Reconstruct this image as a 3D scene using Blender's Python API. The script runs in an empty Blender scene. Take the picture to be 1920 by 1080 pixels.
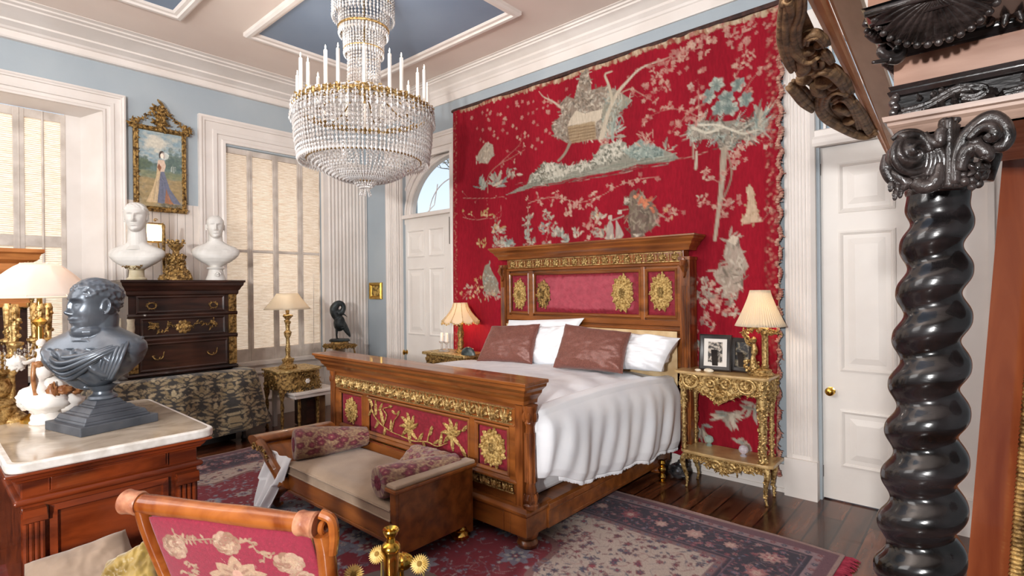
import bpy, bmesh, math, random
import numpy as np
from mathutils import Vector, Matrix, noise
PI = math.pi
# ---------------------------------------------------------------- camera model
YAW, PIT, ROL, FPX = -0.72409, -0.00105, -0.010247, 1000.0
CAM = np.array([0.0, 0.0, 1.5])
_cy, _sy, _cp, _sp = math.cos(YAW), math.sin(YAW), math.cos(PIT), math.sin(PIT)
CF = np.array([_sy*_cp, _cy*_cp, _sp]); _R0 = np.array([_cy, -_sy, 0.0]); _U0 = np.cross(_R0, CF)
CR = math.cos(ROL)*_R0 + math.sin(ROL)*_U0
CU = -math.sin(ROL)*_R0 + math.cos(ROL)*_U0
def ray(px, py): return CF + (px-960)/FPX*CR + (540-py)/FPX*CU
def on_y(px, py, y): d = ray(px, py); return CAM + d*(y/d[1])
def on_x(px, py, x): d = ray(px, py); return CAM + d*(x/d[0])
def on_z(px, py, z): d = ray(px, py); return CAM + d*((z-CAM[2])/d[2])
def at_d(px, py, dep): return CAM + ray(px, py)*dep
def proj(p):
    q = np.array(p, float)-CAM; k = q@CF
    return 960+FPX*(q@CR)/k, 540-FPX*(q@CU)/k, k
# ---------------------------------------------------------------- helpers
scene = bpy.context.scene
COL = scene.collection
rnd = random.Random(7)
V = Vector
def lin(c):
    return c/12.92 if c <= 0.04045 else ((c+0.055)/1.055)**2.4
def hx(h):
    h = h.lstrip('#'); return tuple(lin(int(h[i:i+2], 16)/255) for i in (0, 2, 4))
def sp(t, a, b): return a+(b-a)*t
def sstep(x, a, b):
    t = min(1, max(0, (x-a)/(b-a))); return t*t*(3-2*t)
MATS = {}
def mat(name, c1, c2=None, rough=.5, metal=0., scale=6., stretch=(1, 1, 1), detail=4., bump=0., bscale=None, coat=0., sheen=0.,
        vc=False, wave=False, contrast=(.35, .65), spec=.5, trans=0., emis=None, estr=0., distort=0., ior=1.45, translucent=0., bstretch=None, rvar=0.):
    m = bpy.data.materials.new(name); m.use_nodes = True; nt = m.node_tree; N = nt.nodes; L = nt.links
    b = N['Principled BSDF']
    c1 = hx(c1) if isinstance(c1, str) else c1
    b.inputs['Roughness'].default_value = rough; b.inputs['Metallic'].default_value = metal
    b.inputs['Coat Weight'].default_value = coat; b.inputs['Sheen Weight'].default_value = sheen
    b.inputs['Specular IOR Level'].default_value = spec; b.inputs['IOR'].default_value = ior
    b.inputs['Transmission Weight'].default_value = trans
    tc = N.new('ShaderNodeTexCoord'); mp = N.new('ShaderNodeMapping'); L.new(tc.outputs['Object'], mp.inputs[0])
    mp.inputs['Scale'].default_value = stretch
    nz = N.new('ShaderNodeTexNoise'); L.new(mp.outputs[0], nz.inputs['Vector'])
    nz.inputs['Scale'].default_value = scale; nz.inputs['Detail'].default_value = detail; nz.inputs['Distortion'].default_value = distort
    fac = nz.outputs['Fac']
    if wave:
        w = N.new('ShaderNodeTexWave'); L.new(mp.outputs[0], w.inputs['Vector']); w.inputs['Scale'].default_value = scale*.35
        w.inputs['Distortion'].default_value = 6; w.inputs['Detail'].default_value = 3; w.inputs['Detail Scale'].default_value = 1.5
        mx = N.new('ShaderNodeMix'); mx.inputs[0].default_value = .5; L.new(fac, mx.inputs[2]); L.new(w.outputs['Fac'], mx.inputs[3]); fac = mx.outputs[0]
    if vc:
        at = N.new('ShaderNodeVertexColor'); at.layer_name = 'Col'
        mx = N.new('ShaderNodeMix'); mx.data_type = 'RGBA'; mx.blend_type = 'MULTIPLY'; mx.inputs[0].default_value = .5
        rp = N.new('ShaderNodeValToRGB'); rp.color_ramp.elements[0].position = contrast[0]; rp.color_ramp.elements[1].position = contrast[1]
        rp.color_ramp.elements[0].color = (.75, .75, .75, 1); rp.color_ramp.elements[1].color = (1.15, 1.15, 1.15, 1)
        L.new(fac, rp.inputs[0]); L.new(at.outputs[0], mx.inputs[6]); L.new(rp.outputs[0], mx.inputs[7]); colout = mx.outputs[2]
    elif c2 is not None:
        c2 = hx(c2) if isinstance(c2, str) else c2
        rp = N.new('ShaderNodeValToRGB'); rp.color_ramp.elements[0].position = contrast[0]; rp.color_ramp.elements[1].position = contrast[1]
        rp.color_ramp.elements[0].color = (*c1, 1); rp.color_ramp.elements[1].color = (*c2, 1); L.new(fac, rp.inputs[0]); colout = rp.outputs[0]
    else: colout = None
    if colout: L.new(colout, b.inputs['Base Color'])
    else: b.inputs['Base Color'].default_value = (*c1, 1)
    if rvar:
        mr = N.new('ShaderNodeMapRange'); L.new(fac, mr.inputs[0]); mr.inputs[1].default_value = .3; mr.inputs[2].default_value = .7
        mr.inputs[3].default_value = max(0, rough-rvar); mr.inputs[4].default_value = min(1, rough+rvar); L.new(mr.outputs[0], b.inputs['Roughness'])
    if bump:
        n2 = N.new('ShaderNodeTexNoise'); n2.inputs['Scale'].default_value = bscale or scale*4; n2.inputs['Detail'].default_value = 4
        m2 = N.new('ShaderNodeMapping'); m2.inputs['Scale'].default_value = bstretch or stretch; L.new(tc.outputs['Object'], m2.inputs[0]); L.new(m2.outputs[0], n2.inputs['Vector'])
        bp = N.new('ShaderNodeBump'); bp.inputs['Strength'].default_value = min(1, bump); bp.inputs['Distance'].default_value = .01
        L.new(n2.outputs['Fac'], bp.inputs['Height']); L.new(bp.outputs[0], b.inputs['Normal'])
    if emis is not None:
        b.inputs['Emission Color'].default_value = (*hx(emis), 1); b.inputs['Emission Strength'].default_value = estr
    if translucent:
        tr = N.new('ShaderNodeBsdfTranslucent'); ms = N.new('ShaderNodeMixShader'); ms.inputs[0].default_value = translucent
        if colout: L.new(colout, tr.inputs[0])
        else: tr.inputs[0].default_value = (*c1, 1)
        out = N['Material Output']; L.new(b.outputs[0], ms.inputs[1]); L.new(tr.outputs[0], ms.inputs[2]); L.new(ms.outputs[0], out.inputs[0])
    MATS[name] = m
    return m
def frame_axes(d, up=(0, 0, 1)):
    d = V(d).normalized(); up = V(up)
    if abs(d.dot(up)) > .98: up = V((1, 0, 0)) if abs(d.x) < .9 else V((0, 1, 0))
    a = up.cross(d).normalized(); b = d.cross(a).normalized(); return a, b, d
class MB:
    def __init__(s): s.v = []; s.f = []; s.T = None
    def add(s, vs, fs, M=None):
        k = len(s.v)
        for p in vs:
            p = V(p)
            if M is not None: p = M @ p
            if s.T is not None: p = s.T @ p
            s.v.append((p.x, p.y, p.z))
        s.f += [tuple(i+k for i in f) for f in fs]; return s
    def box(s, x0, y0, z0, x1, y1, z1, M=None):
        vs = [(x, y, z) for z in (z0, z1) for y in (y0, y1) for x in (x0, x1)]
        return s.add(vs, [(0, 2, 3, 1), (4, 5, 7, 6), (0, 1, 5, 4), (2, 6, 7, 3), (0, 4, 6, 2), (1, 3, 7, 5)], M)
    def cbox(s, c, d, M=None): return s.box(c[0]-d[0]/2, c[1]-d[1]/2, c[2]-d[2]/2, c[0]+d[0]/2, c[1]+d[1]/2, c[2]+d[2]/2, M)
    def grid(s, fn, nu, nv, cu=False, cv=False, M=None, cap=False):
        vs = [fn(i/(nu if cu else nu-1), j/(nv if cv else nv-1)) for j in range(nv) for i in range(nu)]
        fs = []
        for j in range(nv if cv else nv-1):
            for i in range(nu if cu else nu-1):
                a = j*nu+i; b = j*nu+(i+1) % nu; c = ((j+1) % nv)*nu+(i+1) % nu; d = ((j+1) % nv)*nu+i; fs.append((a, b, c, d))
        if cap: fs.append(tuple(range(nu))[::-1]); fs.append(tuple((nv-1)*nu+i for i in range(nu)))
        return s.add(vs, fs, M)
    def lathe(s, prof, c=(0, 0, 0), n=32, M=None, ax=None, sq=(1, 1), wob=None):
        vs = []; fs = []
        for (r, z) in prof:
            for i in range(n):
                a = 2*PI*i/n; rr = r*(wob(a, z) if wob else 1)
                vs.append((c[0]+rr*math.cos(a)*sq[0], c[1]+rr*math.sin(a)*sq[1], c[2]+z))
        m = len(prof)
        for j in range(m-1):
            for i in range(n): fs.append((j*n+i, j*n+(i+1) % n, (j+1)*n+(i+1) % n, (j+1)*n+i))
        if prof[0][0] > 1e-5: fs.append(tuple(range(n))[::-1])
        if prof[-1][0] > 1e-5: fs.append(tuple((m-1)*n+i for i in range(n)))
        return s.add(vs, fs, M)
    def tube(s, pts, r, n=8, caps=True, M=None, flat=1.0, up=(0, 0, 1)):
        pts = [V(p) for p in pts]; k = len(pts)
        if not hasattr(r, '__len__'): r = [r]*k
        vs = []; fs = []; pa = None
        for i, p in enumerate(pts):
            d = (pts[min(i+1, k-1)]-pts[max(i-1, 0)])
            if d.length < 1e-9: d = V((0, 0, 1))
            d.normalize()
            if pa is None: a, b, _ = frame_axes(d, up)
            else:
                a = (pa-d*pa.dot(d))
                a = a.normalized() if a.length > 1e-6 else frame_axes(d, up)[0]
                b = d.cross(a)
            pa = a
            for j in range(n):
                t = 2*PI*j/n; vs.append(p+a*(math.cos(t)*r[i])+b*(math.sin(t)*r[i]*flat))
        for i in range(k-1):
            for j in range(n): fs.append((i*n+j, i*n+(j+1) % n, (i+1)*n+(j+1) % n, (i+1)*n+j))
        if caps: fs.append(tuple(range(n))[::-1]); fs.append(tuple((k-1)*n+j for j in range(n)))
        return s.add(vs, fs, M)
    def ell(s, c, r, nu=16, nv=10, M=None, fn=None):
        if not hasattr(r, '__len__'): r = (r, r, r)
        vs = []; fs = []
        for j in range(nv+1):
            ph = PI*j/nv
            for i in range(nu):
                th = 2*PI*i/nu; d = V((math.sin(ph)*math.cos(th), math.sin(ph)*math.sin(th), math.cos(ph)))
                k = fn(d) if fn else 1
                vs.append((c[0]+d.x*r[0]*k, c[1]+d.y*r[1]*k, c[2]+d.z*r[2]*k))
        for j in range(nv):
            for i in range(nu): fs.append((j*nu+i, (j+1)*nu+i, (j+1)*nu+(i+1) % nu, j*nu+(i+1) % nu))
        return s.add(vs, fs, M)
    def prism(s, poly, w0, w1, O, U, Vv, W=None):
        """polygon in the (U,V) plane at O, from w0 to w1 along W"""
        O = V(O); U = V(U); Vv = V(Vv); W = V(W) if W is not None else U.cross(Vv); n = len(poly)
        vs = [O+U*p[0]+Vv*p[1]+W*w0 for p in poly]+[O+U*p[0]+Vv*p[1]+W*w1 for p in poly]
        fs = [tuple(range(n))[::-1], tuple(range(n, 2*n))]+[(i, (i+1) % n, n+(i+1) % n, n+i) for i in range(n)]
        return s.add(vs, fs)
    def sweep(s, prof, path, outs, ups, closed=False, caps=True):
        """profile points (o,u) placed at each path point with given out/up vectors"""
        n = len(prof); vs = []; fs = []; k = len(path)
        for p, o, u in zip(path, outs, ups):
            p, o, u = V(p), V(o), V(u)
            for a, b in prof: vs.append(p+o*a+u*b)
        for i in range(k if closed else k-1):
            for j in range(n-1):
                a = i*n+j; c = ((i+1) % k)*n+j; fs.append((a, c, c+1, a+1))
        if caps and not closed: fs.append(tuple(range(n))); fs.append(tuple((k-1)*n+j for j in range(n))[::-1])
        return s.add(vs, fs)
    def frame(s, prof, O, U, Vv, w, h):
        """mitred rectangular frame: profile (a inward from outer edge, b outwards of plane)"""
        O, U, Vv = V(O), V(U), V(Vv); W = U.cross(Vv).normalized()
        path = [O, O+U*w, O+U*w+Vv*h, O+Vv*h]; outs = [U+Vv, -U+Vv, -U-Vv, U-Vv]
        return s.sweep(prof, path, outs, [W]*4, closed=True)
def obj(name, mb, m=None, parent=None, smooth=True, world=False, bevel=0, seg=2, sub=0, solid=0, ang=35, remesh=0, smo=0, cols=None, offs=-1):
    me = bpy.data.meshes.new(name)
    vs = mb.v
    if world and parent is not None:
        Mi = parent.matrix_basis.inverted()
        if parent.parent is not None: Mi = Mi @ parent.parent.matrix_basis.inverted()
        vs = [tuple(Mi @ V(p)) for p in vs]
    me.from_pydata(vs, [], mb.f); me.update()
    bm = bmesh.new(); bm.from_mesh(me); bmesh.ops.recalc_face_normals(bm, faces=bm.faces); bm.to_mesh(me); bm.free()
    o = bpy.data.objects.new(name, me); COL.objects.link(o)
    if m is not None: me.materials.append(m)
    if parent is not None: o.parent = parent
    if smooth:
        me.polygons.foreach_set('use_smooth', [True]*len(me.polygons))
        if ang and not remesh and not sub:
            try: me.set_sharp_from_angle(angle=math.radians(ang))
            except Exception: pass
    if cols is not None:
        a = me.color_attributes.new('Col', 'FLOAT_COLOR', 'POINT')
        c = np.ones((len(me.vertices), 4), dtype=np.float32); c[:, :3] = cols; a.data.foreach_set('color', c.ravel())
    if solid: q = o.modifiers.new('solid', 'SOLIDIFY'); q.thickness = solid; q.offset = offs
    if bevel: q = o.modifiers.new('bevel', 'BEVEL'); q.width = bevel; q.segments = seg; q.limit_method = 'ANGLE'; q.angle_limit = math.radians(40); q.harden_normals = False
    if remesh:
        q = o.modifiers.new('remesh', 'REMESH'); q.mode = 'VOXEL'; q.voxel_size = remesh; q.use_smooth_shade = True
    if smo: q = o.modifiers.new('smooth', 'SMOOTH'); q.iterations = smo; q.factor = .5
    if sub: q = o.modifiers.new('sub', 'SUBSURF'); q.levels = sub; q.render_levels = sub
    return o
def tag(o, label=None, cat=None, group=None, kind=None):
    if label: o['label'] = label
    if cat: o['category'] = cat
    if group: o['group'] = group
    if kind: o['kind'] = kind
    return o
def thing(name, label, cat, loc=(0, 0, 0), rz=0, group=None):
    o = bpy.data.objects.new(name, None); COL.objects.link(o); o.location = loc; o.rotation_euler = (0, 0, rz); o.empty_display_size = .05
    o.matrix_basis = Matrix.Translation(V(loc)) @ Matrix.Rotation(rz, 4, 'Z')
    return tag(o, label, cat, group)
def struct(name, mb, m, parent=None, **k):
    o = obj(name, mb, m, parent, **k)
    if parent is None: o['kind'] = 'structure'
    return o
def copy_tree(o, parent=None):
    c = o.copy(); COL.objects.link(c)
    if parent is not None: c.parent = parent
    for ch in list(o.children): copy_tree(ch, c)
    return c
def bez(p, n=12):
    """Catmull-Rom through points p (any dimension)"""
    P = [np.array(q, float) for q in p]; P = [2*P[0]-P[1]]+P+[2*P[-1]-P[-2]]; out = []
    for i in range(1, len(P)-2):
        for k in range(n):
            t = k/n; a, b, c, d = P[i-1:i+3]
            out.append(.5*((2*b)+(-a+c)*t+(2*a-5*b+4*c-d)*t*t+(-a+3*b-3*c+d)*t**3))
    out.append(P[-2]); return out
def spiral(c, r0, r1, a0, turns, n=28):
    return [(c[0]+sp(i/n, r0, r1)*math.cos(a0+2*PI*turns*i/n), c[1]+sp(i/n, r0, r1)*math.sin(a0+2*PI*turns*i/n)) for i in range(n+1)]
def plane_pts(pts2, O, U, Vv, w=0.):
    O, U, Vv = V(O), V(U), V(Vv); W = U.cross(Vv).normalized()
    return [O+U*p[0]+Vv*p[1]+W*(p[2] if len(p) > 2 else w) for p in pts2]
# small carved ornaments -----------------------------------------------------
def scroll(mb, O, U, Vv, c, r, a0=0, turns=1.4, th=.006, sgn=1, w=0.):
    pts = [(c[0]+sp(i/30, r, r*.15)*math.cos(a0+sgn*2*PI*turns*i/30), c[1]+sp(i/30, r, r*.15)*math.sin(a0+sgn*2*PI*turns*i/30), w+th*.4) for i in range(31)]
    P = plane_pts(pts, O, U, Vv); mb.tube(P, [th*(.6+.5*math.sin(PI*i/30)) for i in range(31)], 6)
    mb.ell(P[-1], th*1.5, 8, 6)
def leaf(mb, O, U, Vv, p, d, L, wd, h=.006, lobes=5, w=0., curl=0.):
    """acanthus-like lobed leaf lying on the plane, pointing along angle d"""
    O, U, Vv = V(O), V(U), V(Vv); W = U.cross(Vv).normalized(); n = 4*lobes
    vs = []; fs = []
    for i in range(n+1):
        t = i/n; an = d+curl*t; env = math.sin(PI*min(1, t*.93+.07))**.6*(1-.35*t); lob = .72+.28*abs(math.sin(PI*lobes*t))
        if i == 0: cx, cy = p[0], p[1]
        else: cx += math.cos(an)*L/n; cy += math.sin(an)*L/n
        hw = wd/2*env*lob; nx, ny = -math.sin(an), math.cos(an)
        for k, (s_, hh) in enumerate(((-1, 0), (-.5, h*.9), (0, h*.55+h*.8*math.sin(PI*t)), (.5, h*.9), (1, 0))):
            vs.append(O+U*(cx+nx*hw*s_)+Vv*(cy+ny*hw*s_)+W*(w+hh))
    for i in range(n):
        for k in range(4): a = i*5+k; fs.append((a, a+1, a+6, a+5))
    mb.add(vs, fs)
def rosette(mb, O, U, Vv, c, r, petals=8, h=.008, w=0., ry=None, rings=7, seg=None):
    O, U, Vv = V(O), V(U), V(Vv); W = U.cross(Vv).normalized(); ry = ry or r; n = seg or petals*6; vs = []; fs = []
    for j in range(rings+1):
        q = j/rings
        for i in range(n):
            a = 2*PI*i/n; pet = abs(math.cos(petals*a/2)); rr = q*(1-.2*(1-pet)*q)
            hh = h*((.9+.1*pet)*(1-q)**.35*(.45+.55*abs(math.cos(2.6*PI*q)))+(.3*pet if q > .5 else 0)*(1-q)*2)
            if j == rings: hh = 0
            vs.append(O+U*(c[0]+rr*r*math.cos(a))+Vv*(c[1]+rr*ry*math.sin(a))+W*(w+hh))
    for j in range(rings):
        for i in range(n): fs.append((j*n+i, j*n+(i+1) % n, (j+1)*n+(i+1) % n, (j+1)*n+i))
    mb.add(vs, fs)
def garland(mb, O, U, Vv, path, rr, n=30, seed=1, w=0., th=None):
    """dense knobbly carved foliage along a 2-D path"""
    R = random.Random(seed); P = bez(path, max(4, n//max(1, len(path)-1)))
    for i, p in enumerate(P):
        for k in range(2):
            q = (p[0]+R.uniform(-1, 1)*rr*.7, p[1]+R.uniform(-1, 1)*rr*.7)
            if R.random() < .55: leaf(mb, O, U, Vv, q, R.uniform(0, 2*PI), rr*1.5, rr*.9, h=rr*.45, lobes=3, w=w)
            else: P3 = plane_pts([(q[0], q[1], w+rr*.1)], O, U, Vv)[0]; mb.ell(P3, rr*R.uniform(.25, .45), 7, 5)
# painting raster used to colour mesh vertices (patterns of cloth, rug, canvas) ---
class Canvas:
    def __init__(s, w, h, bg): s.w, s.h = w, h; s.a = np.zeros((h, w, 3), np.float32); s.a[:] = hx(bg) if isinstance(bg, str) else bg
    def poly(s, pts, col, al=1.):
        col = np.array(hx(col) if isinstance(col, str) else col, np.float32); P = np.array(pts, float)
        x0, x1 = int(max(0, P[:, 0].min()-1)), int(min(s.w-1, P[:, 0].max()+1)); y0, y1 = int(max(0, P[:, 1].min()-1)), int(min(s.h-1, P[:, 1].max()+1))
        if x1 < x0 or y1 < y0: return
        X, Y = np.meshgrid(np.arange(x0, x1+1), np.arange(y0, y1+1)); ins = np.zeros(X.shape, bool); n = len(P)
        for i in range(n):
            xa, ya = P[i]; xb, yb = P[(i+1) % n]
            if ya == yb: continue
            c = ((ya > Y) != (yb > Y)) & (X < (xb-xa)*(Y-ya)/(yb-ya)+xa); ins ^= c
        r = s.a[y0:y1+1, x0:x1+1]; r[ins] = r[ins]*(1-al)+col*al
    def disc(s, x, y, rx, ry, col, al=1.):
        col = np.array(hx(col) if isinstance(col, str) else col, np.float32)
        x0, x1 = int(max(0, x-rx-1)), int(min(s.w-1, x+rx+1)); y0, y1 = int(max(0, y-ry-1)), int(min(s.h-1, y+ry+1))
        if x1 < x0 or y1 < y0: return
        X, Y = np.meshgrid(np.arange(x0, x1+1), np.arange(y0, y1+1)); d = np.sqrt(((X-x)/max(rx, .3))**2+((Y-y)/max(ry, .3))**2)
        k = np.clip((1.15-d)*max(rx, ry, 1), 0, 1)[..., None]*al; r = s.a[y0:y1+1, x0:x1+1]; r[:] = r*(1-k)+col*k
    def line(s, pts, wd, col, al=1., smooth=True):
        P = bez(pts, 8) if smooth and len(pts) > 2 else [np.array(p, float) for p in pts]
        if not hasattr(wd, '__len__'): wd = (wd, wd)
        tot = len(P)-1
        for i in range(tot):
            L = np.hypot(*(P[i+1]-P[i])); n = max(1, int(L))
            for k in range(n):
                t = (i+k/n)/tot; q = P[i]+(P[i+1]-P[i])*k/n; r = sp(t, *wd)/2; s.disc(q[0], q[1], r, r, col, al)
    def leaf(s, x, y, an, L, wd, col, al=1.):
        n = 7; c, d = math.cos(an), math.sin(an); pts = []
        for i in range(n+1): t = i/n; h = math.sin(PI*t)**.8*wd/2; pts.append((x+c*L*t-d*h, y+d*L*t+c*h))
        for i in range(n, -1, -1): t = i/n; h = -math.sin(PI*t)**.8*wd/2; pts.append((x+c*L*t-d*h, y+d*L*t+c*h))
        s.poly(pts, col, al)
    def flower(s, x, y, r, col, c2, n=5, al=1.):
        a0 = (x*7+y*3) % 6
        for k in range(n): s.leaf(x, y, a0+2*PI*k/n, r, r*.75, col, al)
        s.disc(x, y, r*.22, r*.22, c2, al)
    def sample(s, u, v):
        """u,v arrays in 0..1 (v down)"""
        x = np.clip(u*(s.w-1), 0, s.w-1.001); y = np.clip(v*(s.h-1), 0, s.h-1.001); i = x.astype(int); j = y.astype(int); fx = (x-i)[:, None]; fy = (y-j)[:, None]
        A = s.a; return (A[j, i]*(1-fx)+A[j, i+1]*fx)*(1-fy)+(A[j+1, i]*(1-fx)+A[j+1, i+1]*fx)*fy
def uvgrid(nu, nv):
    U_, V_ = np.meshgrid(np.linspace(0, 1, nu), np.linspace(0, 1, nv)); return U_.ravel(), V_.ravel()
def fbm(x, y, z=0., o=4):
    return noise.fractal(V((x, y, z)), 1.0, 2.0, o)
# ---------------------------------------------------------------- materials
WHITE = mat('painted_trim', '#e2dad3', '#ebe4de', rough=.45, scale=3, detail=3, bump=.05, bscale=30)
CEIL = mat('ceiling_cream', '#e0d0c6', '#e8dad0', rough=.7, scale=1.2, bump=.03)
BLUE = mat('wall_blue', '#a6b1b9', '#b0bac0', rough=.6, scale=1.5, bump=.04, bscale=40)
PANELB = mat('ceiling_blue', '#7d8fa6', '#8798ad', rough=.6, scale=1.2)
BOARDW = mat('panelled_white', '#d9d0c8', '#e5ddd6', rough=.55, scale=3)
DOORW = mat('door_white', '#e3dcd5', '#ebe5de', rough=.4, scale=2.5, bump=.04, bscale=40)
GREYW = mat('shutter_paint', '#bcb0a5', '#ddd3c9', rough=.55, scale=6, detail=6, bump=.1, bscale=30)
GILT = mat('gilt', '#7d5a2a', '#dcbe82', rough=.4, metal=.7, scale=60, detail=3, bump=.35, bscale=160)
GILT2 = mat('pale_gilt', '#8a6a36', '#e2c88c', rough=.4, metal=.7, scale=45, detail=4, bump=.5, bscale=140)
GILTD = mat('old_gilt', '#4e3518', '#bf9a5c', rough=.48, metal=.55, scale=40, detail=5, bump=.4, bscale=120)
BRASS = mat('brass', '#c99b3e', '#e0bb66', rough=.2, metal=1, scale=8)
WALNUT = mat('walnut', '#582c11', '#a05e2a', rough=.28, coat=.35, scale=5, stretch=(.5, 3, 3), detail=5, contrast=(.25, .75), distort=.3, bump=.03)
WALNUTZ = mat('walnut_upright', '#522810', '#965628', rough=.28, coat=.35, scale=7, stretch=(3, 3, .5), detail=6, distort=.6)
REDVEL = mat('crimson_velvet', '#7c0c1e', '#93162c', rough=.75, sheen=.1, scale=14, detail=6, bump=.15, bscale=90)
LINEN = mat('white_linen', '#eef1f6', '#f8f9fb', rough=.85, scale=3, bump=.3, bscale=6)
SATIN = mat('brown_satin', '#6e4136', '#875347', rough=.38, metal=.1, sheen=.25, scale=120, detail=2, bump=.28, bscale=9)
EMB = mat('gilt_embroidery', '#8a6528', '#e0c07c', rough=.5, metal=.35, scale=70, detail=3, bump=.5, bscale=260)
MAHOG = mat('mahogany', '#4a1a0a', '#823716', rough=.25, coat=.4, scale=5, stretch=(2.5, .6, 2.5), detail=6, distort=.8)
# ---------------------------------------------------------------- camera
cam_d = bpy.data.cameras.new('camera'); cam = bpy.data.objects.new('camera', cam_d); COL.objects.link(cam)
cam_d.sensor_width = 36; cam_d.lens = 36*FPX/1920; cam_d.clip_start = .02; cam_d.clip_end = 200
cam.matrix_world = Matrix(((CR[0], CU[0], -CF[0], CAM[0]), (CR[1], CU[1], -CF[1], CAM[1]), (CR[2], CU[2], -CF[2], CAM[2]), (0, 0, 0, 1)))
scene.camera = cam
# ---------------------------------------------------------------- room shell
XA, YB, ZC = -6.42, 4.2, 3.92
XR, YF = 2.6, -2.6
FLOORM = mat('floor_boards', '#3a1f14', '#6a3d27', rough=.25, coat=.2, scale=6, stretch=(3, .35, 3), detail=6, distort=.5, bump=.05)
def floor_nodes():
    nt = FLOORM.node_tree; N = nt.nodes; L = nt.links
    tc = N['Texture Coordinate']; br = N.new('ShaderNodeTexBrick'); mp = N.new('ShaderNodeMapping'); mp.inputs['Rotation'].default_value = (0, 0, PI/2)
    L.new(tc.outputs['Object'], mp.inputs[0]); L.new(mp.outputs[0], br.inputs['Vector'])
    br.inputs['Color1'].default_value = (.6, .6, .6, 1); br.inputs['Color2'].default_value = (1.5, 1.4, 1.3, 1); br.inputs['Mortar'].default_value = (.12, .1, .1, 1)
    br.inputs['Scale'].default_value = 1; br.inputs['Brick Width'].default_value = 2.6; br.inputs['Row Height'].default_value = .135; br.inputs['Mortar Size'].default_value = .006
    mx = N.new('ShaderNodeMix'); mx.data_type = 'RGBA'; mx.blend_type = 'MULTIPLY'; mx.inputs[0].default_value = 1
    b = N['Principled BSDF']; src = b.inputs['Base Color'].links[0].from_socket
    L.new(src, mx.inputs[6]); L.new(br.outputs[0], mx.inputs[7]); L.new(mx.outputs[2], b.inputs['Base Color'])
floor_nodes()
struct('floor', MB().box(XA-.4, YF-.1, -.1, XR+.1, YB+.3, 0), FLOORM, smooth=False)
struct('ceiling', MB().box(XA-.4, YF-.1, ZC, XR+.1, YB+.3, ZC+.12), CEIL, smooth=False)
def wallgrid(us, vs, holes, fn, t):
    """boxes between grid lines except hole cells; fn maps (u0,u1,v0,v1,t) to box"""
    mb = MB()
    for i in range(len(us)-1):
        for j in range(len(vs)-1):
            if (i, j) in holes: continue
            fn(mb, us[i], us[i+1], vs[j], vs[j+1], t)
    return mb
# left wall (two window openings)
W1 = (-.55, 1.26, .66, 3.26); W2 = (2.38, 3.545, .66, 3.14)
mb = wallgrid([YF, W1[0], W1[1], W2[0], W2[1], YB+.2], [0, W1[2], W2[3], W1[3], ZC], {(1, 1), (1, 2), (3, 1)},
              lambda m, a, b, c, d, t: m.box(XA-t, a, c, XA, b, d), .24)
struct('wall_left', mb, BLUE, smooth=False)
# back wall (arched door with fanlight, second door)
D1 = (-5.57, -4.63); D2 = (-.85, -.34)
mb = wallgrid([XA-.24, D1[0], D1[1], D2[0], D2[1], XR], [0, 2.45, 3.16, ZC], {(1, 0), (1, 1), (3, 0), (3, 1)},
              lambda m, a, b, c, d, t: m.box(a, YB, c, b, YB+t, d), .24)
struct('wall_back', mb, BLUE, smooth=False)
struct('wall_right', MB().box(XR, YF, 0, XR+.1, YB, ZC), BLUE, smooth=False)
struct('wall_front', MB().box(XA, YF-.1, 0, XR, YF, ZC), BLUE, smooth=False)
# white boarding behind the cabinets on the left wall (dado and panels between the windows)
mb = MB()
for a, b in ((1.44, 2.12),):
    n = 9
    for i in range(n):
        y0 = sp(i/n, a, b); y1 = sp((i+1)/n, a, b); mb.box(XA, y0+.002, .0, XA+.012, y1-.002, 2.42)
mb.box(XA, 1.26, 0, XA+.02, 4.2, .64); mb.box(XA, 2.1, .60, XA+.03, 4.2, .67); mb.box(XA, 1.26, 0, XA+.03, 4.2, .16)
mb.frame([(0, 0), (.0, .03), (.02, .03), (.02, 0)], (XA+.02, 2.45, .2), (0, 1, 0), (0, 0, 1), .52, .34)
mb.frame([(0, 0), (.0, .03), (.02, .03), (.02, 0)], (XA+.02, 3.05, .2), (0, 1, 0), (0, 0, 1), .52, .34)
struct('trim_1', mb, BOARDW, smooth=False)
# cornices
cp = [(0, -1), (.10, -1), (.12, -.93), (.12, -.66), (.17, -.63), (.2, -.55), (.3, -.46), (.34, -.43), (.34, -.34), (.4, -.31), (.52, -.23), (.68, -.17), (.74, -.16), (.76, -.1), (.86, -.09), (.88, -.03), (1, -.02), (1, 0), (0, 0)]
mb = MB().sweep([(a*.19, b*.25) for a, b in cp], [(XA, YB, ZC), (XR, YB, ZC)], [(0, -1, 0)]*2, [(0, 0, 1)]*2); struct('trim_2', mb, WHITE, ang=20)
mb = MB().sweep([(a*.5, b*.19) for a, b in cp], [(XA, YF, ZC), (XA, YB, ZC)], [(1, 0, 0)]*2, [(0, 0, 1)]*2); struct('trim_3', mb, WHITE, ang=20)
mb = MB().sweep([(a*.2, b*.25) for a, b in cp], [(XR, YF, ZC), (XR, YB, ZC)], [(-1, 0, 0)]*2, [(0, 0, 1)]*2)
mb.sweep([(a*.2, b*.25) for a, b in cp], [(XA, YF, ZC), (XR, YF, ZC)], [(0, 1, 0)]*2, [(0, 0, 1)]*2); struct('trim_4', mb, WHITE, ang=20)
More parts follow.
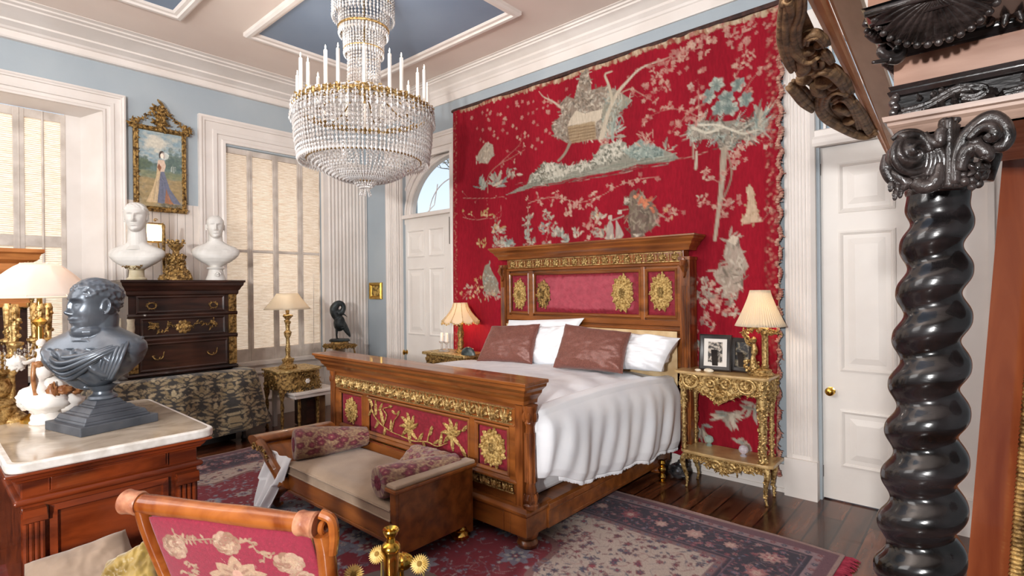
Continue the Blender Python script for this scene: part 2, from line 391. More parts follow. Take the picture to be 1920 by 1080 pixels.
# ceiling coffers
cf = [(0, 0), (0, -.03), (.02, -.045), (.05, -.045), (.06, -.03), (.085, -.025), (.1, -.01), (.1, 0)]
def coffer(k, x0, x1, y0, y1):
    path = [(x0, y0, ZC), (x1, y0, ZC), (x1, y1, ZC), (x0, y1, ZC)]; outs = [(1, 1, 0), (-1, 1, 0), (-1, -1, 0), (1, -1, 0)]
    mb = MB().sweep(cf, path, outs, [(0, 0, 1)]*4, closed=True); o = struct('trim_%d' % k, mb, WHITE, ang=25)
    struct('ceiling_panel', MB().box(x0+.08, y0+.08, ZC-.008, x1-.08, y1-.08, ZC-.001), PANELB, parent=o, smooth=False)
coffer(5, -5.2, -3.02, 2.1, 3.58)
coffer(6, -5.3, -3.02, -.2, 1.62)
coffer(7, -2.4, .0, 2.1, 3.58)
coffer(8, -2.4, .0, -.2, 1.62)
# ---------------------------------------------------------------- windows
cas = [(0, 0), (0, .05), (.02, .055), (.035, .045), (.05, .045), (.055, .03), (.12, .028), (.125, .038), (.16, .038), (.165, .022), (.2, .02), (.215, .03), (.24, .03), (.24, 0)]
def casing_U(mb, y0, y1, z0, z1, sx, wl, wr, wt):
    """casing left/right/top on plane x=XA; outer rectangle"""
    def pr(w): return [(a/.24*w, b*sx) for a, b in cas]
    mb.sweep(pr(1), [(XA, y0, z0), (XA, y0, z1), (XA, y1, z1), (XA, y1, z0)], [(0, wl, 0), (0, wl, -wt), (0, -wr, -wt), (0, -wr, 0)], [(1, 0, 0)]*4)
mb = MB(); casing_U(mb, -.73, 1.44, .0, 3.44, 1.1, .18, .18, .185)
# splayed reveal of window 1
XW = XA-.23
mb.add([(XA, 1.26, .62), (XW, 1.13, .62), (XW, 1.13, 3.215), (XA, 1.26, 3.26)], [(0, 1, 2, 3)])
mb.add([(XA, 1.26, 3.26), (XW, 1.13, 3.215), (XW, -.45, 3.215), (XA, -.55, 3.26)], [(0, 1, 2, 3)])
mb.add([(XA, -.55, .62), (XW, -.45, .62), (XW, -.45, 3.215), (XA, -.55, 3.26)], [(0, 1, 2, 3)])
mb.box(XW-.02, 1.01, .62, XW+.0, 1.14, 3.22); mb.box(XW, -.5, .60, XA+.06, 1.3, .66)
w1 = struct('window_1', mb, WHITE, ang=20)
BLIND = mat('woven_blind', '#dfc8b0', '#f2e2d0', rough=.8, scale=9, stretch=(1, 1, 8), detail=5, translucent=.45)
def blind_nodes():
    nt = BLIND.node_tree; N = nt.nodes; L = nt.links; tc = N['Texture Coordinate']
    w = N.new('ShaderNodeTexWave'); w.bands_direction = 'Z'; w.inputs['Scale'].default_value = 17; w.inputs['Distortion'].default_value = .8; w.inputs['Detail'].default_value = 2; w.inputs['Detail Scale'].default_value = 3
    L.new(tc.outputs['Object'], w.inputs['Vector'])
    w2 = N.new('ShaderNodeTexNoise'); w2.inputs['Scale'].default_value = 35; L.new(tc.outputs['Object'], w2.inputs['Vector'])
    ad = N.new('ShaderNodeMath'); ad.operation = 'MULTIPLY'; L.new(w.outputs['Fac'], ad.inputs[0]); L.new(w2.outputs['Fac'], ad.inputs[1])
    rp = N.new('ShaderNodeValToRGB'); rp.color_ramp.elements[0].position = .02; rp.color_ramp.elements[1].position = .22; rp.color_ramp.elements[0].color = (.55, .47, .40, 1); rp.color_ramp.elements[1].color = (1, 1, 1, 1)
    L.new(ad.outputs[0], rp.inputs[0])
    mx = N.new('ShaderNodeMix'); mx.data_type = 'RGBA'; mx.blend_type = 'MULTIPLY'; mx.inputs[0].default_value = .8
    b = N['Principled BSDF']; src = b.inputs['Base Color'].links[0].from_socket; L.new(src, mx.inputs[6]); L.new(rp.outputs[0], mx.inputs[7])
    L.new(mx.outputs[2], b.inputs['Base Color']); L.new(mx.outputs[2], N['Translucent BSDF'].inputs[0])
blind_nodes()
GLASS = mat('window_glass', '#f4f8fa', rough=.02, trans=1., ior=1.05, spec=.3)
def shutters(win, x, cols, rows, zlo, zhi, ylo, yhi, railz, dep=.03):
    """cols: list of blind y-intervals; rows: z-intervals; everything else is stile/rail"""
    edges = [ylo]+[e for c in cols for e in c]+[yhi]
    mb = MB()
    for i in range(0, len(edges)-1, 2): mb.box(x-dep, edges[i], zlo, x, edges[i+1], zhi)
    zz = [zlo]+[e for r in rows for e in r]+[zhi]
    for i in range(0, len(zz)-1, 2): mb.box(x-dep, ylo, zz[i], x-.003, yhi, zz[i+1])
    for i in range(0, len(edges)-1, 2):
        if 0 < i < len(edges)-2: m = (edges[i]+edges[i+1])/2; mb.box(x-.002, m-.004, zlo, x+.006, m+.004, zhi)
    obj('shutter_frame', mb, GREYW, win, smooth=False, bevel=.004)
    for c in cols:
        for r in rows:
            nz = 90
            f = lambda u, v: (x-.018+.002*math.sin(v*nz*PI)+.004*math.sin(3*v+5*c[0]), sp(u, c[0], c[1]), sp(v, r[0], r[1]))
            obj('woven_blind', MB().grid(f, 2, nz+1), BLIND, win)
def ya(px, py=400, x=XA): return float(on_x(px, py, x)[1])
def za(px, py, x=XA): return float(on_x(px, py, x)[2])
xs = XW+.005
shutters(w1, xs, [(-.42, -.02), (.03, .23), (.25, ya(25, 400, xs)), (ya(47, 400, xs), ya(79, 400, xs)), (ya(84, 400, xs), ya(115, 400, xs))],
         [(.72, za(60, 462, xs)), (za(60, 441, xs), 3.13)], .64, 3.21, -.45, 1.015, 0)
mb = MB().box(XW-.25, -.6, .5, XW-.24, 1.3, 3.4); obj('pane', mb, GLASS, w1, smooth=False)
# window 2
mb = MB(); casing_U(mb, 2.1, 3.9, .0, 3.43, 1.0, .28, .3, .27)
y1 = W2[1]
fl = [(0, 0)]
mb.box(XA, y1, 0, XA+.06, 4.19, 3.2)
n = 11
for i in range(n): y = sp((i+.5)/n, y1+.06, 4.17); mb.tube([(XA+.06, y, .2), (XA+.06, y, 3.2)], .017, 8)
mb.box(XA, 2.36, .62, XA+.05, 3.56, .66)
w2 = struct('window_2', mb, WHITE, ang=20)
xs = XA-.02
shutters(w2, xs, [(ya(425, 400, xs), ya(464, 400, xs)), (ya(474, 400, xs), ya(512, 400, xs)), (ya(522, 400, xs), ya(558, 400, xs)), (ya(568, 400, xs), ya(600, 400, xs)-.01)],
         [(.81, za(500, 475, xs)), (za(500, 470, xs), 3.07)], .66, 3.135, 2.385, 3.54, 0)
mb = MB().tube([(XA+.012, ya(587, 500), 1.7), (XA+.012, ya(587, 600), .76)], .003, 6)
mb.tube([(XA+.012, ya(587)+.03*math.cos(t), .73+.045*math.sin(t)) for t in (0, PI/2, PI, 1.5*PI, 2*PI)], .004, 6)
obj('pull_cord', mb, GREYW, w2)
mb = MB().box(XA-.2, 2.3, .6, XA-.19, 3.6, 3.2); obj('pane', mb, GLASS, w2, smooth=False)
# ---------------------------------------------------------------- doors
def xb(px, py=500, y=YB): return float(on_y(px, py, y)[0])
def zb(px, py, y=YB): return float(on_y(px, py, y)[2])
def raised(mb, x0, x1, z0, z1, y, inner=None):
    """raised and fielded panel on a door facing -y"""
    mb.frame([(0, 0), (0, .008), (.012, .012), (.024, .004), (.03, -.004)], (x0, y, z0), (1, 0, 0), (0, 0, 1), x1-x0, z1-z0)
    a = inner or .07*min(1, (x1-x0)/.3)
    I = (x0+.03, z0+.03, x1-.03, z1-.03); J = (x0+.03+a, z0+.03+a, x1-.03-a, z1-.03-a)
    vs = [(I[0], y+.006, I[1]), (I[2], y+.006, I[1]), (I[2], y+.006, I[3]), (I[0], y+.006, I[3]), (J[0], y-.01, J[1]), (J[2], y-.01, J[1]), (J[2], y-.01, J[3]), (J[0], y-.01, J[3])]
    mb.add(vs, [(0, 1, 5, 4), (1, 2, 6, 5), (2, 3, 7, 6), (3, 0, 4, 7), (4, 5, 6, 7)])
def knob(door, x, y, z, r=.026):
    mb = MB().lathe([(r*.95, 0), (r*.95, .004), (r*.4, .008), (r*.35, .022), (r*.8, .03), (r, .042), (r*.85, .055), (r*.4, .062), (0, .063)], n=24)
    q = MB().add(mb.v, mb.f, Matrix.Translation((x, y, z)) @ Matrix.Rotation(PI/2, 4, 'X')); o = obj('door_knob', q, BRASS, door); return o
yd = YB+.04
mb = MB().box(D1[0], yd, 0, D1[1], yd+.05, 2.385)
for a, b in ((764.6, 797), (805, 834.5)):
    x0, x1 = xb(a, y=yd), xb(b, y=yd)
    for zt, zl in ((zb(765, 432), zb(765, 483)), (zb(765, 503), zb(765, 627)), (.52, .2)):
        raised(mb, x0, x1, min(zt, zl), max(zt, zl), yd)
mb.box(xb(755), yd-.012, 2.32, xb(755)+.02, yd, 2.38)
d1 = struct('door_1', mb, DOORW, smooth=False)
knob(d1, xb(762, 660, yd), yd, zb(762, 660, yd), .035)
mb = MB().box(xb(845, y=yd), yd-.02, 2.02, xb(848, y=yd), yd-.004, 2.34); obj('door_bolt', mb, mat('iron', '#4a4038', rough=.5, metal=.6), d1, smooth=False)
# casing of door 1 + transom with quarter-round fanlight
mb = MB()
cb = [(a/.24, b) for a, b in cas]
def casing_B(mb, x0, x1, z1, wl, wr, wt, sx=1.):
    mb.sweep([(a, b*sx) for a, b in cb], [(x0, YB, 0), (x0, YB, z1), (x1, YB, z1), (x1, YB, 0)], [(wl, 0, 0), (wl, 0, -wt), (-wr, 0, -wt), (-wr, 0, 0)], [(0, -1, 0)]*4)
casing_B(mb, -5.87, -4.47, 3.34, .3, .17, .24, 1.1)
for i in range(7): x = sp((i+.5)/7, -5.85, -5.6); mb.tube([(x, YB-.04, .22), (x, YB-.04, 3.1)], .012, 6)
mb.box(-5.88, YB-.07, 0, -5.57, YB, .22); mb.box(-4.64, YB-.05, 0, -4.46, YB, .22)
mb.box(D1[0], YB-.02, 2.385, D1[1], YB+.1, 2.43)     # transom bar
# spandrel with quarter ellipse opening
cx, cz = -4.64, zb(800, 402); rx = cx-xb(777, y=YB+.08); rz = 3.07-cz
arc = [(cx-rx*math.cos(t), cz+rz*math.sin(t)) for t in np.linspace(0, PI/2, 22)]
x0, x1, z0, z1 = D1[0]-.01, D1[1]+.01, 2.42, 3.17
outer = [(x0, sp(i/10, cz, z1)) for i in range(11)]+[(sp(i/11, x0, x1), z1) for i in range(1, 12)]
vs = []; fs = []
for k, yy in enumerate((YB+.05, YB+.11)):
    for (a, b), (c, d) in zip(arc, outer): vs += [(a, yy, b), (c, yy, d)]
for i in range(21): fs += [(2*i, 2*i+1, 2*i+3, 2*i+2), (44+2*i, 44+2*i+2, 44+2*i+3, 44+2*i+1), (2*i, 2*i+2, 46+2*i, 44+2*i)]
mb.add(vs, fs)
def arcpts(k, y): return [(cx-rx*k*math.cos(t), y, cz+rz*k*math.sin(t)) for t in np.linspace(0, PI/2, 22)]
mb.tube(arcpts(1.03, YB+.04), .02, 8); mb.tube(arcpts(1.16, YB+.04), .014, 8); mb.tube(arcpts(1.28, YB+.045), .01, 8)
mb.tube([(cx-rx*.0+.0-.62*rx*math.cos(t)*1.0-.0, YB+.08, cz+.62*rz*math.sin(t)) for t in np.linspace(-.0, PI/2, 16)], .006, 6)
mb.tube([(cx-rx*.75, YB+.08, cz), (cx-rx*.5, YB+.08, cz+.12), (cx-rx*.42, YB+.08, cz+rz*.55)], .006, 6)
mb.box(x0, YB+.05, 2.42, x1, YB+.11, cz)
t9 = struct('trim_9', mb, WHITE, ang=25)
obj('fanlight_pane', MB().box(x0, YB+.1, cz-.02, x1, YB+.104, z1), GLASS, t9, smooth=False)
# door 2
mb = MB().box(D2[0], yd, 0.01, D2[1], yd+.05, 2.452)
xl, xr_ = xb(1573, y=yd), xb(1680, y=yd)
for zt, zl in ((zb(1576, 304), zb(1576, 398)), (zb(1575, 433), zb(1572, 697)), (zb(1570, 769), zb(1569, 876))):
    raised(mb, xl, xr_, zl, zt, yd, .065)
d2 = struct('door_2', mb, DOORW, smooth=False)
p = on_y(1558, 733, yd); knob(d2, p[0], yd, p[2], .03)
for (a, b) in ((1534, 880), (1543, 318)):
    q = on_y(a, b, yd); obj('hinge', MB().tube([(D2[0]-.004, yd-.006, q[2]-.04), (D2[0]-.004, yd-.006, q[2]+.04)], .007, 8), MATS['iron'], d2)
mb = MB()
mb.sweep([(0, 0), (0, .06), (.02, .065), (.035, .05), (.15, .05), (.165, .06), (.19, .04), (.19, 0)], [(-1.06, YB, .0), (-1.06, YB, 3.3)], [(1, 0, 0)]*2, [(0, -1, 0)]*2)
for i in range(6): x = sp((i+.5)/6, -1.035, -.9); mb.tube([(x, YB-.05, .3), (x, YB-.05, 3.3)], .009, 8)
mb.box(-1.075, YB-.075, 0, -.865, YB, .27)
mb.box(-.34, YB-.05, 0, -.16, YB, 3.3); mb.box(-.16, YB-.03, 0, .45, YB, 3.3); mb.box(-.35, YB-.075, 0, .46, YB, .22); mb.box(.02, YB-.05, .22, .05, YB, 3.3)
mb.sweep([(0, 0), (0, .05), (.02, .06), (.05, .055), (.07, .04), (.11, .04), (.12, .02), (.12, -.03), (0, -.03)], [(-.88, YB, 2.45), (-.34, YB, 2.45)], [(0, 0, 1)]*2, [(0, -1, 0)]*2)
for x in (-.82, -.78, -.6): mb.box(x-.008, YB+.02, 2.57, x+.008, YB+.05, 3.16)
mb.box(-1.06, YB-.06, 3.16, -.1, YB, 3.4)
t10 = struct('trim_10', mb, WHITE, ang=25)
obj('transom_pane', MB().box(D2[0], YB+.06, 2.55, D2[1], YB+.064, 3.18), mat('sky_blue_glass', '#b4c6d4', rough=.15), t10, smooth=False)
mb = MB()
for a, b in ((XA, -5.88), (-4.46, -1.07), (-.09, XR)): mb.box(a, YB-.02, 0, b, YB, .2)
for a, b in ((XA, -5.88), (-4.46, -1.07), (-.09, XR)): mb.box(a, YB-.03, 0, b, YB, .03)
struct('baseboard_back', mb, WHITE, smooth=False)
# ---------------------------------------------------------------- world and light
w = bpy.data.worlds.new('world'); scene.world = w; w.use_nodes = True
nt = w.node_tree; bg = nt.nodes['Background']; sky = nt.nodes.new('ShaderNodeTexSky'); sky.sky_type = 'NISHITA'; sky.sun_elevation = math.radians(50); sky.sun_rotation = math.radians(150); sky.sun_disc = False
mixw = nt.nodes.new('ShaderNodeMix'); mixw.data_type = 'RGBA'; mixw.inputs[0].default_value = .85; mixw.inputs[7].default_value = (1.0, .98, .95, 1)
nt.links.new(sky.outputs[0], mixw.inputs[6]); nt.links.new(mixw.outputs[2], bg.inputs[0]); bg.inputs[1].default_value = .95
def area(name, loc, tgt, size, power, col=(1, 1, 1), sy=None, spread=PI, smooth=0):
    d = bpy.data.lights.new(name, 'AREA'); d.energy = power; d.size = size; d.color = col; d.spread = spread
    if sy: d.shape = 'RECTANGLE'; d.size_y = sy
    o = bpy.data.objects.new(name, d); COL.objects.link(o); o.location = loc
    o.rotation_euler = (V(tgt)-V(loc)).to_track_quat('-Z', 'Y').to_euler()
    if smooth:
        d.use_nodes = True; n = d.node_tree; lf = n.nodes.new('ShaderNodeLightFalloff'); lf.inputs['Strength'].default_value = 1; lf.inputs['Smooth'].default_value = smooth
    return o
def point(name, loc, power, r=.03, col=(1, .72, .42)):
    d = bpy.data.lights.new(name, 'POINT'); d.energy = power; d.shadow_soft_size = r; d.color = col
    o = bpy.data.objects.new(name, d); COL.objects.link(o); o.location = loc; return o
# photographer's flash a step behind the camera, with two added fill areas standing in for bounced light
area('flash', (.28, -2.4, 1.85), (-3.6, 3.0, 1.5), .2, 290, (1, .985, .97))
area('fill_rear', (-3.9, -2.2, 3.1), (-4.3, 3.0, 1.4), 3.0, 118, (1, .97, .95), sy=2.0)  # added soft fill, evens out the far left of the room
area('fill_uplight', (-2.2, -.9, 2.7), (-2.6, .2, 4.0), 1.2, 130, (1, .98, .96))  # added uplight, brightens the bed tops by way of the ceiling
area('daylight_window_left', (XA-.6, .4, 2.0), (XA+1, .4, 1.8), 2.0, 60, (1, .97, .93), sy=2.8)
area('daylight_window_right', (XA-.6, 2.95, 1.9), (XA+1, 2.95, 1.9), 1.3, 30, (1, .93, .86), sy=2.6)
vs_ = scene.view_settings; vs_.view_transform = 'Standard'; vs_.look = 'None'; vs_.exposure = -.42; vs_.gamma = 1; vs_.use_curve_mapping = False
# ---------------------------------------------------------------- cloth / surface meshes coloured per vertex
def surf(name, P, nu, nv, m, cols=None, parent=None, solid=0, offs=-1):
    """P: (nv*nu,3) array"""
    P = np.asarray(P, np.float32)
    if parent is not None:
        Mi = parent.matrix_basis.inverted()
        if parent.parent is not None: Mi = Mi @ parent.parent.matrix_basis.inverted()
        A = np.array(Mi); P = P @ A[:3, :3].T+A[:3, 3]
    me = bpy.data.meshes.new(name); nf = (nu-1)*(nv-1); me.vertices.add(nu*nv); me.vertices.foreach_set('co', P.astype(np.float32).ravel())
    j, i = np.meshgrid(np.arange(nv-1), np.arange(nu-1), indexing='ij'); a = (j*nu+i).ravel()
    F = np.stack([a, a+1, a+nu+1, a+nu], 1).astype(np.int32)
    me.loops.add(nf*4); me.loops.foreach_set('vertex_index', F.ravel()); me.polygons.add(nf)
    me.polygons.foreach_set('loop_start', np.arange(0, nf*4, 4, dtype=np.int32)); me.polygons.foreach_set('loop_total', np.full(nf, 4, np.int32))
    me.update(calc_edges=True); me.validate(); me.polygons.foreach_set('use_smooth', [True]*nf)
    o = bpy.data.objects.new(name, me); COL.objects.link(o); me.materials.append(m)
    if parent is not None: o.parent = parent
    if cols is not None:
        at = me.color_attributes.new('Col', 'FLOAT_COLOR', 'POINT'); c = np.ones((nu*nv, 4), np.float32); c[:, :3] = cols; at.data.foreach_set('color', c.ravel())
    if solid: q = o.modifiers.new('solid', 'SOLIDIFY'); q.thickness = solid; q.offset = offs
    return o
# ---------------------------------------------------------------- tapestry
RX = random.Random(11)
TX0, TX1, TZ0, TZ1, TY = -4.50, -1.06, .12, 3.50, 4.13
CW, CH = 760, 762
cv = Canvas(CW, CH, '#8e1425')
yy, xx = np.mgrid[0:CH, 0:CW]
cv.a *= (1+.10*np.sin(xx*.9+3*np.sin(yy*.05))*.3+.08*np.sin(xx*.045+1.2))[..., None]
def T(p): q = on_y(p[0], p[1], TY); return ((q[0]-TX0)/(TX1-TX0)*(CW-1), (TZ1-q[2])/(TZ1-TZ0)*(CH-1))
def tp(pts, col, al=.9): cv.poly([T(p) for p in pts], col, al)
def tl(pts, w, col, al=.85): cv.line([T(p) for p in pts], w, col, al)
GR = ['#b3a694', '#9a9184', '#c4b8a6', '#857e72', '#a8a092']; TE = ['#8c9890', '#a3aba0', '#788680', '#b0b2a4']; PK = ['#b98f80', '#b5857a', '#a8736a', '#bf9f8c']; OC = ['#b99a6c', '#a9885a', '#c7ae86']
def tleaf(p, an, L, w, c, al=.9): x, y = T(p); cv.leaf(x, y, an, L, w, c, al)
def blossom(p, r, pal=PK):
    x, y = T(p); cv.flower(x, y, r*.74, RX.choice(pal), '#9c4a48', RX.choice((4, 5)), .72)
def spray(pts, n, r, pal=PK, w=(2.2, 1), lc='#b48a7c', jit=12):
    tl(pts, w, lc); P = bez(pts, 10)
    for k in range(n):
        q = P[int(len(P)*(k+.5)/n)]; b = (q[0]+RX.uniform(-jit, jit), q[1]+RX.uniform(-jit, jit)); tl([q, b], 1, lc, .7)
        if RX.random() < .6: blossom(b, r*RX.uniform(.7, 1.2), pal)
        else:
            for _ in range(3): tleaf(b, RX.uniform(0, 6.3), r*1.2, r*.5, RX.choice(pal))
def tuft(c, n, L, w, pal, a0=-PI, a1=0, spread=4):
    for k in range(n):
        p = (c[0]+RX.uniform(-spread, spread), c[1]+RX.uniform(-spread, spread)); tleaf(p, RX.uniform(a0, a1), L*RX.uniform(.6, 1.2), w*RX.uniform(.7, 1.2), RX.choice(pal))
def mass(poly, pal, n, L, w, dark=None):
    P = np.array(poly, float); x0, y0 = P.min(0); x1, y1 = P.max(0)
    if dark: tp(poly, dark, .95)
    k = 0; t = 0
    while k < n and t < n*30:
        t += 1; p = (RX.uniform(x0, x1), RX.uniform(y0, y1)); ins = False
        for i in range(len(P)):
            a, b = P[i], P[(i+1) % len(P)]
            if (a[1] > p[1]) != (b[1] > p[1]) and p[0] < (b[0]-a[0])*(p[1]-a[1])/(b[1]-a[1])+a[0]: ins = not ins
        if ins: k += 1; tleaf(p, RX.uniform(0, 6.3), L*RX.uniform(.6, 1.3), w*RX.uniform(.6, 1.2), RX.choice(pal), .85)
# frayed cream top edge
for i in range(260):
    t = i/259; x = 866+t*592; y = 206-t*186; q = T((x, y)); cv.disc(q[0], RX.uniform(0, 7), 3.5, RX.uniform(3, 7), RX.choice(['#b8a286', '#a4876c', '#c8b69c', '#8c4a3c']), .75)
# blossoms raining along the top
for x0, x1, f, n in ((880, 1075, lambda x: 230-(x-880)*.27, 44), (1180, 1330, lambda x: 150-(x-1180)*.28, 20), (1290, 1450, lambda x: 80-(x-1290)*.2, 34)):
    for _ in range(n): x = RX.uniform(x0, x1); blossom((x, f(x)+RX.uniform(-14, 26)), RX.uniform(4, 8))
# central tree, arbour and foliage
mass([(1090, 140), (1104, 128), (1112, 170), (1140, 160), (1150, 190), (1135, 230), (1130, 262), (1062, 268), (1040, 255), (1034, 235), (1052, 215), (1048, 195), (1062, 180), (1078, 186)], GR+['#7b6a5c', '#8d7a6a', '#6a5f54', '#5f574c'], 520, 11, 3.5, '#8b8072')
mass([(1130, 200), (1150, 165), (1190, 190), (1160, 215), (1150, 260), (1128, 262)], TE+GR+['#6f6d60'], 130, 13, 3, '#8d8a7a')
tl([(1128, 262), (1140, 215), (1160, 175), (1185, 148), (1215, 125), (1262, 108)], (11, 2), '#bbae9a'); tl([(1150, 190), (1142, 160), (1135, 140), (1150, 134)], (7, 3), '#b5a994')
tl([(1160, 178), (1185, 168), (1200, 175), (1225, 190)], (3, 1.5), '#b39f8c')
tl([(1052, 202), (1036, 190), (1020, 182), (1012, 172)], (5, 2), '#b9a896'); tl([(1030, 188), (1026, 176)], (3, 1), '#b9a896')
tp([(1064, 236), (1070, 224), (1082, 208), (1100, 214), (1130, 205), (1128, 222), (1118, 232)], '#c9bba6'); tp([(1064, 238), (1118, 228), (1120, 262), (1070, 270)], '#a08a6c')
for k in range(5): tl([(1066, 243+k*6), (1118, 236+k*5.6)], 2.2, '#6b503a', .9)
tuft((1150, 255), 22, 26, 5, TE+GR, -2.4, .2, 8); tl([(1150, 262), (1150, 232), (1165, 218), (1172, 232)], (6, 2), '#98a095')
tl([(1070, 268), (1060, 285), (1045, 302)], (9, 5), '#8d8272')
mass([(1128, 262), (1140, 250), (1150, 270), (1128, 276)], PK, 14, 10, 4)
# island
isl = [(948, 366), (972, 352), (990, 345), (996, 328), (1010, 322), (1020, 303), (1032, 312), (1040, 305), (1056, 310), (1076, 312), (1090, 308), (1110, 306), (1122, 296), (1126, 274), (1140, 268), (1152, 276), (1160, 264), (1176, 268), (1180, 280), (1196, 270), (1206, 262), (1220, 274), (1236, 276), (1248, 282), (1268, 290), (1274, 298), (1262, 302), (1230, 306), (1200, 310), (1150, 322), (1090, 332), (1040, 342), (1000, 352)]
tp(isl, '#8a8e80')
mass([(990, 345), (1010, 322), (1020, 304), (1060, 312), (1110, 306), (1128, 275), (1160, 266), (1180, 284), (1150, 302), (1090, 318), (1020, 340)], ['#c7c1b1', '#b3ad9e', '#8c8a7c', '#cfc9ba', '#6d6e62', '#55564c'], 420, 11, 3.6, '#b5b1a2')
mass([(1170, 285), (1206, 264), (1248, 284), (1240, 296), (1190, 298)], TE+['#5f6c66'], 130, 9, 3, '#88948b')
for k in range(130):
    x = RX.uniform(960, 1250); y = 360-(x-950)*.18+RX.uniform(-14, 4); tl([(x, y), (x+RX.uniform(14, 34), y-RX.uniform(2, 7))], 1.4, RX.choice(['#5f6459', '#a7ab9b', '#73796c']), .7)
mass([(1005, 345), (1012, 312), (1024, 312), (1028, 346)], ['#5f5a4e', '#8f8a7a', '#4c473d'], 50, 7, 3)
tuft((1215, 268), 14, 18, 3, PK, -2.8, -.3, 12); tuft((1255, 280), 9, 16, 3, GR, -2, .2, 6)
tl([(1272, 298), (1300, 294), (1330, 284)], (2, 2), '#b09282')
# left bush and butterfly
mass([(893, 300), (900, 285), (915, 268), (928, 272), (930, 290), (918, 308), (905, 306)], GR+['#c9bfae'], 45, 10, 5, '#b2a695')
tuft((905, 350), 26, 22, 6, TE, -3, 0, 8); tuft((935, 345), 26, 24, 6, TE+GR, -3.1, .3, 8); tl([(918, 362), (920, 330), (945, 305), (985, 280)], (3, 1.5), '#a98b78'); spray([(940, 308), (955, 290), (975, 270), (978, 250)], 9, 6)
tuft((960, 320), 12, 18, 5, GR, 0, 2.4, 8)
for p in ((903, 262), (945, 245), (962, 236), (923, 243), (930, 255), (1003, 230), (1010, 262), (1000, 275), (985, 250), (1024, 245)): blossom(p, 7); blossom((p[0]+7, p[1]+5), 5)
spray([(872, 372), (900, 372), (930, 372), (950, 368)], 5, 4)
# right tree with teal blossoms and nest
for c in ((1345, 160), (1384, 158), (1330, 182), (1362, 184), (1398, 186), (1350, 205), (1370, 203)):
    x, y = T(c)
    for k in range(6): cv.leaf(x, y, k*1.05+.3, 14, 10, RX.choice(TE), .95)
    for k in range(9): cv.leaf(x, y, k*.7, 10, 2.5, '#65746e', .7)
nest = [(1288, 250), (1296, 236), (1320, 226), (1345, 230), (1380, 224), (1400, 230), (1430, 205), (1446, 232), (1432, 248), (1410, 262), (1385, 262), (1372, 282), (1352, 282), (1344, 262), (1320, 262), (1300, 268)]
tp(nest, '#8d8a7d'); mass(nest, GR+TE+['#6a675c', '#57544a', '#4f4d45'], 230, 20, 2.4)
tl([(1300, 240), (1330, 250), (1360, 240), (1395, 250), (1430, 240)], (5, 3), '#c3bba9'); tl([(1310, 235), (1350, 236), (1380, 246), (1410, 232)], (4, 2), '#d2cab8')
tuft((1425, 232), 24, 34, 4, GR+TE, -1.9, .9, 8); tl([(1358, 280), (1356, 320), (1352, 370), (1343, 452)], (9, 5), '#a89a88'); tl([(1364, 285), (1370, 330), (1352, 385)], (3, 3), '#8f806f')
for a in ([(1356, 330), (1375, 305), (1395, 296)], [(1354, 345), (1330, 330), (1325, 318)], [(1350, 395), (1330, 380), (1315, 365)], [(1350, 400), (1368, 380), (1385, 372)], [(1360, 300), (1385, 280), (1400, 262)]): spray(a, 8, 7, PK+GR[:1])
tl([(1302, 270), (1302, 300)], (3, 3), '#a79a88'); tl([(1308, 285), (1306, 318)], (4, 5), '#b3a795')
spray([(1395, 175), (1410, 150), (1430, 130), (1452, 120)], 9, 6); spray([(1400, 245), (1425, 262), (1450, 262)], 6, 6, GR); spray([(1380, 140), (1395, 110), (1400, 75)], 14, 7, PK, jit=16); spray([(1312, 225), (1312, 190), (1310, 150)], 12, 8, PK+['#c0b0a0'], jit=14)
spray([(1310, 220), (1285, 208), (1255, 206), (1230, 215), (1218, 222)], 14, 7, PK, jit=14); spray([(1290, 215), (1268, 240), (1262, 250)], 8, 7, PK); spray([(1262, 108), (1245, 140), (1240, 170), (1200, 185)], 20, 7, PK, jit=18)
spray([(1215, 128), (1250, 118), (1285, 100), (1320, 90)], 12, 7, PK, jit=12); spray([(1270, 110), (1290, 95), (1340, 60), (1420, 45)], 20, 8, PK, jit=14)
# middle vine, butterfly figure, pair, bird
spray([(992, 382), (1030, 370), (1060, 374), (1095, 380), (1130, 366), (1170, 345), (1232, 332)], 34, 8, PK, (2.5, 1.5), jit=11)
spray([(872, 408), (890, 412), (915, 410), (940, 408), (942, 385)], 5, 7, OC)
body = [(1180, 380), (1186, 362), (1194, 356), (1200, 366), (1214, 372), (1226, 380), (1236, 395), (1238, 412), (1228, 428), (1214, 438), (1204, 452), (1190, 452), (1186, 430), (1180, 410), (1184, 395)]
tp(body, '#6d6358'); mass(body, ['#857868', '#5c5247', '#9b8d7b', '#746857'], 80, 20, 4)
tuft((1176, 380), 10, 12, 5, GR, -3, 0, 4); mass([(1196, 370), (1222, 376), (1230, 392), (1205, 386)], ['#c77757', '#b86a50', '#cf8a66'], 22, 10, 6)
spray([(1236, 410), (1256, 392), (1280, 396)], 10, 8, PK+OC[:1])
for x, y, s_ in ((1145, 412, 1), (1163, 402, -1)):
    tp([(x, y), (x+6*s_, y+10), (x+8, y+38), (x+2, y+46), (x-8, y+44), (x-7, y+12)], '#a8a196'); tp([(x-4, y), (x+4, y), (x+4, y-8), (x-3, y-8)], '#c0b6a8')
tl([(1145, 415), (1163, 408), (1172, 404)], (3, 3), '#a09a8e')
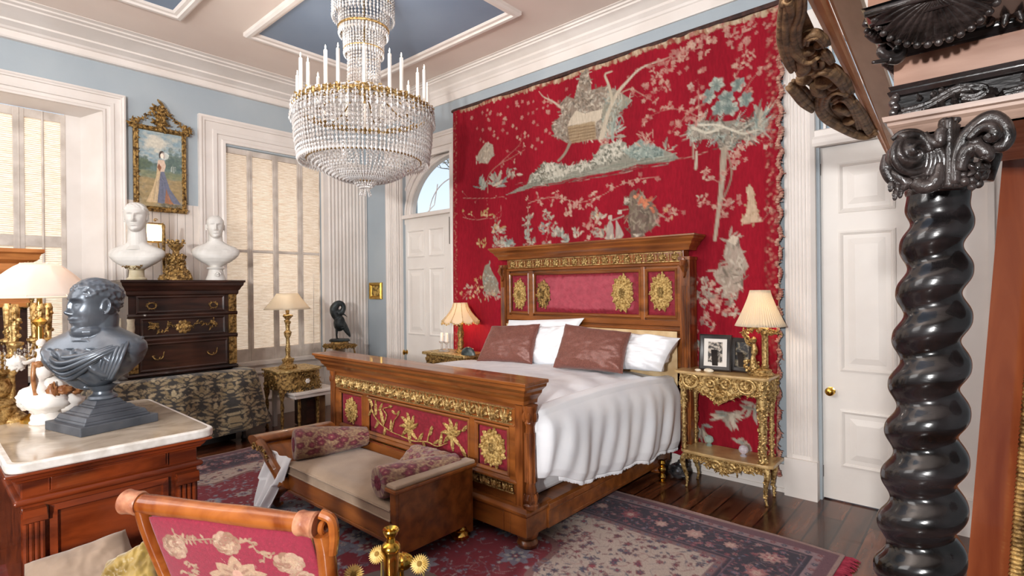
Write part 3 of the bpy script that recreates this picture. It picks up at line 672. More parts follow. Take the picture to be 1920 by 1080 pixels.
# plants rising behind the headboard
for x, y, p, n in ((912, 400, OC, 10), (936, 430, OC+GR, 26), (938, 455, GR, 20), (905, 460, OC, 14), (955, 460, TE, 24), (992, 415, GR, 20), (988, 440, TE, 22), (1000, 455, GR, 16), (1030, 405, GR, 10), (1022, 430, TE+PK, 18), (1046, 440, TE+GR, 30), (1060, 455, TE, 20), (1085, 440, PK+GR, 16), (1110, 425, PK, 10), (1122, 405, OC+GR, 14), (1128, 440, GR, 18), (1070, 400, PK, 14), (1082, 388, PK, 10), (1150, 455, GR, 14), (1200, 450, GR, 14)):
    tuft((x, y), n, 13, 5, p, -PI*1.1, .1, 8)
for a in ([(936, 470), (938, 440), (936, 405)], [(990, 470), (992, 430), (995, 400)], [(1020, 470), (1030, 430), (1030, 400)], [(1105, 460), (1115, 430), (1124, 400)]): spray(a, 9, 7, GR+PK[:1], jit=9)
# left rider
rid = [(905, 520), (912, 498), (920, 494), (926, 508), (936, 524), (940, 548), (932, 556), (914, 552), (908, 540)]
tp(rid, '#8c8877'); mass(rid, TE+GR, 50, 10, 4); mass([(870, 545), (890, 530), (948, 548), (945, 560), (880, 562)], OC+GR+PK, 60, 10, 5); spray([(872, 560), (890, 535), (898, 520)], 8, 6, OC)
# right side: obelisk figure and seated woman
ob = [(1400, 352), (1408, 346), (1414, 354), (1418, 378), (1426, 404), (1434, 414), (1396, 420), (1388, 414), (1400, 400), (1404, 376)]
tp(ob, '#c2ab90'); mass(ob, ['#d3bea2', '#a88d6f', '#c2ab90'], 26, 7, 4); spray([(1434, 412), (1448, 400), (1456, 392)], 6, 5)
wo = [(1362, 452), (1372, 440), (1384, 444), (1388, 462), (1398, 482), (1406, 500), (1396, 512), (1392, 532), (1380, 548), (1368, 562), (1352, 556), (1358, 540), (1346, 528), (1340, 512), (1352, 500), (1364, 496), (1356, 480)]
tp(wo, '#a99d8e'); mass(wo, ['#c1b5a5', '#8f8475', '#a99d8e', '#756b5f'], 70, 16, 4); tp([(1362, 452), (1372, 440), (1384, 446), (1376, 460)], '#cbbca8')
spray([(1350, 556), (1330, 560), (1305, 555)], 12, 9, PK+GR); spray([(1345, 545), (1325, 530), (1308, 520)], 10, 8, PK+GR); spray([(1368, 562), (1372, 580), (1360, 595)], 10, 9, GR+PK); spray([(1330, 560), (1322, 590), (1340, 605)], 10, 8, PK+GR)
# low tufts under the bedside table
for c, n in (((1366, 778), 26), ((1416, 764), 16), ((1312, 800), 14), ((1300, 640), 8), ((1330, 850), 14), ((1400, 830), 8)): tuft(c, n, 24, 6, GR+TE[:1], -.3, 3.5, 7)
tl([(1290, 770), (1310, 810), (1328, 850)], (5, 3), '#8d8375'); tl([(1300, 850), (1325, 838)], (4, 2), '#8d8375'); spray([(1304, 690), (1300, 640), (1312, 600)], 8, 6)
# braided side borders
for k in range(420):
    t = k/419; y = t*CH
    cv.disc(RX.uniform(3, 14), y, 2.5, 2, RX.choice(['#8b4a3c', '#b07a66', '#9a2233']), .6); cv.disc(CW-RX.uniform(2, 24), y, 3, 2.2, RX.choice(['#a05a52', '#b98a76', '#7c3a34', '#9a3038']), .65)
nu, nv = 400, 380
U_, V_ = uvgrid(nu, nv)
X = TX0+(TX1-TX0)*U_; Z = TZ1-(TZ1-TZ0)*V_
X = X-.055*np.clip((U_-.9)/.1, 0, 1)*V_
fold = np.sin(U_*95+2*np.sin(V_*2))*.014*(.35+V_)*(.2+U_)+np.sin(U_*38+1)*.025*(.35+V_)+.010*np.sin(U_*11+V_*2.5)+.022*np.exp(-((U_-.765)/.012)**2)+.022*np.exp(-((U_-.70)/.012)**2)*np.clip(V_*2, 0, 1)
Y = TY-.01-.3*0-fold
TAPM = mat('tapestry_cloth', '#a0142a', vc=True, rough=.9, sheen=.0, spec=.2, scale=60, bump=.3, bscale=220, stretch=(1, 1, .25))
tap = thing('tapestry', 'huge crimson chinoiserie tapestry hanging on the wall behind the headboard', 'tapestry', ((TX0+TX1)/2, TY, 0))
surf('cloth', np.stack([X, Y, Z], 1), nu, nv, TAPM, cv.sample(U_, V_), tap, solid=.004)
mb = MB().box(TX0-.03, TY-.025, TZ1-.006, TX1+.03, TY+.05, TZ1+.022); mb.box(TX0-.02, TY-.015, TZ1+.01, TX1+.02, TY+.05, TZ1+.032)
obj('hanging_batten', mb, mat('dark_batten', '#2b1a17', '#4a2d26', rough=.7, scale=30), tap, world=True, smooth=False, bevel=.006)
mb = MB()
for k in range(210):
    t = k/209; z = sp(t, TZ1-.02, TZ0+.02); x = TX1-.055*t+.012*math.sin(k*.7)
    mb.ell((x, TY-.035+.01*math.sin(k*1.3), z), (.015+.006*RX.random(), .012, .013), 6, 5)
    if k % 3 == 0: mb.tube([(x, TY-.03, z), (x+RX.uniform(.01, .035), TY-.03, z-RX.uniform(-.01, .03))], .003, 4)
obj('braid_edge', mb, mat('braid', '#8e4740', '#c09a86', rough=.9, scale=40), tap, world=True)
# ---------------------------------------------------------------- rug
RW, RH = 1240, 860
X0, X1, Y0, Y1 = -5.22, -.585, .15, 3.39
rg = Canvas(RW, RH, '#7c1a2c'); R2 = random.Random(5)
ppm = RW/(X1-X0)
def rp(x, y): return ((x-X0)*ppm, (Y1-y)*ppm)
yy, xx = np.mgrid[0:RH, 0:RW]; wx = X0+xx/ppm; wy = Y1-yy/ppm
de = np.minimum.reduce([wx-X0, X1-wx, Y1-wy])          # distance from the woven edge
def setc(mask, c): rg.a[mask] = hx(c)
CXm, CYm = -3.0, 1.25
ax = np.abs(wx-CXm)/1.55; ay = np.abs(wy-CYm)/1.62
ang_ = np.arctan2(ay, ax+1e-6); rr = np.hypot(ax, ay); lob = 1+.05*np.cos(ang_*16)
setc(rr > lob, '#b3a196'); setc(np.abs(rr-lob) < .015, '#7f5a58')
core = (np.hypot(ax*1.2, ay*1.15) < .36*(1+.08*np.cos(ang_*12))); setc(core, '#6c6f7e')
def motif(cx, cy, r, pal, ctr, n=8):
    for ring, k in ((1., n), (.62, max(5, n-2))):
        c = R2.choice(pal)
        for i in range(k): rg.leaf(cx, cy, 2*PI*i/k+ring, r*ring, r*.5*ring, c, .85)
    rg.disc(cx, cy, r*.2, r*.2, ctr, .9)
def scatter(mask, n, r0, r1, pal, ctrs, al=.8, leafy=.5):
    k = 0
    while k < n:
        x = R2.randrange(RW); y = R2.randrange(RH)
        k += 1
        if not mask[y, x]: continue
        if R2.random() < leafy: rg.leaf(x, y, R2.uniform(0, 6.3), R2.uniform(r0, r1)*1.6, R2.uniform(r0, r1)*.6, R2.choice(pal), al)
        elif R2.random() < .5:
            a = R2.uniform(0, 6.3); L = r1*2.4; rg.line([(x, y), (x+math.cos(a)*L, y+math.sin(a)*L), (x+math.cos(a+.8)*L*1.5, y+math.sin(a+.8)*L*1.5)], 1.6, R2.choice(pal), al)
        else: motif(x, y, R2.uniform(r0, r1), pal, R2.choice(ctrs), 6)
fieldm = de > .50
scatter((rr > lob) & fieldm, 11000, 4, 8, ['#6d3a42', '#84303e', '#4d4f62', '#8c6a68', '#5f2c38', '#3a3b52'], ['#3d3f55', '#a03344'])
redm = (rr < lob) & ~core & fieldm
scatter(redm, 9000, 3, 7, ['#8b8f9c', '#a6a2a2', '#6e2230', '#7b7f90', '#5b3a4a'], ['#cbbfae', '#3a3f58'])
for k in range(120):
    a = R2.uniform(0, 2*PI); q = R2.uniform(.3, .95); p = rp(CXm+1.5*q*math.cos(a), CYm+1.55*q*math.sin(a)); r = R2.uniform(16, 30)
    motif(p[0], p[1], r, ['#8d909c', '#a9a39f', '#767b8c'], '#3e3350', 8); motif(p[0], p[1], r*.45, ['#7c2b3c', '#4a4f68'], '#cbbfae', 6)
scatter(core, 3600, 4, 8, ['#a9a3a3', '#8b2c3b', '#3f4258', '#b3a8a0', '#8d8f9d'], ['#9c2d3c', '#d0c4b4'])
# borders
setc(de < .50, '#4c2f3c'); setc((de < .50) & (de > .46), '#7d5f62'); setc((de < .455) & (de > .10), '#332a3a'); setc((de < .13) & (de > .085), '#8f767a'); setc(de < .085, '#6a4650'); setc(de < .025, '#9c7f78')
setc((de > .43) & (de < .44), '#6f5560'); setc((de > .15) & (de < .16), '#6f5560')
def along(d, step, fn):
    n = int((X1-X0-2*d)/step)
    for i in range(n+1): fn(*rp(X0+d+(X1-X0-2*d)*i/n, Y1-d), 0, i)
    n = int((Y1-d-Y0)/step)
    for s_ in (X0+d, X1-d):
        for i in range(1, n+1): fn(*rp(s_, Y1-d-step*i), 1, i)
scatter((de < .43) & (de > .16), 17000, 3, 6, ['#8f5a60', '#7a3846', '#6b6a80', '#a3807c', '#8c4c56'], ['#b89a90', '#7c2434'])
along(.295, .21, lambda x, y, o, i: (motif(x, y, 17 if i % 2 else 12, ['#a56a6a', '#8f4450', '#b58d86'], '#3a2436', 8), motif(x, y, 7, ['#c3a79b'], '#7c2434', 6)))
along(.48, .05, lambda x, y, o, i: rg.flower(x, y, 4, '#7a3f48' if i % 2 else '#55566c', '#c9b6a6', 5, .9))
along(.10, .06, lambda x, y, o, i: rg.flower(x, y, 5, '#7a3f48' if i % 2 else '#3f4056', '#c9b6a6', 5, .9))
pass
rg.a[:] = rg.a*(1+np.random.RandomState(3).uniform(-.14, .14, rg.a.shape[:2]))[..., None]
nu, nv = 760, 530
U_, V_ = uvgrid(nu, nv); X = X0+(X1-X0)*U_; Y = Y1-(Y1-Y0)*V_
Y = Y+.012*np.sin(X*5)*(V_ < .02)+.008*np.sin(X*3.1); X = X+.01*np.sin(Y*4)
Z = .010+.0025*np.sin(X*7+Y*3)*np.sin(Y*9)
RUGM = mat('rug_wool', '#8c2434', vc=True, rough=.95, sheen=.1, scale=200, bump=.5, bscale=300)
rug = thing('rug', 'large worn crimson and navy patterned rug under the bed and bench', 'rug', ((X0+X1)/2, (Y0+Y1)/2, 0))
surf('pile', np.stack([X, Y, Z], 1), nu, nv, RUGM, rg.sample(U_, V_), rug, solid=.007)
mb = MB(); mr = MB()
for k in range(760):
    y = sp(k/759, Y0, Y1-.01); L = R2.uniform(.035, .075); x = X1+.01*math.sin(y*4)
    (mr).tube([(x-.005, y, .008), (x+L*.5, y+R2.uniform(-.01, .01), .012), (x+L, y+R2.uniform(-.02, .02), .004)], .0035, 4)
obj('fringe', mr, mat('crimson_fringe', '#7c1c30', '#a03548', rough=.9, scale=30), rug, world=True)
mb = MB().tube([(x, Y1+.008*math.sin(x*3.1)+.004, .008) for x in np.linspace(X0, X1, 300)], .008, 6)
obj('bound_edge', mb, mat('pink_binding', '#9b7470', '#c0a29a', rough=.9, scale=60), rug, world=True)
# ---------------------------------------------------------------- bed
bed = thing('bed', 'carved walnut and gilt double bed with crimson velvet panels', 'bed', (-2.8, 3.1, 0))
UX, UZ = (1, 0, 0), (0, 0, 1)
def bp(name, mb, m, **k): k.setdefault('world', True); return obj(name, mb, m, k.pop('parent', bed), **k)
# headboard --------------------------------------------------------------
Y4 = 4.0
hb = MB()
crn = [(0, 0), (.03, 0), (.035, .02), (.05, .035), (.07, .05), (.075, .065), (.11, .085), (.115, .1), (.13, .105), (.13, .12), (0, .12)]
def crown(mb, x0, x1, yf, yb, z, k=1., kz=1.):
    """moulded crown running round front and both ends"""
    pr = [(a*k, b*kz) for a, b in crn]
    mb.sweep(pr, [(x0, yb, z), (x0, yf, z), (x1, yf, z), (x1, yb, z)], [(-1, 0, 0), (-1, -1, 0), (1, -1, 0), (1, 0, 0)], [UZ]*4)
    mb.box(x0, yf, z, x1, yb, z+.12*kz)
crown(hb, -3.66, -1.71, Y4-.02, Y4+.1, 1.775, .75)
hb.box(-3.60, Y4, 1.69, -1.75, Y4+.1, 1.78); hb.box(-3.60, Y4+.02, .85, -1.75, Y4+.08, 1.70)
hb.sweep([(0, 0), (.03, 0), (.035, .01), (.03, .02), (.02, .03), (0, .03)], [(-3.6, Y4+.02, 1.66), (-1.75, Y4+.02, 1.66)], [(0, -1, 0)]*2, [UZ]*2)
for z0, z1 in ((1.18, 1.225), (1.14, 1.16)): hb.box(-3.6, Y4-.01, z0, -1.75, Y4+.03, z1)
for x0, x1, y_ in ((-3.60, -3.565, 0), (-3.31, -3.26, 0), (-2.115, -2.08, 0), (-1.80, -1.75, 0)): hb.box(x0, Y4-.012, 1.22, x1, Y4+.03, 1.66)
HB = bp('headboard', hb, WALNUT, smooth=False, bevel=.004); CUR = HB
for x0, x1 in ((-3.565, -3.31), (-3.26, -2.115), (-2.08, -1.80)):
    mb = MB().frame([(0, 0), (0, .012), (.008, .018), (.018, .012), (.024, 0)], (x0, Y4+.0, 1.24), UX, UZ, x1-x0, .40); mb = bp('panel_frame', mb, WALNUT, parent=CUR)
VELC = mat('worn_velvet', '#a01530', vc=True, rough=.7, sheen=.12, scale=25, detail=5, bump=.15, bscale=60)
def velvet_panel(name, x0, x1, z0, z1, y, worn=False, flor=None, res=120, parent=None):
    w, h = (x1-x0), (z1-z0); s_ = 300; c = Canvas(max(40, int(w*s_)), max(40, int(h*s_)), '#7c0e22'); R = random.Random(int(x0*100))
    for _ in range(int(w*h*3500)): c.disc(R.uniform(0, c.w), R.uniform(0, c.h), R.uniform(1, 5), R.uniform(1, 4), R.choice(['#7d0d22', '#9c1c33', '#a02238']), .35)
    if worn:
        for _ in range(3800):
            x = R.gauss(.5, .26); y_ = R.uniform(.12, .84)
            if .06 < x < .93: c.disc(x*c.w, y_*c.h, R.uniform(3, 12), R.uniform(3, 8), R.choice(['#a84452', '#a23c4b', '#b04e5b']), .22)
        for _ in range(90): x, y_ = R.uniform(.12, .85)*c.w, R.uniform(.1, .95)*c.h; c.line([(x, y_), (x+R.uniform(-12, 20), y_+R.uniform(2, 16))], 1.5, '#8d2036', .6)
    if flor: flor(c)
    nu = max(12, int(res*w/.6)); nv = max(12, int(res*h/.6)); U_, V_ = uvgrid(nu, nv)
    P = np.stack([x0+w*U_, y-.008*np.clip(np.minimum.reduce([U_, 1-U_, V_, 1-V_])*12, 0, 1), z1-h*V_], 1)
    return surf(name, P, nu, nv, VELC, c.sample(U_, V_), CUR)
def goldmotif(mb, c, rx, rz, y, seed=1):
    """openwork gilt boss of leaves and scrolls on a vertical panel facing -y"""
    O = (0, y, 0); R = random.Random(seed); n = 14
    rosette(mb, O, UX, UZ, c, rx*.98, 14, .010, ry=rz*.98, rings=9); rosette(mb, O, UX, UZ, c, rx*.66, 10, .012, w=.005, ry=rz*.66)
    for i in range(26): a = 2*PI*i/26; q = .82+.1*(i % 2); mb.ell((c[0]+rx*q*math.cos(a), y-.008, c[1]+rz*q*math.sin(a)), (rx*.09, .006, rx*.09), 6, 5); rosette(mb, O, UX, UZ, c, rx*.34, 6, .014, w=.008, ry=rz*.34)
    for i in range(n):
        a = 2*PI*i/n+.1; p = (c[0]+rx*.55*math.cos(a), c[1]+rz*.55*math.sin(a)); k = 1 if i % 2 else .75
        leaf(mb, O, UX, UZ, p, math.atan2(math.sin(a)*rz, math.cos(a)*rx), .55*math.hypot(rx*math.cos(a), rz*math.sin(a))*k, rx*.42, .01, 4)
        scroll(mb, O, UX, UZ, (c[0]+rx*.72*math.cos(a+.22), c[1]+rz*.72*math.sin(a+.22)), rx*.13, a, 1.1, .005)
pf = velvet_panel('velvet_panel', -3.545, -3.33, 1.26, 1.62, Y4+.015); mb = MB(); goldmotif(mb, (-3.435, 1.43), .085, .15, Y4+.0, 1); bp('gilt_boss', mb, EMB, parent=CUR)
velvet_panel('velvet_panel', -3.24, -2.135, 1.26, 1.62, Y4+.015, worn=True)
mb = MB(); goldmotif(mb, (-3.14, 1.43), .085, .135, Y4+.0, 2); o = bp('gilt_boss', mb, GILTD, parent=CUR); o['label'] = 'tarnished gilt boss on worn velvet'
mb = MB(); goldmotif(mb, (-2.29, 1.44), .105, .16, Y4, 3); bp('gilt_boss', mb, EMB, parent=CUR)
velvet_panel('velvet_panel', -2.06, -1.82, 1.26, 1.62, Y4+.015); mb = MB(); goldmotif(mb, (-1.94, 1.45), .10, .155, Y4, 4); bp('gilt_boss', mb, EMB, parent=CUR)
def frieze(mb, x0, x1, z0, z1, y, n, seed, slant=0):
    O = (0, y, 0); R = random.Random(seed); h = z1-z0; w = (x1-x0)/n
    for i in range(n):
        c = x0+(i+.5)*w
        if slant:
            for k in range(3): leaf(mb, O, UX, UZ, (c-w*.22+k*w*.15, z0+h*.10), PI/2+.3-k*.34, h*.82, w*.32, .016, 4)
            scroll(mb, O, UX, UZ, (c+w*.28, z0+h*.3), h*.16, 0, 1.1, .005)
            mb.ell((c+w*.35, y-.008, z0+h*.3), (w*.12, .008, h*.12), 8, 6); mb.ell((c+w*.35, y-.008, z0+h*.7), (w*.09, .006, h*.09), 8, 6)
        else:
            for a in (PI/2, PI/2+.8, PI/2-.8, -PI/2+.7, -PI/2-.7, 0, PI): leaf(mb, O, UX, UZ, (c, z0+h*.45), a, h*.5, w*.40, .014, 3)
            mb.ell((c, y-.012, z0+h*.5), (w*.13, .01, h*.14), 8, 6); mb.tube([(c+w*.5, y-.006, z0+h*.15), (c+w*.5, y-.01, z0+h*.85)], .004, 5)
    mb.box(x0, y-.01, z0, x1, y, z0+.006); mb.box(x0, y-.01, z1-.006, x1, y, z1)
mb = MB(); frieze(mb, -3.575, -1.765, 1.69, 1.77, Y4, 17, 3); bp('gilt_frieze', mb, GILT, parent=CUR)
for sx in (-1, 1):
    x0, x1 = ((-3.665, -3.60), (-1.77, -1.69))[sx > 0]
    mb = MB().box(x0, Y4-.03, .25, x1, Y4+.1, 1.72); mb.box(x0-.008, Y4-.045, 1.70, x1+.008, Y4+.1, 1.725)
    for k in range(3): x = sp((k+.5)/3, x0+.01, x1-.01); mb.tube([(x, Y4-.032, .3), (x, Y4-.032, 1.5)], .008, 6)
    leaf(mb, (0, Y4-.035, 0), UX, UZ, ((x0+x1)/2, 1.72), -PI/2, .16, .06, .02, 4); mb.tube([((x0+x1)/2, Y4-.06, 1.69), ((x0+x1)/2, Y4-.075, 1.66), ((x0+x1)/2, Y4-.04, 1.60)], [.02, .024, .01], 8)
    bp('bedpost', mb, WALNUTZ, smooth=True, ang=30)
PADM = mat('cream_padding', '#c7a678', '#e0c69b', rough=.7, scale=9, detail=5, bump=.2, bscale=14)
mb = MB().grid(lambda u, v: (sp(u, -3.6, -1.8), Y4-.02-.02*math.sin(PI*u)*math.sin(PI*v)+.003*math.sin(u*60)*math.sin(v*9), sp(v, .6, 1.14)), 60, 12); bp('padded_panel', mb, PADM)
# footboard ---------------------------------------------------------------
YFb = 2.30
mb = MB(); crown(mb, -4.03, -1.96, YFb, YFb+.1, .835, .85, 1.2)
mb.box(-4.03, YFb, .8, -1.96, YFb+.1, .85); mb.box(-3.96, YFb+.02, .1, -2.0, YFb+.08, .82)
mb.sweep([(0, 0), (.02, 0), (.024, .01), (.016, .022), (0, .022)], [(-3.93, YFb+.01, .695), (-2.02, YFb+.01, .695)], [(0, -1, 0)]*2, [UZ]*2)
mb.sweep([(0, 0), (.03, 0), (.03, .012), (.02, .02), (.01, .035), (0, .035)], [(-3.96, YFb+.01, .375), (-2.0, YFb+.01, .375)], [(0, -1, 0)]*2, [UZ]*2)
for x0, x1 in ((-3.95, -3.90), (-3.56, -3.51), (-2.39, -2.345), (-2.06, -2.01)): mb.box(x0, YFb-.01, .39, x1, YFb+.02, .70)
mb.box(-3.95, YFb-.006, .70, -2.01, YFb+.02, .81)
CUR = bp('footboard', mb, WALNUT, smooth=False, bevel=.004)
for x0, x1 in ((-3.90, -3.56), (-3.51, -2.39), (-2.345, -2.06)):
    mb = MB().frame([(0, 0), (0, .01), (.008, .016), (.018, .01), (.024, 0)], (x0, YFb, .405), UX, UZ, x1-x0, .285); bp('panel_frame', mb, WALNUT, parent=CUR)
    velvet_panel('velvet_panel', x0+.02, x1-.02, .425, .672, YFb+.012)
mb = MB(); goldmotif(mb, (-3.73, .545), .085, .10, YFb, 5); bp('gilt_boss', mb, EMB, parent=CUR)
mb = MB(); goldmotif(mb, (-2.2, .545), .105, .115, YFb, 6); bp('gilt_boss', mb, EMB, parent=CUR)
# gilt plant scrolls across the centre panel
mb = MB(); O = (0, YFb, 0)
def stem(pts, th=.006): P = bez(pts, 8); mb.tube(plane_pts([(p[0], p[1], th) for p in P], O, UX, UZ), [th*sp(i/len(P), 1, .5) for i in range(len(P))], 6)
stem([(-3.46, .64), (-3.42, .56), (-3.32, .50), (-3.2, .47), (-3.08, .46)]); stem([(-3.3, .5), (-3.26, .58), (-3.3, .62), (-3.22, .645)]); stem([(-3.2, .47), (-3.17, .55), (-3.12, .6)])
for (x, z, a, L, w_) in ((-3.44, .62, 2.3, .1, .04), (-3.45, .60, -2.2, .08, .03), (-3.4, .56, 1.6, .11, .045), (-3.36, .53, -2.2, .09, .04), (-3.31, .51, 1.9, .12, .05), (-3.28, .49, -1.9, .07, .04), (-3.22, .48, 1.4, .08, .03), (-3.36, .6, .9, .08, .035), (-3.24, .64, .3, .05, .03), (-3.2, .62, -.4, .05, .03), (-3.14, .6, .8, .05, .03)): leaf(mb, O, UX, UZ, (x, z), a, L, w_, .009, 4)
for cx_, cz_, s_ in ((-3.0, .53, 1), (-2.56, .56, .95)):
    for a in (.2, .8, 1.5, 2.2, 2.9, 3.6, 4.6, 5.4): leaf(mb, O, UX, UZ, (cx_, cz_), a, .11*s_, .045, .012, 4, curl=.5)
    rosette(mb, O, UX, UZ, (cx_, cz_), .035, 6, .016)
stem([(-3.08, .46), (-2.95, .45), (-2.8, .47), (-2.7, .46), (-2.6, .5)]); stem([(-2.8, .47), (-2.78, .53), (-2.74, .57)])
for (x, z, a, L, w_) in ((-2.9, .46, .9, .08, .04), (-2.85, .46, -1, .05, .03), (-2.78, .52, 1.2, .07, .04), (-2.74, .47, .5, .08, .03), (-2.68, .47, 1.3, .09, .04), (-2.48, .5, -.9, .09, .04), (-2.46, .6, .8, .06, .035)): leaf(mb, O, UX, UZ, (x, z), a, L, w_, .009, 4)
o = bp('gilt_plant_scroll', mb, EMB, parent=CUR)
mb = MB(); frieze(mb, -3.94, -2.03, .712, .805, YFb-.006, 19, 4, slant=1); bp('gilt_frieze', mb, GILT, parent=CUR)
mb = MB(); frieze(mb, -3.9, -2.035, .31, .37, YFb+.005, 20, 5, slant=1); bp('gilt_frieze', mb, GILT, parent=CUR)
for sx in (-1, 1):
    x0, x1 = ((-4.02, -3.95), (-2.01, -1.955))[sx > 0]; xc = (-4.0, -1.925)[sx > 0]
    mb = MB().box(x0, YFb-.015, .25, x1, YFb+.1, .83)
    mb.lathe([(.045, 0), (.045, .02), (.035, .03), (.042, .05), (.03, .08), (.034, .1), (.026, .13), (.03, .42), (.026, .46), (.034, .48), (.028, .5), (.045, .56), (.045, .58)], (xc, YFb+.02, .255), 20)
    for k in range(8): a = 2*PI*k/8; mb.tube([(xc+.03*math.cos(a), YFb+.02+.03*math.sin(a), .4), (xc+.03*math.cos(a), YFb+.02+.03*math.sin(a), .68)], .006, 5)
    for k in range(6): a = 2*PI*k/6; mb.ell((xc+.036*math.cos(a), YFb+.02+.036*math.sin(a), .77), (.013, .013, .03), 6, 5); mb.ell((xc+.036*math.cos(a), YFb+.02+.036*math.sin(a), .31), (.012, .012, .03), 6, 5)
    bp('bedpost', mb, WALNUTZ, ang=30)
# plinth and side rails
mb = MB(); x0, x1 = -4.08, -1.9
pr = [(0, .1), (.03, .1), (.03, .215), (.04, .225), (.04, .24), (.02, .255), (0, .26)]
mb.sweep(pr, [(x0+.03, 2.5, 0), (x0+.03, YFb-.01, 0), (x1-.04, YFb-.01, 0), (x1-.04, 2.5, 0)], [(-1, 0, 0), (-1, -1, 0), (1, -1, 0), (1, 0, 0)], [UZ]*4); mb.box(x0+.03, YFb-.01, .1, x1-.04, 2.5, .255)
for xx_ in (-1.91, -2.08, -2.03): mb.box(xx_-.004, YFb-.045, .105, xx_+.004, YFb-.035, .215)
bp('plinth', mb, WALNUT, smooth=False, bevel=.004)
for sx in (-1, 1):
    xo = (-4.04, -1.9)[sx > 0]; xh = (-3.72, -1.70)[sx > 0]
    mb = MB().sweep([(0, .1), (.0, .1), (.03, .1), (.03, .2), (.04, .21), (.04, .24), (.02, .25), (-.1, .25), (-.1, .1)], [(xo, 2.45, 0), (xo, 3.4, 0), (xh, 4.05, 0)] if sx < 0 else [(xo-.03, 2.45, 0), (xo-.03, 4.05, 0)], [(sx, 0, 0)]*(3 if sx < 0 else 2), [UZ]*(3 if sx < 0 else 2))
    if sx > 0:
        mb.box(xo-.01, 2.7, .115, xo+.004, 4.0, .125); mb.box(xo-.01, 2.7, .195, xo+.004, 4.0, .2)
    bp('side_rail', mb, WALNUT, smooth=False, bevel=.003)
for (x, y) in ((-1.97, 2.34), (-4.0, 2.34), (-1.97, 3.95), (-3.7, 3.95)):
    mb = MB().lathe([(.0, 0), (.03, 0), (.055, .012), (.062, .03), (.055, .048), (.045, .055), (.06, .065), (.065, .08), (.06, .1), (.0, .101)], (x, y, 0.012), 24); bp('bun_foot', mb, BRASS if 0 else WALNUTZ)
mb = MB().box(-3.95, 2.42, .25, -1.99, 3.97, .74); bp('mattress', mb, LINEN, smooth=False, bevel=.06, seg=4)
# duvet -------------------------------------------------------------------
nu, nv = 240, 150; U_, V_ = uvgrid(nu, nv)
def duvet(u, v):
    y = sp(v, 2.335, 3.97); xr = sp(sstep(v, 0, 1), -1.90, -1.84); xl = sp(v, -3.98, -3.72)
    hemr = .42-.10*sstep(v, 0, .35)-.075*v+.012*math.sin(v*24); topz = .80+.03*math.sin(PI*min(1, v*1.05))-.015*sstep(v, .8, 1)
    # arc-length style mapping: left side drop, top, right side drop
    A, B = .12, .62
    if u < A: t = u/A; x = xl-.02+.03*math.sin(t*PI/2); z = sp(t, .55, topz-.05)
    elif u < B: t = (u-A)/(B-A); x = sp(t, xl, xr-.05); z = topz-.05+.05*min(1, (t*6)**.5, ((1-t)*5+.001)**.5*1.0)
    else:
        t = (u-B)/(1-B); x = xr-.05+.085*math.sin(min(1, t*3)*PI/2)+.015*t; z = topz-.0-.06*min(1, t*4)**2
        if t > .12: z = sp((t-.12)/.88, topz-.035, hemr)
        f = sstep(t, .05, .7); ph = v*30+1.6*t+2*math.sin(v*5+t*2); x += f*(.013*math.sin(ph)+.008*math.sin(v*67+t*4+3)+.012*math.sin(v*13-1)); z += f*.008*math.sin(ph+.8)
        x += .03*math.sin(t*PI)
        if t > .9: x += -.015*(t-.9)/.1
        x -= .075*(1-sstep(v, 0, .045))*min(1, t*3)
    w_ = fbm(x*2.4, y*1.1, 1)*.016+fbm(x*6, y*3, 4)*.006
    if u >= A and u < B: z += w_+.006*math.sin((x*1.2+y*2.2)*9)*sstep(x, -3, -2)
    return (x, y, z)
P = np.array([duvet(a, b) for a, b in zip(U_, V_)])
duv = thing('duvet', 'plain white duvet draped over the walnut and gilt bed', 'duvet', (-2.8, 3.1, .8))
surf('cover', P, nu, nv, LINEN, None, duv, solid=.02, offs=0)
mb = MB()
for k in range(210):
    v = .10+.9*k/209; a, b, c = duvet(1.0, v); R = R2.uniform
    mb.ell((a+.004, b, c-.012), (.006, .008, .012+R(0, .008)), 6, 4)
obj('lace_hem', mb, LINEN, duv, world=True)
# pillows -----------------------------------------------------------------
def pillow(name, bl, br, tl_, tr, th, m, label, group, seed=0, wr=.006, pinch=.06, parent=None, n=56):
    bl, br, tl_, tr = map(V, (bl, br, tl_, tr)); c = (bl+br+tl_+tr)/4; N_ = (br-bl).cross(tl_-bl).normalized()
    t = thing(name, label, 'pillow', c, 0, group) if parent is None else parent
    mb = MB(); W_, H_ = (br-bl).length, (tl_-bl).length
    for s_ in (1, -1):
        def f(u, v):
            a, b = 2*u-1, 2*v-1
            uu = .5+.5*a*(1-pinch*(1-b*b)*abs(a)**3); vv = .5+.5*b*(1-pinch*(1-a*a)*abs(b)**3)
            p = bl*(1-uu)*(1-vv)+br*uu*(1-vv)+tl_*(1-uu)*vv+tr*uu*vv
            d = max(0, (1-a**4)*(1-b**4))**.42*(1-.25*(a*a+b*b)/2)
            k = fbm(uu*3+seed, vv*3, s_)*wr*1.6+abs(math.sin((uu*1.3+vv)*9+seed))*wr*.4*(abs(a)**2+abs(b)**2)+fbm(uu*9, vv*9, seed)*wr*.4
            cr = (abs(a)*abs(b))**1.2; k += math.sin(math.atan2(b, a)*14+seed)*wr*cr*1.2
            return p+N_*(s_*th/2*d+k*min(1, d*2)*s_)
        mb.grid(f, n, n)
    o = obj('cushion', mb, m, t, world=True, ang=0); return t
G = 'bed pillows'
def P3(px, py, y): q = on_y(px, py, y); return (float(q[0]), float(q[1]), float(q[2]))
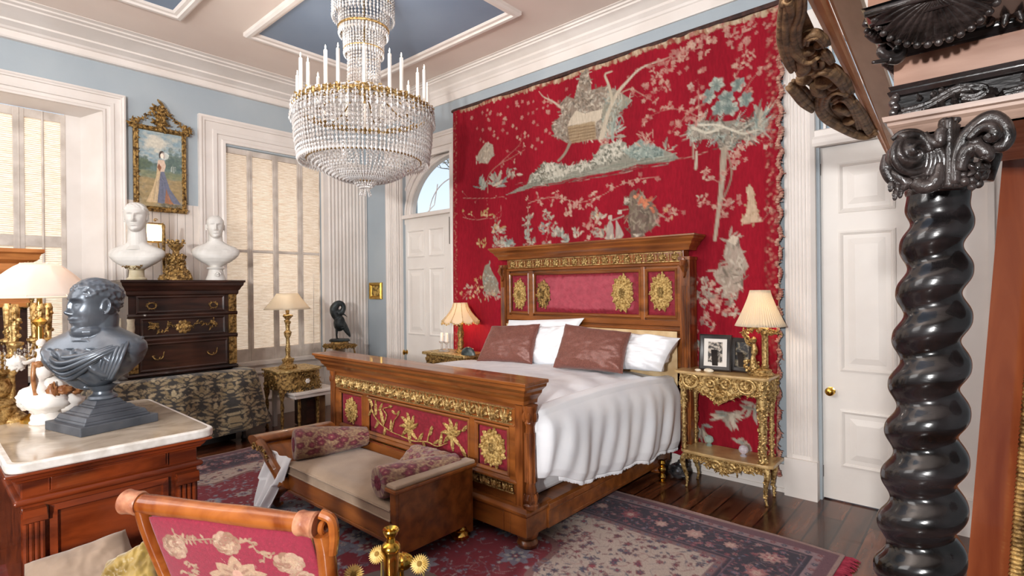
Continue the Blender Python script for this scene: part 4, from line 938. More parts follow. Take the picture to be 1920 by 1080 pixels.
pillow('pillow', P3(893, 678, 3.50), P3(998, 683, 3.62), P3(922, 611, 3.66), P3(1013, 607, 3.78), .13, SATIN, 'brown satin pillow on the left of the white duvet', None, 1, wr=.006)
pillow('pillow', P3(1036, 690, 3.50), P3(1168, 701, 3.56), P3(1060, 607, 3.66), P3(1184, 623, 3.72), .15, SATIN, 'brown satin pillow leaning near the centre of the bed, right of the other brown one', None, 5, wr=.007)
pillow('pillow', P3(985, 684, 3.72), P3(1070, 686, 3.76), P3(985, 612, 3.84), P3(1082, 610, 3.88), .17, LINEN, 'white pillow standing between the two brown satin pillows', None, 8, wr=.016)
pillow('pillow', P3(930, 665, 3.82), P3(1060, 665, 3.86), P3(954, 600, 3.93), P3(1096, 596, 3.95), .12, LINEN, 'white pillow lying flat against the headboard, behind the left brown pillow', None, 9)
pillow('pillow', P3(1110, 690, 3.76), P3(1240, 697, 3.70), P3(1090, 614, 3.90), P3(1276, 634, 3.86), .2, LINEN, 'large crumpled white pillow at the right side of the bed', None, 12, wr=.022)
# ---------------------------------------------------------------- materials for the left side
MARBT = mat('marble_slab', '#8a7762', '#c0b29f', rough=.12, coat=.3, scale=4, detail=8, distort=1.5, contrast=(.3, .6))  # browned for the chest top's dark reflection and wear; pedestal shaft shares it
MARBW = mat('white_marble', '#cbc8c2', '#e2dfda', rough=.4, scale=3, detail=8, distort=1.2)
PEWT = mat('patinated_metal', '#4a5058', '#767d86', rough=.34, metal=.5, scale=5, detail=6, bump=.12, bscale=22, rvar=.08)
PEWB = mat('grey_stone_base', '#3d4148', '#5c6067', rough=.42, metal=.2, scale=6, detail=6, bump=.1, bscale=40)
DARKW = mat('dark_oak', '#20120d', '#3f241a', rough=.33, coat=.25, scale=6, stretch=(3, .5, 3), detail=6, distort=.7)
CABW = mat('cabinet_wood', '#8a4f26', '#bf7d43', rough=.4, scale=8, stretch=(3, .5, 3), detail=5)
PORC = mat('porcelain', '#e9e2da', '#f7f3ee', rough=.2, coat=.4, scale=4)
SHADEW = mat('lampshade_cloth', '#f2e6dc', '#f7ede4', rough=.8, scale=3, translucent=.5)
SHADEC = mat('cream_pleated_shade', '#f1e4cc', '#f6ecd9', rough=.8, scale=3, translucent=.45)
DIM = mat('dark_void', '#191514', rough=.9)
# ---------------------------------------------------------------- heads and busts
TAB = [(-.122, .030, .002, .004), (-.117, .068, .004, .026), (-.108, .076, .012, .038), (-.092, .081, .030, .050), (-.07, .087, .052, .060), (-.04, .088, .078, .068), (-.01, .086, .095, .073), (.02, .088, .103, .077), (.045, .088, .104, .078), (.07, .078, .096, .072), (.09, .060, .078, .058), (.105, .040, .052, .040), (.114, .020, .028, .022), (.118, .001, .001, .001)]
def tabv(z):
    for i in range(len(TAB)-1):
        if z <= TAB[i+1][0]:
            t = (z-TAB[i][0])/(TAB[i+1][0]-TAB[i][0]); return tuple(TAB[i][k]+(TAB[i+1][k]-TAB[i][k])*t for k in (1, 2, 3))
    return TAB[-1][1:]
def gs(y, z, y0, z0, sy, sz): return math.exp(-((y-y0)/sy)**2-((z-z0)/sz)**2)
def head(mb, M, hair=.008, curl=0., tache=False, hairline=.075, nu=96, nv=90):
    def f(u, v):
        ph = PI*(1-v); z = -.122+.24*(.5-.5*math.cos(PI*v)); F, B, W = tabv(z); a = 2*PI*u; c, s = math.cos(a), math.sin(a)
        x = (F if c > 0 else B)*math.copysign(abs(c)**.85, c); y = W*math.copysign(abs(s)**.92, s); k = 0
        if c > 0:
            ay = abs(y)
            k += .020*gs(y, z, 0, -.030, .0105, .013)+.013*gs(y, z, 0, -.010, .008, .020)+.007*gs(y, z, 0, .012, .008, .016)+.007*gs(ay, z, .013, -.036, .007, .007)
            k += .006*gs(ay, z, .026, .030, .022, .008)-.011*gs(ay, z, .031, .010, .016, .012)+.007*gs(ay, z, .031, .008, .011, .007)-.003*gs(ay, z, .031, .0075, .013, .0018)
            k += .006*gs(y, z, 0, -.060, .020, .005)+.0065*gs(y, z, 0, -.071, .016, .005)-.004*gs(y, z, 0, -.0655, .024, .0022)-.005*gs(y, z, 0, -.083, .018, .006)
            k += .009*gs(y, z, 0, -.102, .020, .013)+.005*gs(ay, z, .045, -.025, .018, .02)-.004*gs(ay, z, .045, -.06, .014, .022)
            if tache: k += .006*gs(ay, z, .014, -.054, .018, .006)
        # hair cap
        hl = hairline if c > 0 else sp(min(1, -c*1.4), hairline-.02, -.06); hb_ = sstep(z-(hl-.035*sstep(abs(s), .6, .85)), -.012, .024)
        if hair: k += hb_*(hair+.35*hair*math.sin(z*260+12*y*10+a*5)+curl*noise.noise(V((x*70, y*70, z*70))))
        L = math.hypot(x, y)+1e-6; k = k if (hb_ or tache) else k*1.3; x += k*(x/L if z < .09 else x/L*.6); y += k*y/L*(.3 if (c > .5 and not hb_) else 1)
        if hb_ > 0: z += hb_*hair*.6*max(0, z)/.118
        return (x, y, z)
    mb.grid(f, nu, nv, cu=True, M=M, cap=True)
    for s_ in (1, -1):     # ears
        pts = [(-.008+.017*math.cos(t)*.8-.004*math.sin(t), s_*(.076+.008*math.cos(t)*-.6+.004), .0+.030*math.sin(t)-.006) for t in np.linspace(-.5, 5.0, 16)]
        mb.tube(pts, .0052, 6, M=M); mb.ell((-.004, s_*.076, -.004), (.013, .006, .024), 10, 8, M=M)
def torso(mb, M, rows, n=56, power=2.3, depth=None, fold=None):
    vs = []
    def f(u, v):
        i = min(len(rows)-2, int(v*(len(rows)-1))); t = v*(len(rows)-1)-i; a = 2*PI*u
        r0, r1 = rows[i], rows[i+1]; z, hw, hd, xo = [sp(t*t*(3-2*t) if 0 else t, r0[k], r1[k]) for k in range(4)]
        c, s = math.cos(a), math.sin(a); x = hd*math.copysign(abs(c)**(2/power), c)+xo; y = hw*math.copysign(abs(s)**(2/power), s)
        if fold and c > -.3: x += fold(y, z)
        return (x, y, z)
    mb.grid(f, n, 40, cu=True, M=M, cap=True)
    mb.ell((rows[-1][3], 0, rows[-1][0]), (rows[-1][2], rows[-1][1], .015), 16, 8, M=M); mb.ell((rows[0][3], 0, rows[0][0]), (rows[0][2], rows[0][1], .02), 16, 8, M=M)
def rotz(a): return Matrix.Rotation(a, 4, 'Z')
def roty(a): return Matrix.Rotation(a, 4, 'Y')
ROWS2 = [(-.135, .058, .056, -.018), (-.165, .080, .064, -.022), (-.19, .118, .072, -.025), (-.215, .16, .082, -.025), (-.245, .186, .092, -.022), (-.28, .192, .100, -.015), (-.32, .182, .102, -.008), (-.36, .158, .096, -.004), (-.40, .122, .08, 0), (-.435, .08, .06, 0), (-.46, .05, .045, 0)]
ROWS = [(-.175, .052, .052, -.018), (-.20, .072, .060, -.022), (-.222, .115, .070, -.025), (-.245, .165, .082, -.025), (-.275, .192, .092, -.022), (-.31, .190, .100, -.015), (-.35, .165, .102, -.008), (-.39, .128, .09, -.004), (-.43, .088, .07, 0), (-.46, .055, .05, 0)]
# ---------------------------------------------------------------- marble-topped chest
chest = thing('marble_topped_chest', 'red mahogany chest with a pale marble top carrying the grey metal bust', 'chest', (-2.86, .51, 0))
XF = -2.43
mb = MB()
def rrect(x0, x1, y0, y1, r, n=6):
    P = []
    for cx_, cy_, a0 in ((x1-r, y1-r, 0), (x0+r, y1-r, PI/2), (x0+r, y0+r, PI), (x1-r, y0+r, 1.5*PI)):
        for i in range(n+1): a = a0+PI/2*i/n; P.append((cx_+r*math.cos(a), cy_+r*math.sin(a)))
    return P
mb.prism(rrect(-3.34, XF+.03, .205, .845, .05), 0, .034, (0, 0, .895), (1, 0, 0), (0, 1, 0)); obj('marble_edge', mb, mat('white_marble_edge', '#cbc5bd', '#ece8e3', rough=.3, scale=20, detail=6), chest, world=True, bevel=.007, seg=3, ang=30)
mb = MB().prism(rrect(-3.325, XF+.012, .225, .828, .04), 0, .004, (0, 0, .926), (1, 0, 0), (0, 1, 0)); obj('marble_reflection_wear', mb, MARBT, chest, world=True, smooth=False)  # thin brown sheet: dark room reflection put into the colour, plus brownish wear
mb = MB().box(-3.3, .26, .02, XF-.03, .77, .895)
pc = [(0, .855), (.012, .855), (.016, .865), (.022, .868), (.03, .882), (.045, .885), (.045, .895), (0, .895)]
def ring(mb, pr, x0=-3.3, x1=XF-.015, y0=.245, y1=.785): mb.sweep(pr, [(x0, y0, 0), (x1, y0, 0), (x1, y1, 0), (x0, y1, 0)], [(-1, -1, 0), (1, -1, 0), (1, 1, 0), (-1, 1, 0)], [UZ]*4, closed=True)
ring(mb, pc); ring(mb, [(0, .775), (.014, .778), (.02, .788), (.014, .8), (0, .803)]); ring(mb, [(0, .03), (.03, .03), (.03, .11), (.015, .13), (0, .13)])
mb.box(-3.29, .245, .02, XF-.015, .785, .86)
obj('carcass', mb, MAHOG, chest, world=True, smooth=False, bevel=.004)
mb = MB().frame([(0, 0), (0, .006), (.006, .006), (.008, -.002)], (XF-.015, .315, .806), (0, 1, 0), UZ, .365, .055); mb.box(XF-.02, .322, .81, XF-.006, .672, .856); obj('drawer', mb, MAHOG, chest, world=True, smooth=False, bevel=.003)
mb = MB().box(XF-.02, .325, .14, XF-.008, .67, .745); mb.frame([(0, 0), (0, .01), (.02, .016), (.03, 0)], (XF-.014, .318, .13), (0, 1, 0), UZ, .36, .63); obj('front_panel', mb, MAHOG, chest, world=True, smooth=False)
for y0, y1 in ((.242, .312), (.70, .785)):
    mb = MB().box(XF-.03, y0, .72, XF+.012, y1, .755); mb.box(XF-.03, y0+.004, .74, XF+.02, y1-.004, .765)
    for k in range(4): y = sp((k+.5)/4, y0+.006, y1-.006); mb.tube([(XF-.006, y, .14), (XF-.006, y, .715)], .0085, 8)
    mb.box(XF-.03, y0+.002, .13, XF-.008, y1-.002, .74); obj('fluted_pilaster', mb, MAHOG, chest, world=True, ang=30)
# ---------------------------------------------------------------- grey metal bust
bx, by, bz = -2.82, .545, .93
bust = thing('bust', 'dark grey metal bust of a man in a draped robe on a stepped base', 'bust', (bx, by, bz), math.radians(14))
mb = MB(); a = math.radians(4)
for s0, s1, z0, z1 in ((.145, .145, 0, .036), (.124, .120, .036, .046), (.118, .110, .046, .064), (.098, .09, .064, .072), (.088, .072, .072, .09), (.064, .058, .09, .097), (.056, .044, .097, .115)):
    vs = [(sx*s, sy*s, z) for s, z in ((s0, z0), (s1, z1)) for sx, sy in ((-1, -1), (1, -1), (1, 1), (-1, 1))]
    mb.add(vs, [(0, 3, 2, 1), (4, 5, 6, 7), (0, 1, 5, 4), (1, 2, 6, 5), (2, 3, 7, 6), (3, 0, 4, 7)])
obj('stepped_base', mb, PEWB, bust, smooth=False, bevel=.003)
mb = MB().lathe([(.046, .112), (.054, .12), (.05, .13), (.036, .138), (.034, .148), (.046, .162), (.06, .175)], n=32); obj('socle', mb, PEWT, bust)
# body faces the left of the picture; local frame rotated
hd = MB(); FD = math.radians(-14-128)   # heading of the face in world minus empty rotation
MB_ = Matrix.Translation((-.042, -.018, .553)) @ rotz(math.radians(-46-14))
MH = Matrix.Translation((-.030, -.014, .513)) @ rotz(math.radians(-76-14)) @ Matrix.Scale(.98, 4)
def fold(y, z): return .011*math.sin((z*.7+(y+.03)*.85)*88)*(1 if z < -.22 else 0)
torso(hd, MB_, [(z*.84, w*1.08, d*1.08, x) for z, w, d, x in ROWS2], fold=fold)
hd.tube([MH @ V((-.03, 0, -.04)), MH @ V((-.028, 0, -.09)), MB_ @ V((-.022, 0, -.14)), MB_ @ V((-.02, 0, -.19))], [.062, .062, .072, .095], 24)
hd.ell(MB_ @ V((.012, 0, -.15)), (.07, .07, .035), 16, 10); head(hd, MH, hair=.005, curl=.010, tache=True, hairline=.066)
obj('figure', hd, PEWT, bust, remesh=.003, smo=1)
mb = MB()
for k, (ya_, yb_, dz, x_) in enumerate(((-.15, .12, -.30, .085), (-.165, .135, -.325, .10), (-.175, .15, -.352, .104), (-.17, .16, -.378, .098), (-.15, .15, -.40, .09))):
    P = bez([(-.03, ya_*1.02, -.225-.012*k), (.045, ya_*.75, -.27-.018*k), (x_, (ya_+yb_)*.5-.02, dz), (x_*.8, yb_*.62, -.27-.006*k), (.0, yb_*.98, -.222-.01*k), (-.05, yb_*1.0, -.222)], 7)
    mb.tube([(p[0]*1.08, p[1]*1.08, p[2]*.84) for p in P], [.010+.005*math.sin(PI*i/len(P)) for i in range(len(P))], 8, M=MB_, flat=.8)
for k in range(7):
    y = .075+.015*k; mb.tube(bez([(-.02, y*.8, -.205), (.06, y, -.27), (.075, y*.9, -.35), (.04, y*.6, -.42)], 6), .008, 6, M=MB_ @ Matrix.Diagonal((1.08, 1.08, .84, 1)))
obj('robe_folds', mb, PEWT, bust, ang=0)
# ---------------------------------------------------------------- behind the bust: cabinet, lamp, candelabrum, porcelain, urn
cab = thing('carved_cabinet', 'tall dark wooden cabinet with orange-brown moulded cornice behind the lamp', 'cabinet', (-4.15, .1, 0))
mb = MB().box(-4.35, -.5, 0, -4.02, .44, 1.72); obj('body', mb, DARKW, cab, world=True, smooth=False, bevel=.004)
pr = [(0, 1.42), (.02, 1.42), (.025, 1.44), (.02, 1.46), (.03, 1.5), (.05, 1.53), (.055, 1.57), (.02, 1.575), (.02, 1.66), (.05, 1.68), (.06, 1.71), (.075, 1.72), (.075, 1.74), (0, 1.74)]
mb = MB().sweep(pr, [(-4.3, -.5, 0), (-4.0, -.5, 0), (-4.0, .43, 0), (-4.3, .43, 0)], [(-1, -1, 0), (1, -1, 0), (1, 1, 0), (-1, 1, 0)], [UZ]*4, closed=True); mb.box(-4.34, -.5, 1.42, -4.0, .43, 1.73); obj('cornice', mb, CABW, cab, world=True, ang=20)
mb = MB(); garland(mb, (-3.99, 0, 0), (0, 1, 0), UZ, [(-.45, 1.43), (.0, 1.44), (.44, 1.43)], .018, 60, 4); garland(mb, (-3.97, 0, 0), (0, 1, 0), UZ, [(.45, 1.44), (.46, 1.58), (.47, 1.72)], .02, 20, 6); obj('carved_trim', mb, GILTD, cab, world=True)
mb = MB().box(-4.03, -.4, .1, -4.005, -.03, 1.38); mb.box(-4.03, .03, .1, -4.005, .38, 1.38); obj('door', mb, DARKW, cab, world=True, smooth=False, bevel=.01)
# table lamp with panelled coolie shade
def lamp_shade(mb, c, r0, r1, h, sides=10, flare=1.25, n=10):
    def f(u, v):
        a = 2*PI*u; k = math.cos(PI/sides)/math.cos(((a+PI/sides) % (2*PI/sides))-PI/sides); r = (r1+(r0-r1)*(v**flare))
        return (c[0]+r*math.cos(a)*sp(.6, k, 1), c[1]+r*math.sin(a)*sp(.6, k, 1), c[2]+h*(1-v))
    mb.grid(f, sides*8, n, cu=True)
LC = (-3.15, .385, .93)
lamp = thing('table_lamp', 'table lamp with wide pinkish white panelled shade at the left edge', 'lamp', LC)
mb = MB(); lamp_shade(mb, (0, 0, .55), .215, .06, .15, 10, .8); obj('lamp_shade', mb, SHADEW, lamp, solid=.002, ang=25)
mb = MB().tube([(.215*math.cos(a), .215*math.sin(a), .549) for a in np.linspace(0, 2*PI, 41)], .004, 6)
for k in range(10): a = 2*PI*k/10+PI/10; mb.tube([(.217*math.cos(a), .217*math.sin(a), .55), (.13*math.cos(a), .13*math.sin(a), .62), (.062*math.cos(a), .062*math.sin(a), .70)], .0018, 4)
obj('shade_trim', mb, mat('cream_trim', '#f3e3c8', rough=.7), lamp)
mb = MB().lathe([(.07, 0), (.07, .015), (.05, .03), (.02, .05), (.018, .12), (.03, .14), (.018, .16), (.014, .42), (.03, .44), (.012, .46), (.006, .70)], n=24); obj('stand', mb, BRASS, lamp)
point('lamp_bulb', (LC[0], LC[1], LC[2]+.62), 2.0, .03, (1, .84, .68))
# gilt candelabrum with crystal drops
CRYS = mat('crystal', '#f2efe9', '#ffffff', rough=.04, scale=10, trans=.75, ior=1.5, spec=.8)
can = thing('candelabrum', 'gilt candelabrum hung with crystal drops under the left lamp shade', 'candelabrum', (-3.24, .30, .93))
mb = MB().lathe([(.06, 0), (.06, .01), (.04, .03), (.015, .05), (.012, .2), (.025, .22), (.012, .24), (.012, .42)], n=20); obj('stem', mb, GILT, can)
R = random.Random(2); mb = MB(); md = [MB() for _ in range(8)]
for k in range(8):
    a = 2*PI*k/8; c, s = math.cos(a), math.sin(a)
    mb.tube([(r*c, r*s, z) for r, z in bez([(.0, .3), (.05, .27), (.1, .29), (.125, .34)], 5)], .006, 6); mb.lathe([(.012, .33), (.03, .345), (.03, .355), (.012, .36), (.015, .44), (.018, .5), (.012, .52)], (.125*c, .125*s, 0), 10)
    for j in range(12): q = (.125*c+R.uniform(-.02, .02), .125*s+R.uniform(-.02, .02), .34+R.uniform(-.02, .16)); mb.ell(q, R.uniform(.005, .01), 6, 5)
    for j in range(5):
        b = a+j*.13
        for i in range(4): md[k].ell((.12*math.cos(b), .12*math.sin(b), .33-.02*i-.005*j), (.004, .004, .009), 5, 4)
obj('arms', mb, GILT, can); [obj('crystal_drops', m_, CRYS, can, smooth=False) for m_ in md]
# porcelain figure group
pf = thing('porcelain_figurine', 'white and brown porcelain figure group on a round base behind the grey bust', 'figurine', (-3.08, .40, .93))
mb = MB().lathe([(.062, 0), (.065, .008), (.058, .016), (.06, .03), (.052, .05), (.06, .06)], n=24)
def blob(mb, c, r, amp=.25, f=9, nu=24, nv=16, seed=0): mb.ell(c, r, nu, nv, fn=lambda d: 1+amp*noise.fractal(d*f*.35+V((seed, 0, 0)), 1, 2, 3))
blob(mb, (.01, .0, .09), (.07, .085, .05), seed=1); blob(mb, (.0, .06, .08), (.06, .065, .055), seed=2); blob(mb, (-.03, -.05, .11), (.05, .05, .05), seed=3); blob(mb, (0, .02, .15), (.04, .05, .05), seed=4)
mb.tube(bez([(0, -.02, .13), (.0, -.03, .19), (.01, -.01, .24), (0, .0, .28), (0, -.02, .33)], 5), [.03+.008*math.sin(i*.9) for i in range(21)], 12); mb.ell((.0, -.02, .35), .018, 12, 10); mb.ell((0, -.005, .27), (.03, .038, .035), 12, 10)
mb.tube(bez([(0, .02, .28), (.02, .05, .25), (.01, .06, .2)], 5), .01, 8); mb.tube(bez([(0, -.04, .28), (.02, -.075, .27), (.01, -.1, .29)], 5), .009, 8); blob(mb, (.01, -.1, .27), (.02, .03, .03), .5, seed=6)
blob(mb, (-.01, .1, .28), (.04, .06, .035), .4, seed=8)
obj('figure_group', mb, PORC, pf, ang=0)
mb = MB(); blob(mb, (.045, .01, .12), (.02, .022, .055), .3, seed=11); blob(mb, (.05, .05, .14), (.02, .03, .02), .3, seed=12); mb.tube(bez([(.02, -.04, .12), (.03, -.05, .2), (.02, -.045, .27)], 6), .009, 8); blob(mb, (.03, -.03, .26), (.014, .02, .014), .3, seed=14); blob(mb, (.02, .09, .13), (.03, .03, .02), .4, seed=15)
obj('brown_glaze', mb, mat('brown_glaze', '#7c4a2a', '#b07c50', rough=.3, scale=30), pf, ang=0)
urn = thing('gilt_urn', 'shiny gilt pedestal urn cut by the left edge of the picture', 'urn', (-3.27, .235, .93))
mb = MB().lathe([(.095, 0), (.095, .06), (.085, .07), (.09, .08), (.08, .1), (.06, .11), (.075, .13), (.08, .16), (.07, .19), (.05, .2), (.075, .215), (.078, .225), (.06, .235), (.075, .25), (.07, .262), (.03, .27)], n=40); obj('pedestal', mb, GILT, urn)
mb = MB(); 
for k in range(60): a = R.uniform(0, 6.3); r = R.uniform(0, .05); mb.ell((r*math.cos(a), r*math.sin(a), .27+R.uniform(0, .06)*(1-r*12)), R.uniform(.006, .011), 6, 5)
obj('finial', mb, GILT, urn)
# ---------------------------------------------------------------- cloth-covered table with the dark chest of drawers
tbl = thing('draped_table', 'low table hidden under the black and gold damask cloth', 'table', (-5.85, 1.72, 0))
mb = MB().box(-6.2, 1.1, .66, -5.52, 2.28, .70); obj('table_top', mb, DARKW, tbl, world=True, smooth=False)
for x, y in ((-6.15, 1.15), (-5.58, 1.15), (-6.15, 2.22), (-5.58, 2.22)):
    mb = MB().lathe([(.02, 0), (.03, .02), (.018, .05), (.022, .12), (.035, .2), (.02, .28), (.03, .3), (.03, .66)], (x, y, 0), 14); obj('leg', mb, DARKW, tbl, world=True)
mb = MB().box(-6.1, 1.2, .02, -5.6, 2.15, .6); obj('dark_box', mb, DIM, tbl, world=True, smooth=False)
dc = Canvas(900, 260, '#3a3734'); R = random.Random(9)
def damask(c, cx, cy, s, cols):
    for sg in (-1, 1):
        for (dx, dy, a, L, w_) in ((0, 0, -PI/2, 1.0, .4), (.05, .1, -.9, .9, .35), (.1, .35, -.5, .8, .3), (.05, .6, -.2, .75, .3), (.3, -.35, -1.2, .6, .25), (.45, .1, -.3, .5, .25), (.1, .8, .5, .6, .25), (.35, .65, .2, .45, .2), (0, -.8, -1.1, .45, .25)):
            ang = a if sg > 0 else PI-a; c.leaf(cx+sg*dx*s, cy+dy*s, ang, L*s*.75, w_*s*.75, R.choice(cols), .9)
        for (dx, dy, r) in ((.45, -.2, .22), (.5, .45, .18)):
            pts = [(cx+sg*(dx*s+r*s*(1-k/30)*math.cos(k*.32)), cy+dy*s+r*s*(1-k/30)*math.sin(k*.32)) for k in range(28)]; c.line(pts, 2.2, R.choice(cols), .9, smooth=False)
    c.disc(cx, cy+.1*s, s*.16, s*.22, '#3a3734'); c.flower(cx, cy+.1*s, s*.16, cols[0], '#3a3734', 6)
for r_ in range(4):
    for k in range(13): damask(dc, 30+k*70+(r_ % 2)*35, 34+r_*64, 42, ['#9c8a6a', '#a99676', '#8a7858', '#b3a382'])
for _ in range(1500): dc.leaf(R.uniform(0, 900), R.uniform(0, 260), R.uniform(0, 6.3), R.uniform(4, 11), R.uniform(2, 4), R.choice(['#9c8a6a', '#8a7858', '#3a3734', '#4a4640']), .8)
nu, nv = 360, 110; U_, V_ = uvgrid(nu, nv)
PATH = [(-6.3, 1.06), (-5.46, 1.04), (-5.44, 1.06), (-5.42, 2.22), (-5.45, 2.28), (-6.3, 2.31)]
pl = [V((a, b)) for a, b in PATH]; cum = [0]
for i in range(len(pl)-1): cum.append(cum[-1]+(pl[i+1]-pl[i]).length)
def pathpt(t):
    s = t*cum[-1]
    for i in range(len(pl)-1):
        if s <= cum[i+1]+1e-9: k = (s-cum[i])/(cum[i+1]-cum[i]); d = (pl[i+1]-pl[i]).normalized(); return pl[i]+(pl[i+1]-pl[i])*k, V((d.y, -d.x))
def clothp(u, v):
    if v < .12:
        t = v/.12; p, n_ = pathpt(u); c = V((-5.9, 1.68)); q = c+(p-c)*sp(t, .75, 1); z = .725-.012*t*t; return (q.x, q.y, z)
    t = (v-.12)/.88; p, n_ = pathpt(u); s = u*cum[-1]
    dr = .045*t*math.sin(s*11)+.02*t*math.sin(s*27+1)+.10*t*(.5+.5*math.sin(s*3.2-.5))*t+.03*min(1, t*5)
    bot = .10+.02*math.sin(s*9); 
    if .27 < u < .72: bot = sp(sstep(u, .36, .46), .0, .14) if u < .5 else .15+.03*math.sin(u*30)
    if u > .66: bot = .16
    q = p+n_*dr+ (V((.0, .10*t)) if u > .62 else V((0, 0))); z = sp(t, .713, bot); return (q.x, q.y, max(.012, z))
P = np.array([clothp(a, b) for a, b in zip(U_, V_)])
clm = mat('damask_cloth', '#3a3734', vc=True, rough=.8, sheen=.2, scale=80, bump=.2, bscale=200)
tc_ = thing('tablecloth', 'black and gold damask cloth falling to the floor below the dark chest of drawers', 'tablecloth', (-5.85, 1.7, .72))
surf('cloth', P, nu, nv, clm, dc.sample(U_, V_), tc_, solid=.003, offs=0)
dr = thing('chest_of_drawers', 'very dark oak chest of drawers with gilt handles standing on the draped table', 'chest', (-5.86, 1.75, .732))
FX = -5.60
mb = MB().box(-6.12, 1.27, .735, FX-.01, 2.17, 1.5); obj('carcass', mb, DARKW, dr, world=True, smooth=False)
pr = [(-.02, 1.455), (.0, 1.455), (.01, 1.47), (.012, 1.50), (.02, 1.505), (.03, 1.53), (.045, 1.55), (.05, 1.575), (.06, 1.58), (.06, 1.60), (-.02, 1.60)]
mb = MB().sweep(pr, [(-6.12, 1.26, 0), (FX, 1.26, 0), (FX, 2.175, 0), (-6.12, 2.175, 0)], [(-1, -1, 0), (1, -1, 0), (1, 1, 0), (-1, 1, 0)], [UZ]*4, closed=True); mb.box(-6.12, 1.26, 1.46, FX, 2.17, 1.598); obj('cornice', mb, DARKW, dr, world=True, ang=20)
for z in (.735, 1.045, 1.255, 1.285):
    pass
mb = MB()
for z0, z1, o_ in ((.732, .765, .03), (1.035, 1.075, .02), (1.26, 1.295, .02)): mb.sweep([(0, z0), (o_*.6, z0), (o_, (z0+z1)/2), (o_*.6, z1), (0, z1)], [(FX-.02, 1.26, 0), (FX-.02, 2.18, 0)], [(1, 0, 0)]*2, [UZ]*2)
obj('rail_mouldings', mb, DARKW, dr, world=True, ang=20)
def brassloop(mb, y, z, r, x, full=True):
    O = (x, 0, 0); U = (0, 1, 0)
    if full:
        mb.tube([(x+.012, y+r*math.cos(a), z+r*.8*math.sin(a)) for a in np.linspace(0, 2*PI, 25)], .005, 6)
        for k in range(6): a = k*PI/3; leaf(mb, O, U, UZ, (y+r*.7*math.cos(a), z+r*.6*math.sin(a)), a, r*.7, r*.4, .008, 3)
        scroll(mb, O, U, UZ, (y-r*.9, z+r*.3), r*.4, 0, 1, .004); scroll(mb, O, U, UZ, (y+r*.9, z+r*.3), r*.4, PI, 1, .004, -1)
    else:
        mb.tube(bez([(x+.004, y-r*1.3, z+r*.4), (x+.02, y-r*.8, z-r*.3), (x+.022, y, z-r*.5), (x+.02, y+r*.8, z-r*.1), (x+.004, y+r*1.2, z+r*.7)], 6), .005, 6)
        for k, (dy, dz) in enumerate(((-1.3, .4), (1.2, .7), (-.5, -.2), (.5, .1))): leaf(mb, O, U, UZ, (y+dy*r, z+dz*r), k*1.4, r*.7, r*.4, .008, 3)
for z0, z1, y0, y1 in ((1.30, 1.455, 1.325, 2.06), (1.08, 1.255, 1.355, 2.065), (.775, 1.03, 1.345, 2.085)):
    mb = MB().box(FX-.03, y0, z0, FX-.002, y1, z1); mb.frame([(0, 0), (0, .006), (.01, .01), (.02, .004), (.026, 0)], (FX-.004, y0, z0), (0, 1, 0), UZ, y1-y0, z1-z0); d_ = obj('drawer', mb, DARKW, dr, world=True, smooth=False)
    h = MB()
    def ch(nm, m_): 
        o_ = obj(nm, h, m_, None); 
    if z0 > 1.2: ys = ((1.443, 1.367), (1.955, 1.36)); 
    elif z0 > 1.0:
        rosette(h, (FX, 0, 0), (0, 1, 0), UZ, (1.70, 1.165), .07, 9, .016, ry=.066)
        garland(h, (FX, 0, 0), (0, 1, 0), UZ, [(1.43, 1.18), (1.48, 1.2), (1.5, 1.13), (1.56, 1.14), (1.58, 1.2), (1.63, 1.17)], .015, 34, 2); garland(h, (FX, 0, 0), (0, 1, 0), UZ, [(1.77, 1.17), (1.82, 1.2), (1.88, 1.18), (1.95, 1.2), (1.93, 1.13)], .015, 34, 3); garland(h, (FX, 0, 0), (0, 1, 0), UZ, [(1.44, 1.2), (1.46, 1.17)], .022, 10, 5); garland(h, (FX, 0, 0), (0, 1, 0), UZ, [(1.95, 1.2), (1.97, 1.18)], .022, 10, 6); ys = ()
    else: ys = ((1.49, .9), (1.94, .9))
    for y, z in ys: brassloop(h, y, z, .034 if z > 1.2 else .036, FX, z > 1.2)
    hm = GILTD
    me_ = obj('gilt_mount', h, hm, d_, world=True)
for z0, z1 in ((1.305, 1.45), (1.09, 1.25), (.785, 1.03)):
    for y0, y1 in ((2.105, 2.16),)+(((1.275, 1.33),) if z0 < 1 else ()):
        mb = MB().box(FX-.02, y0-.008, z0-.01, FX+.006, y1+.008, z1+.01); garland(mb, (FX+.006, 0, 0), (0, 1, 0), UZ, [((y0+y1)/2, z0+.01), ((y0+y1)/2, (z0+z1)/2), ((y0+y1)/2, z1-.01)], .016, 22, int(z0*10)); obj('gilt_strip', mb, GILTD, dr, world=True, ang=30)
mb = MB()
for k in range(2): mb.lathe([(.02, 1.07), (.028, 1.08), (.024, 1.11), (.03, 1.17), (.026, 1.22), (.03, 1.255)], (FX+.005-.28*(k), 1.285-.01*k, 0), 14)
obj('ivory_column', mb, mat('ivory', '#b7a98f', '#d9cdb4', rough=.5, scale=20), dr, world=True)
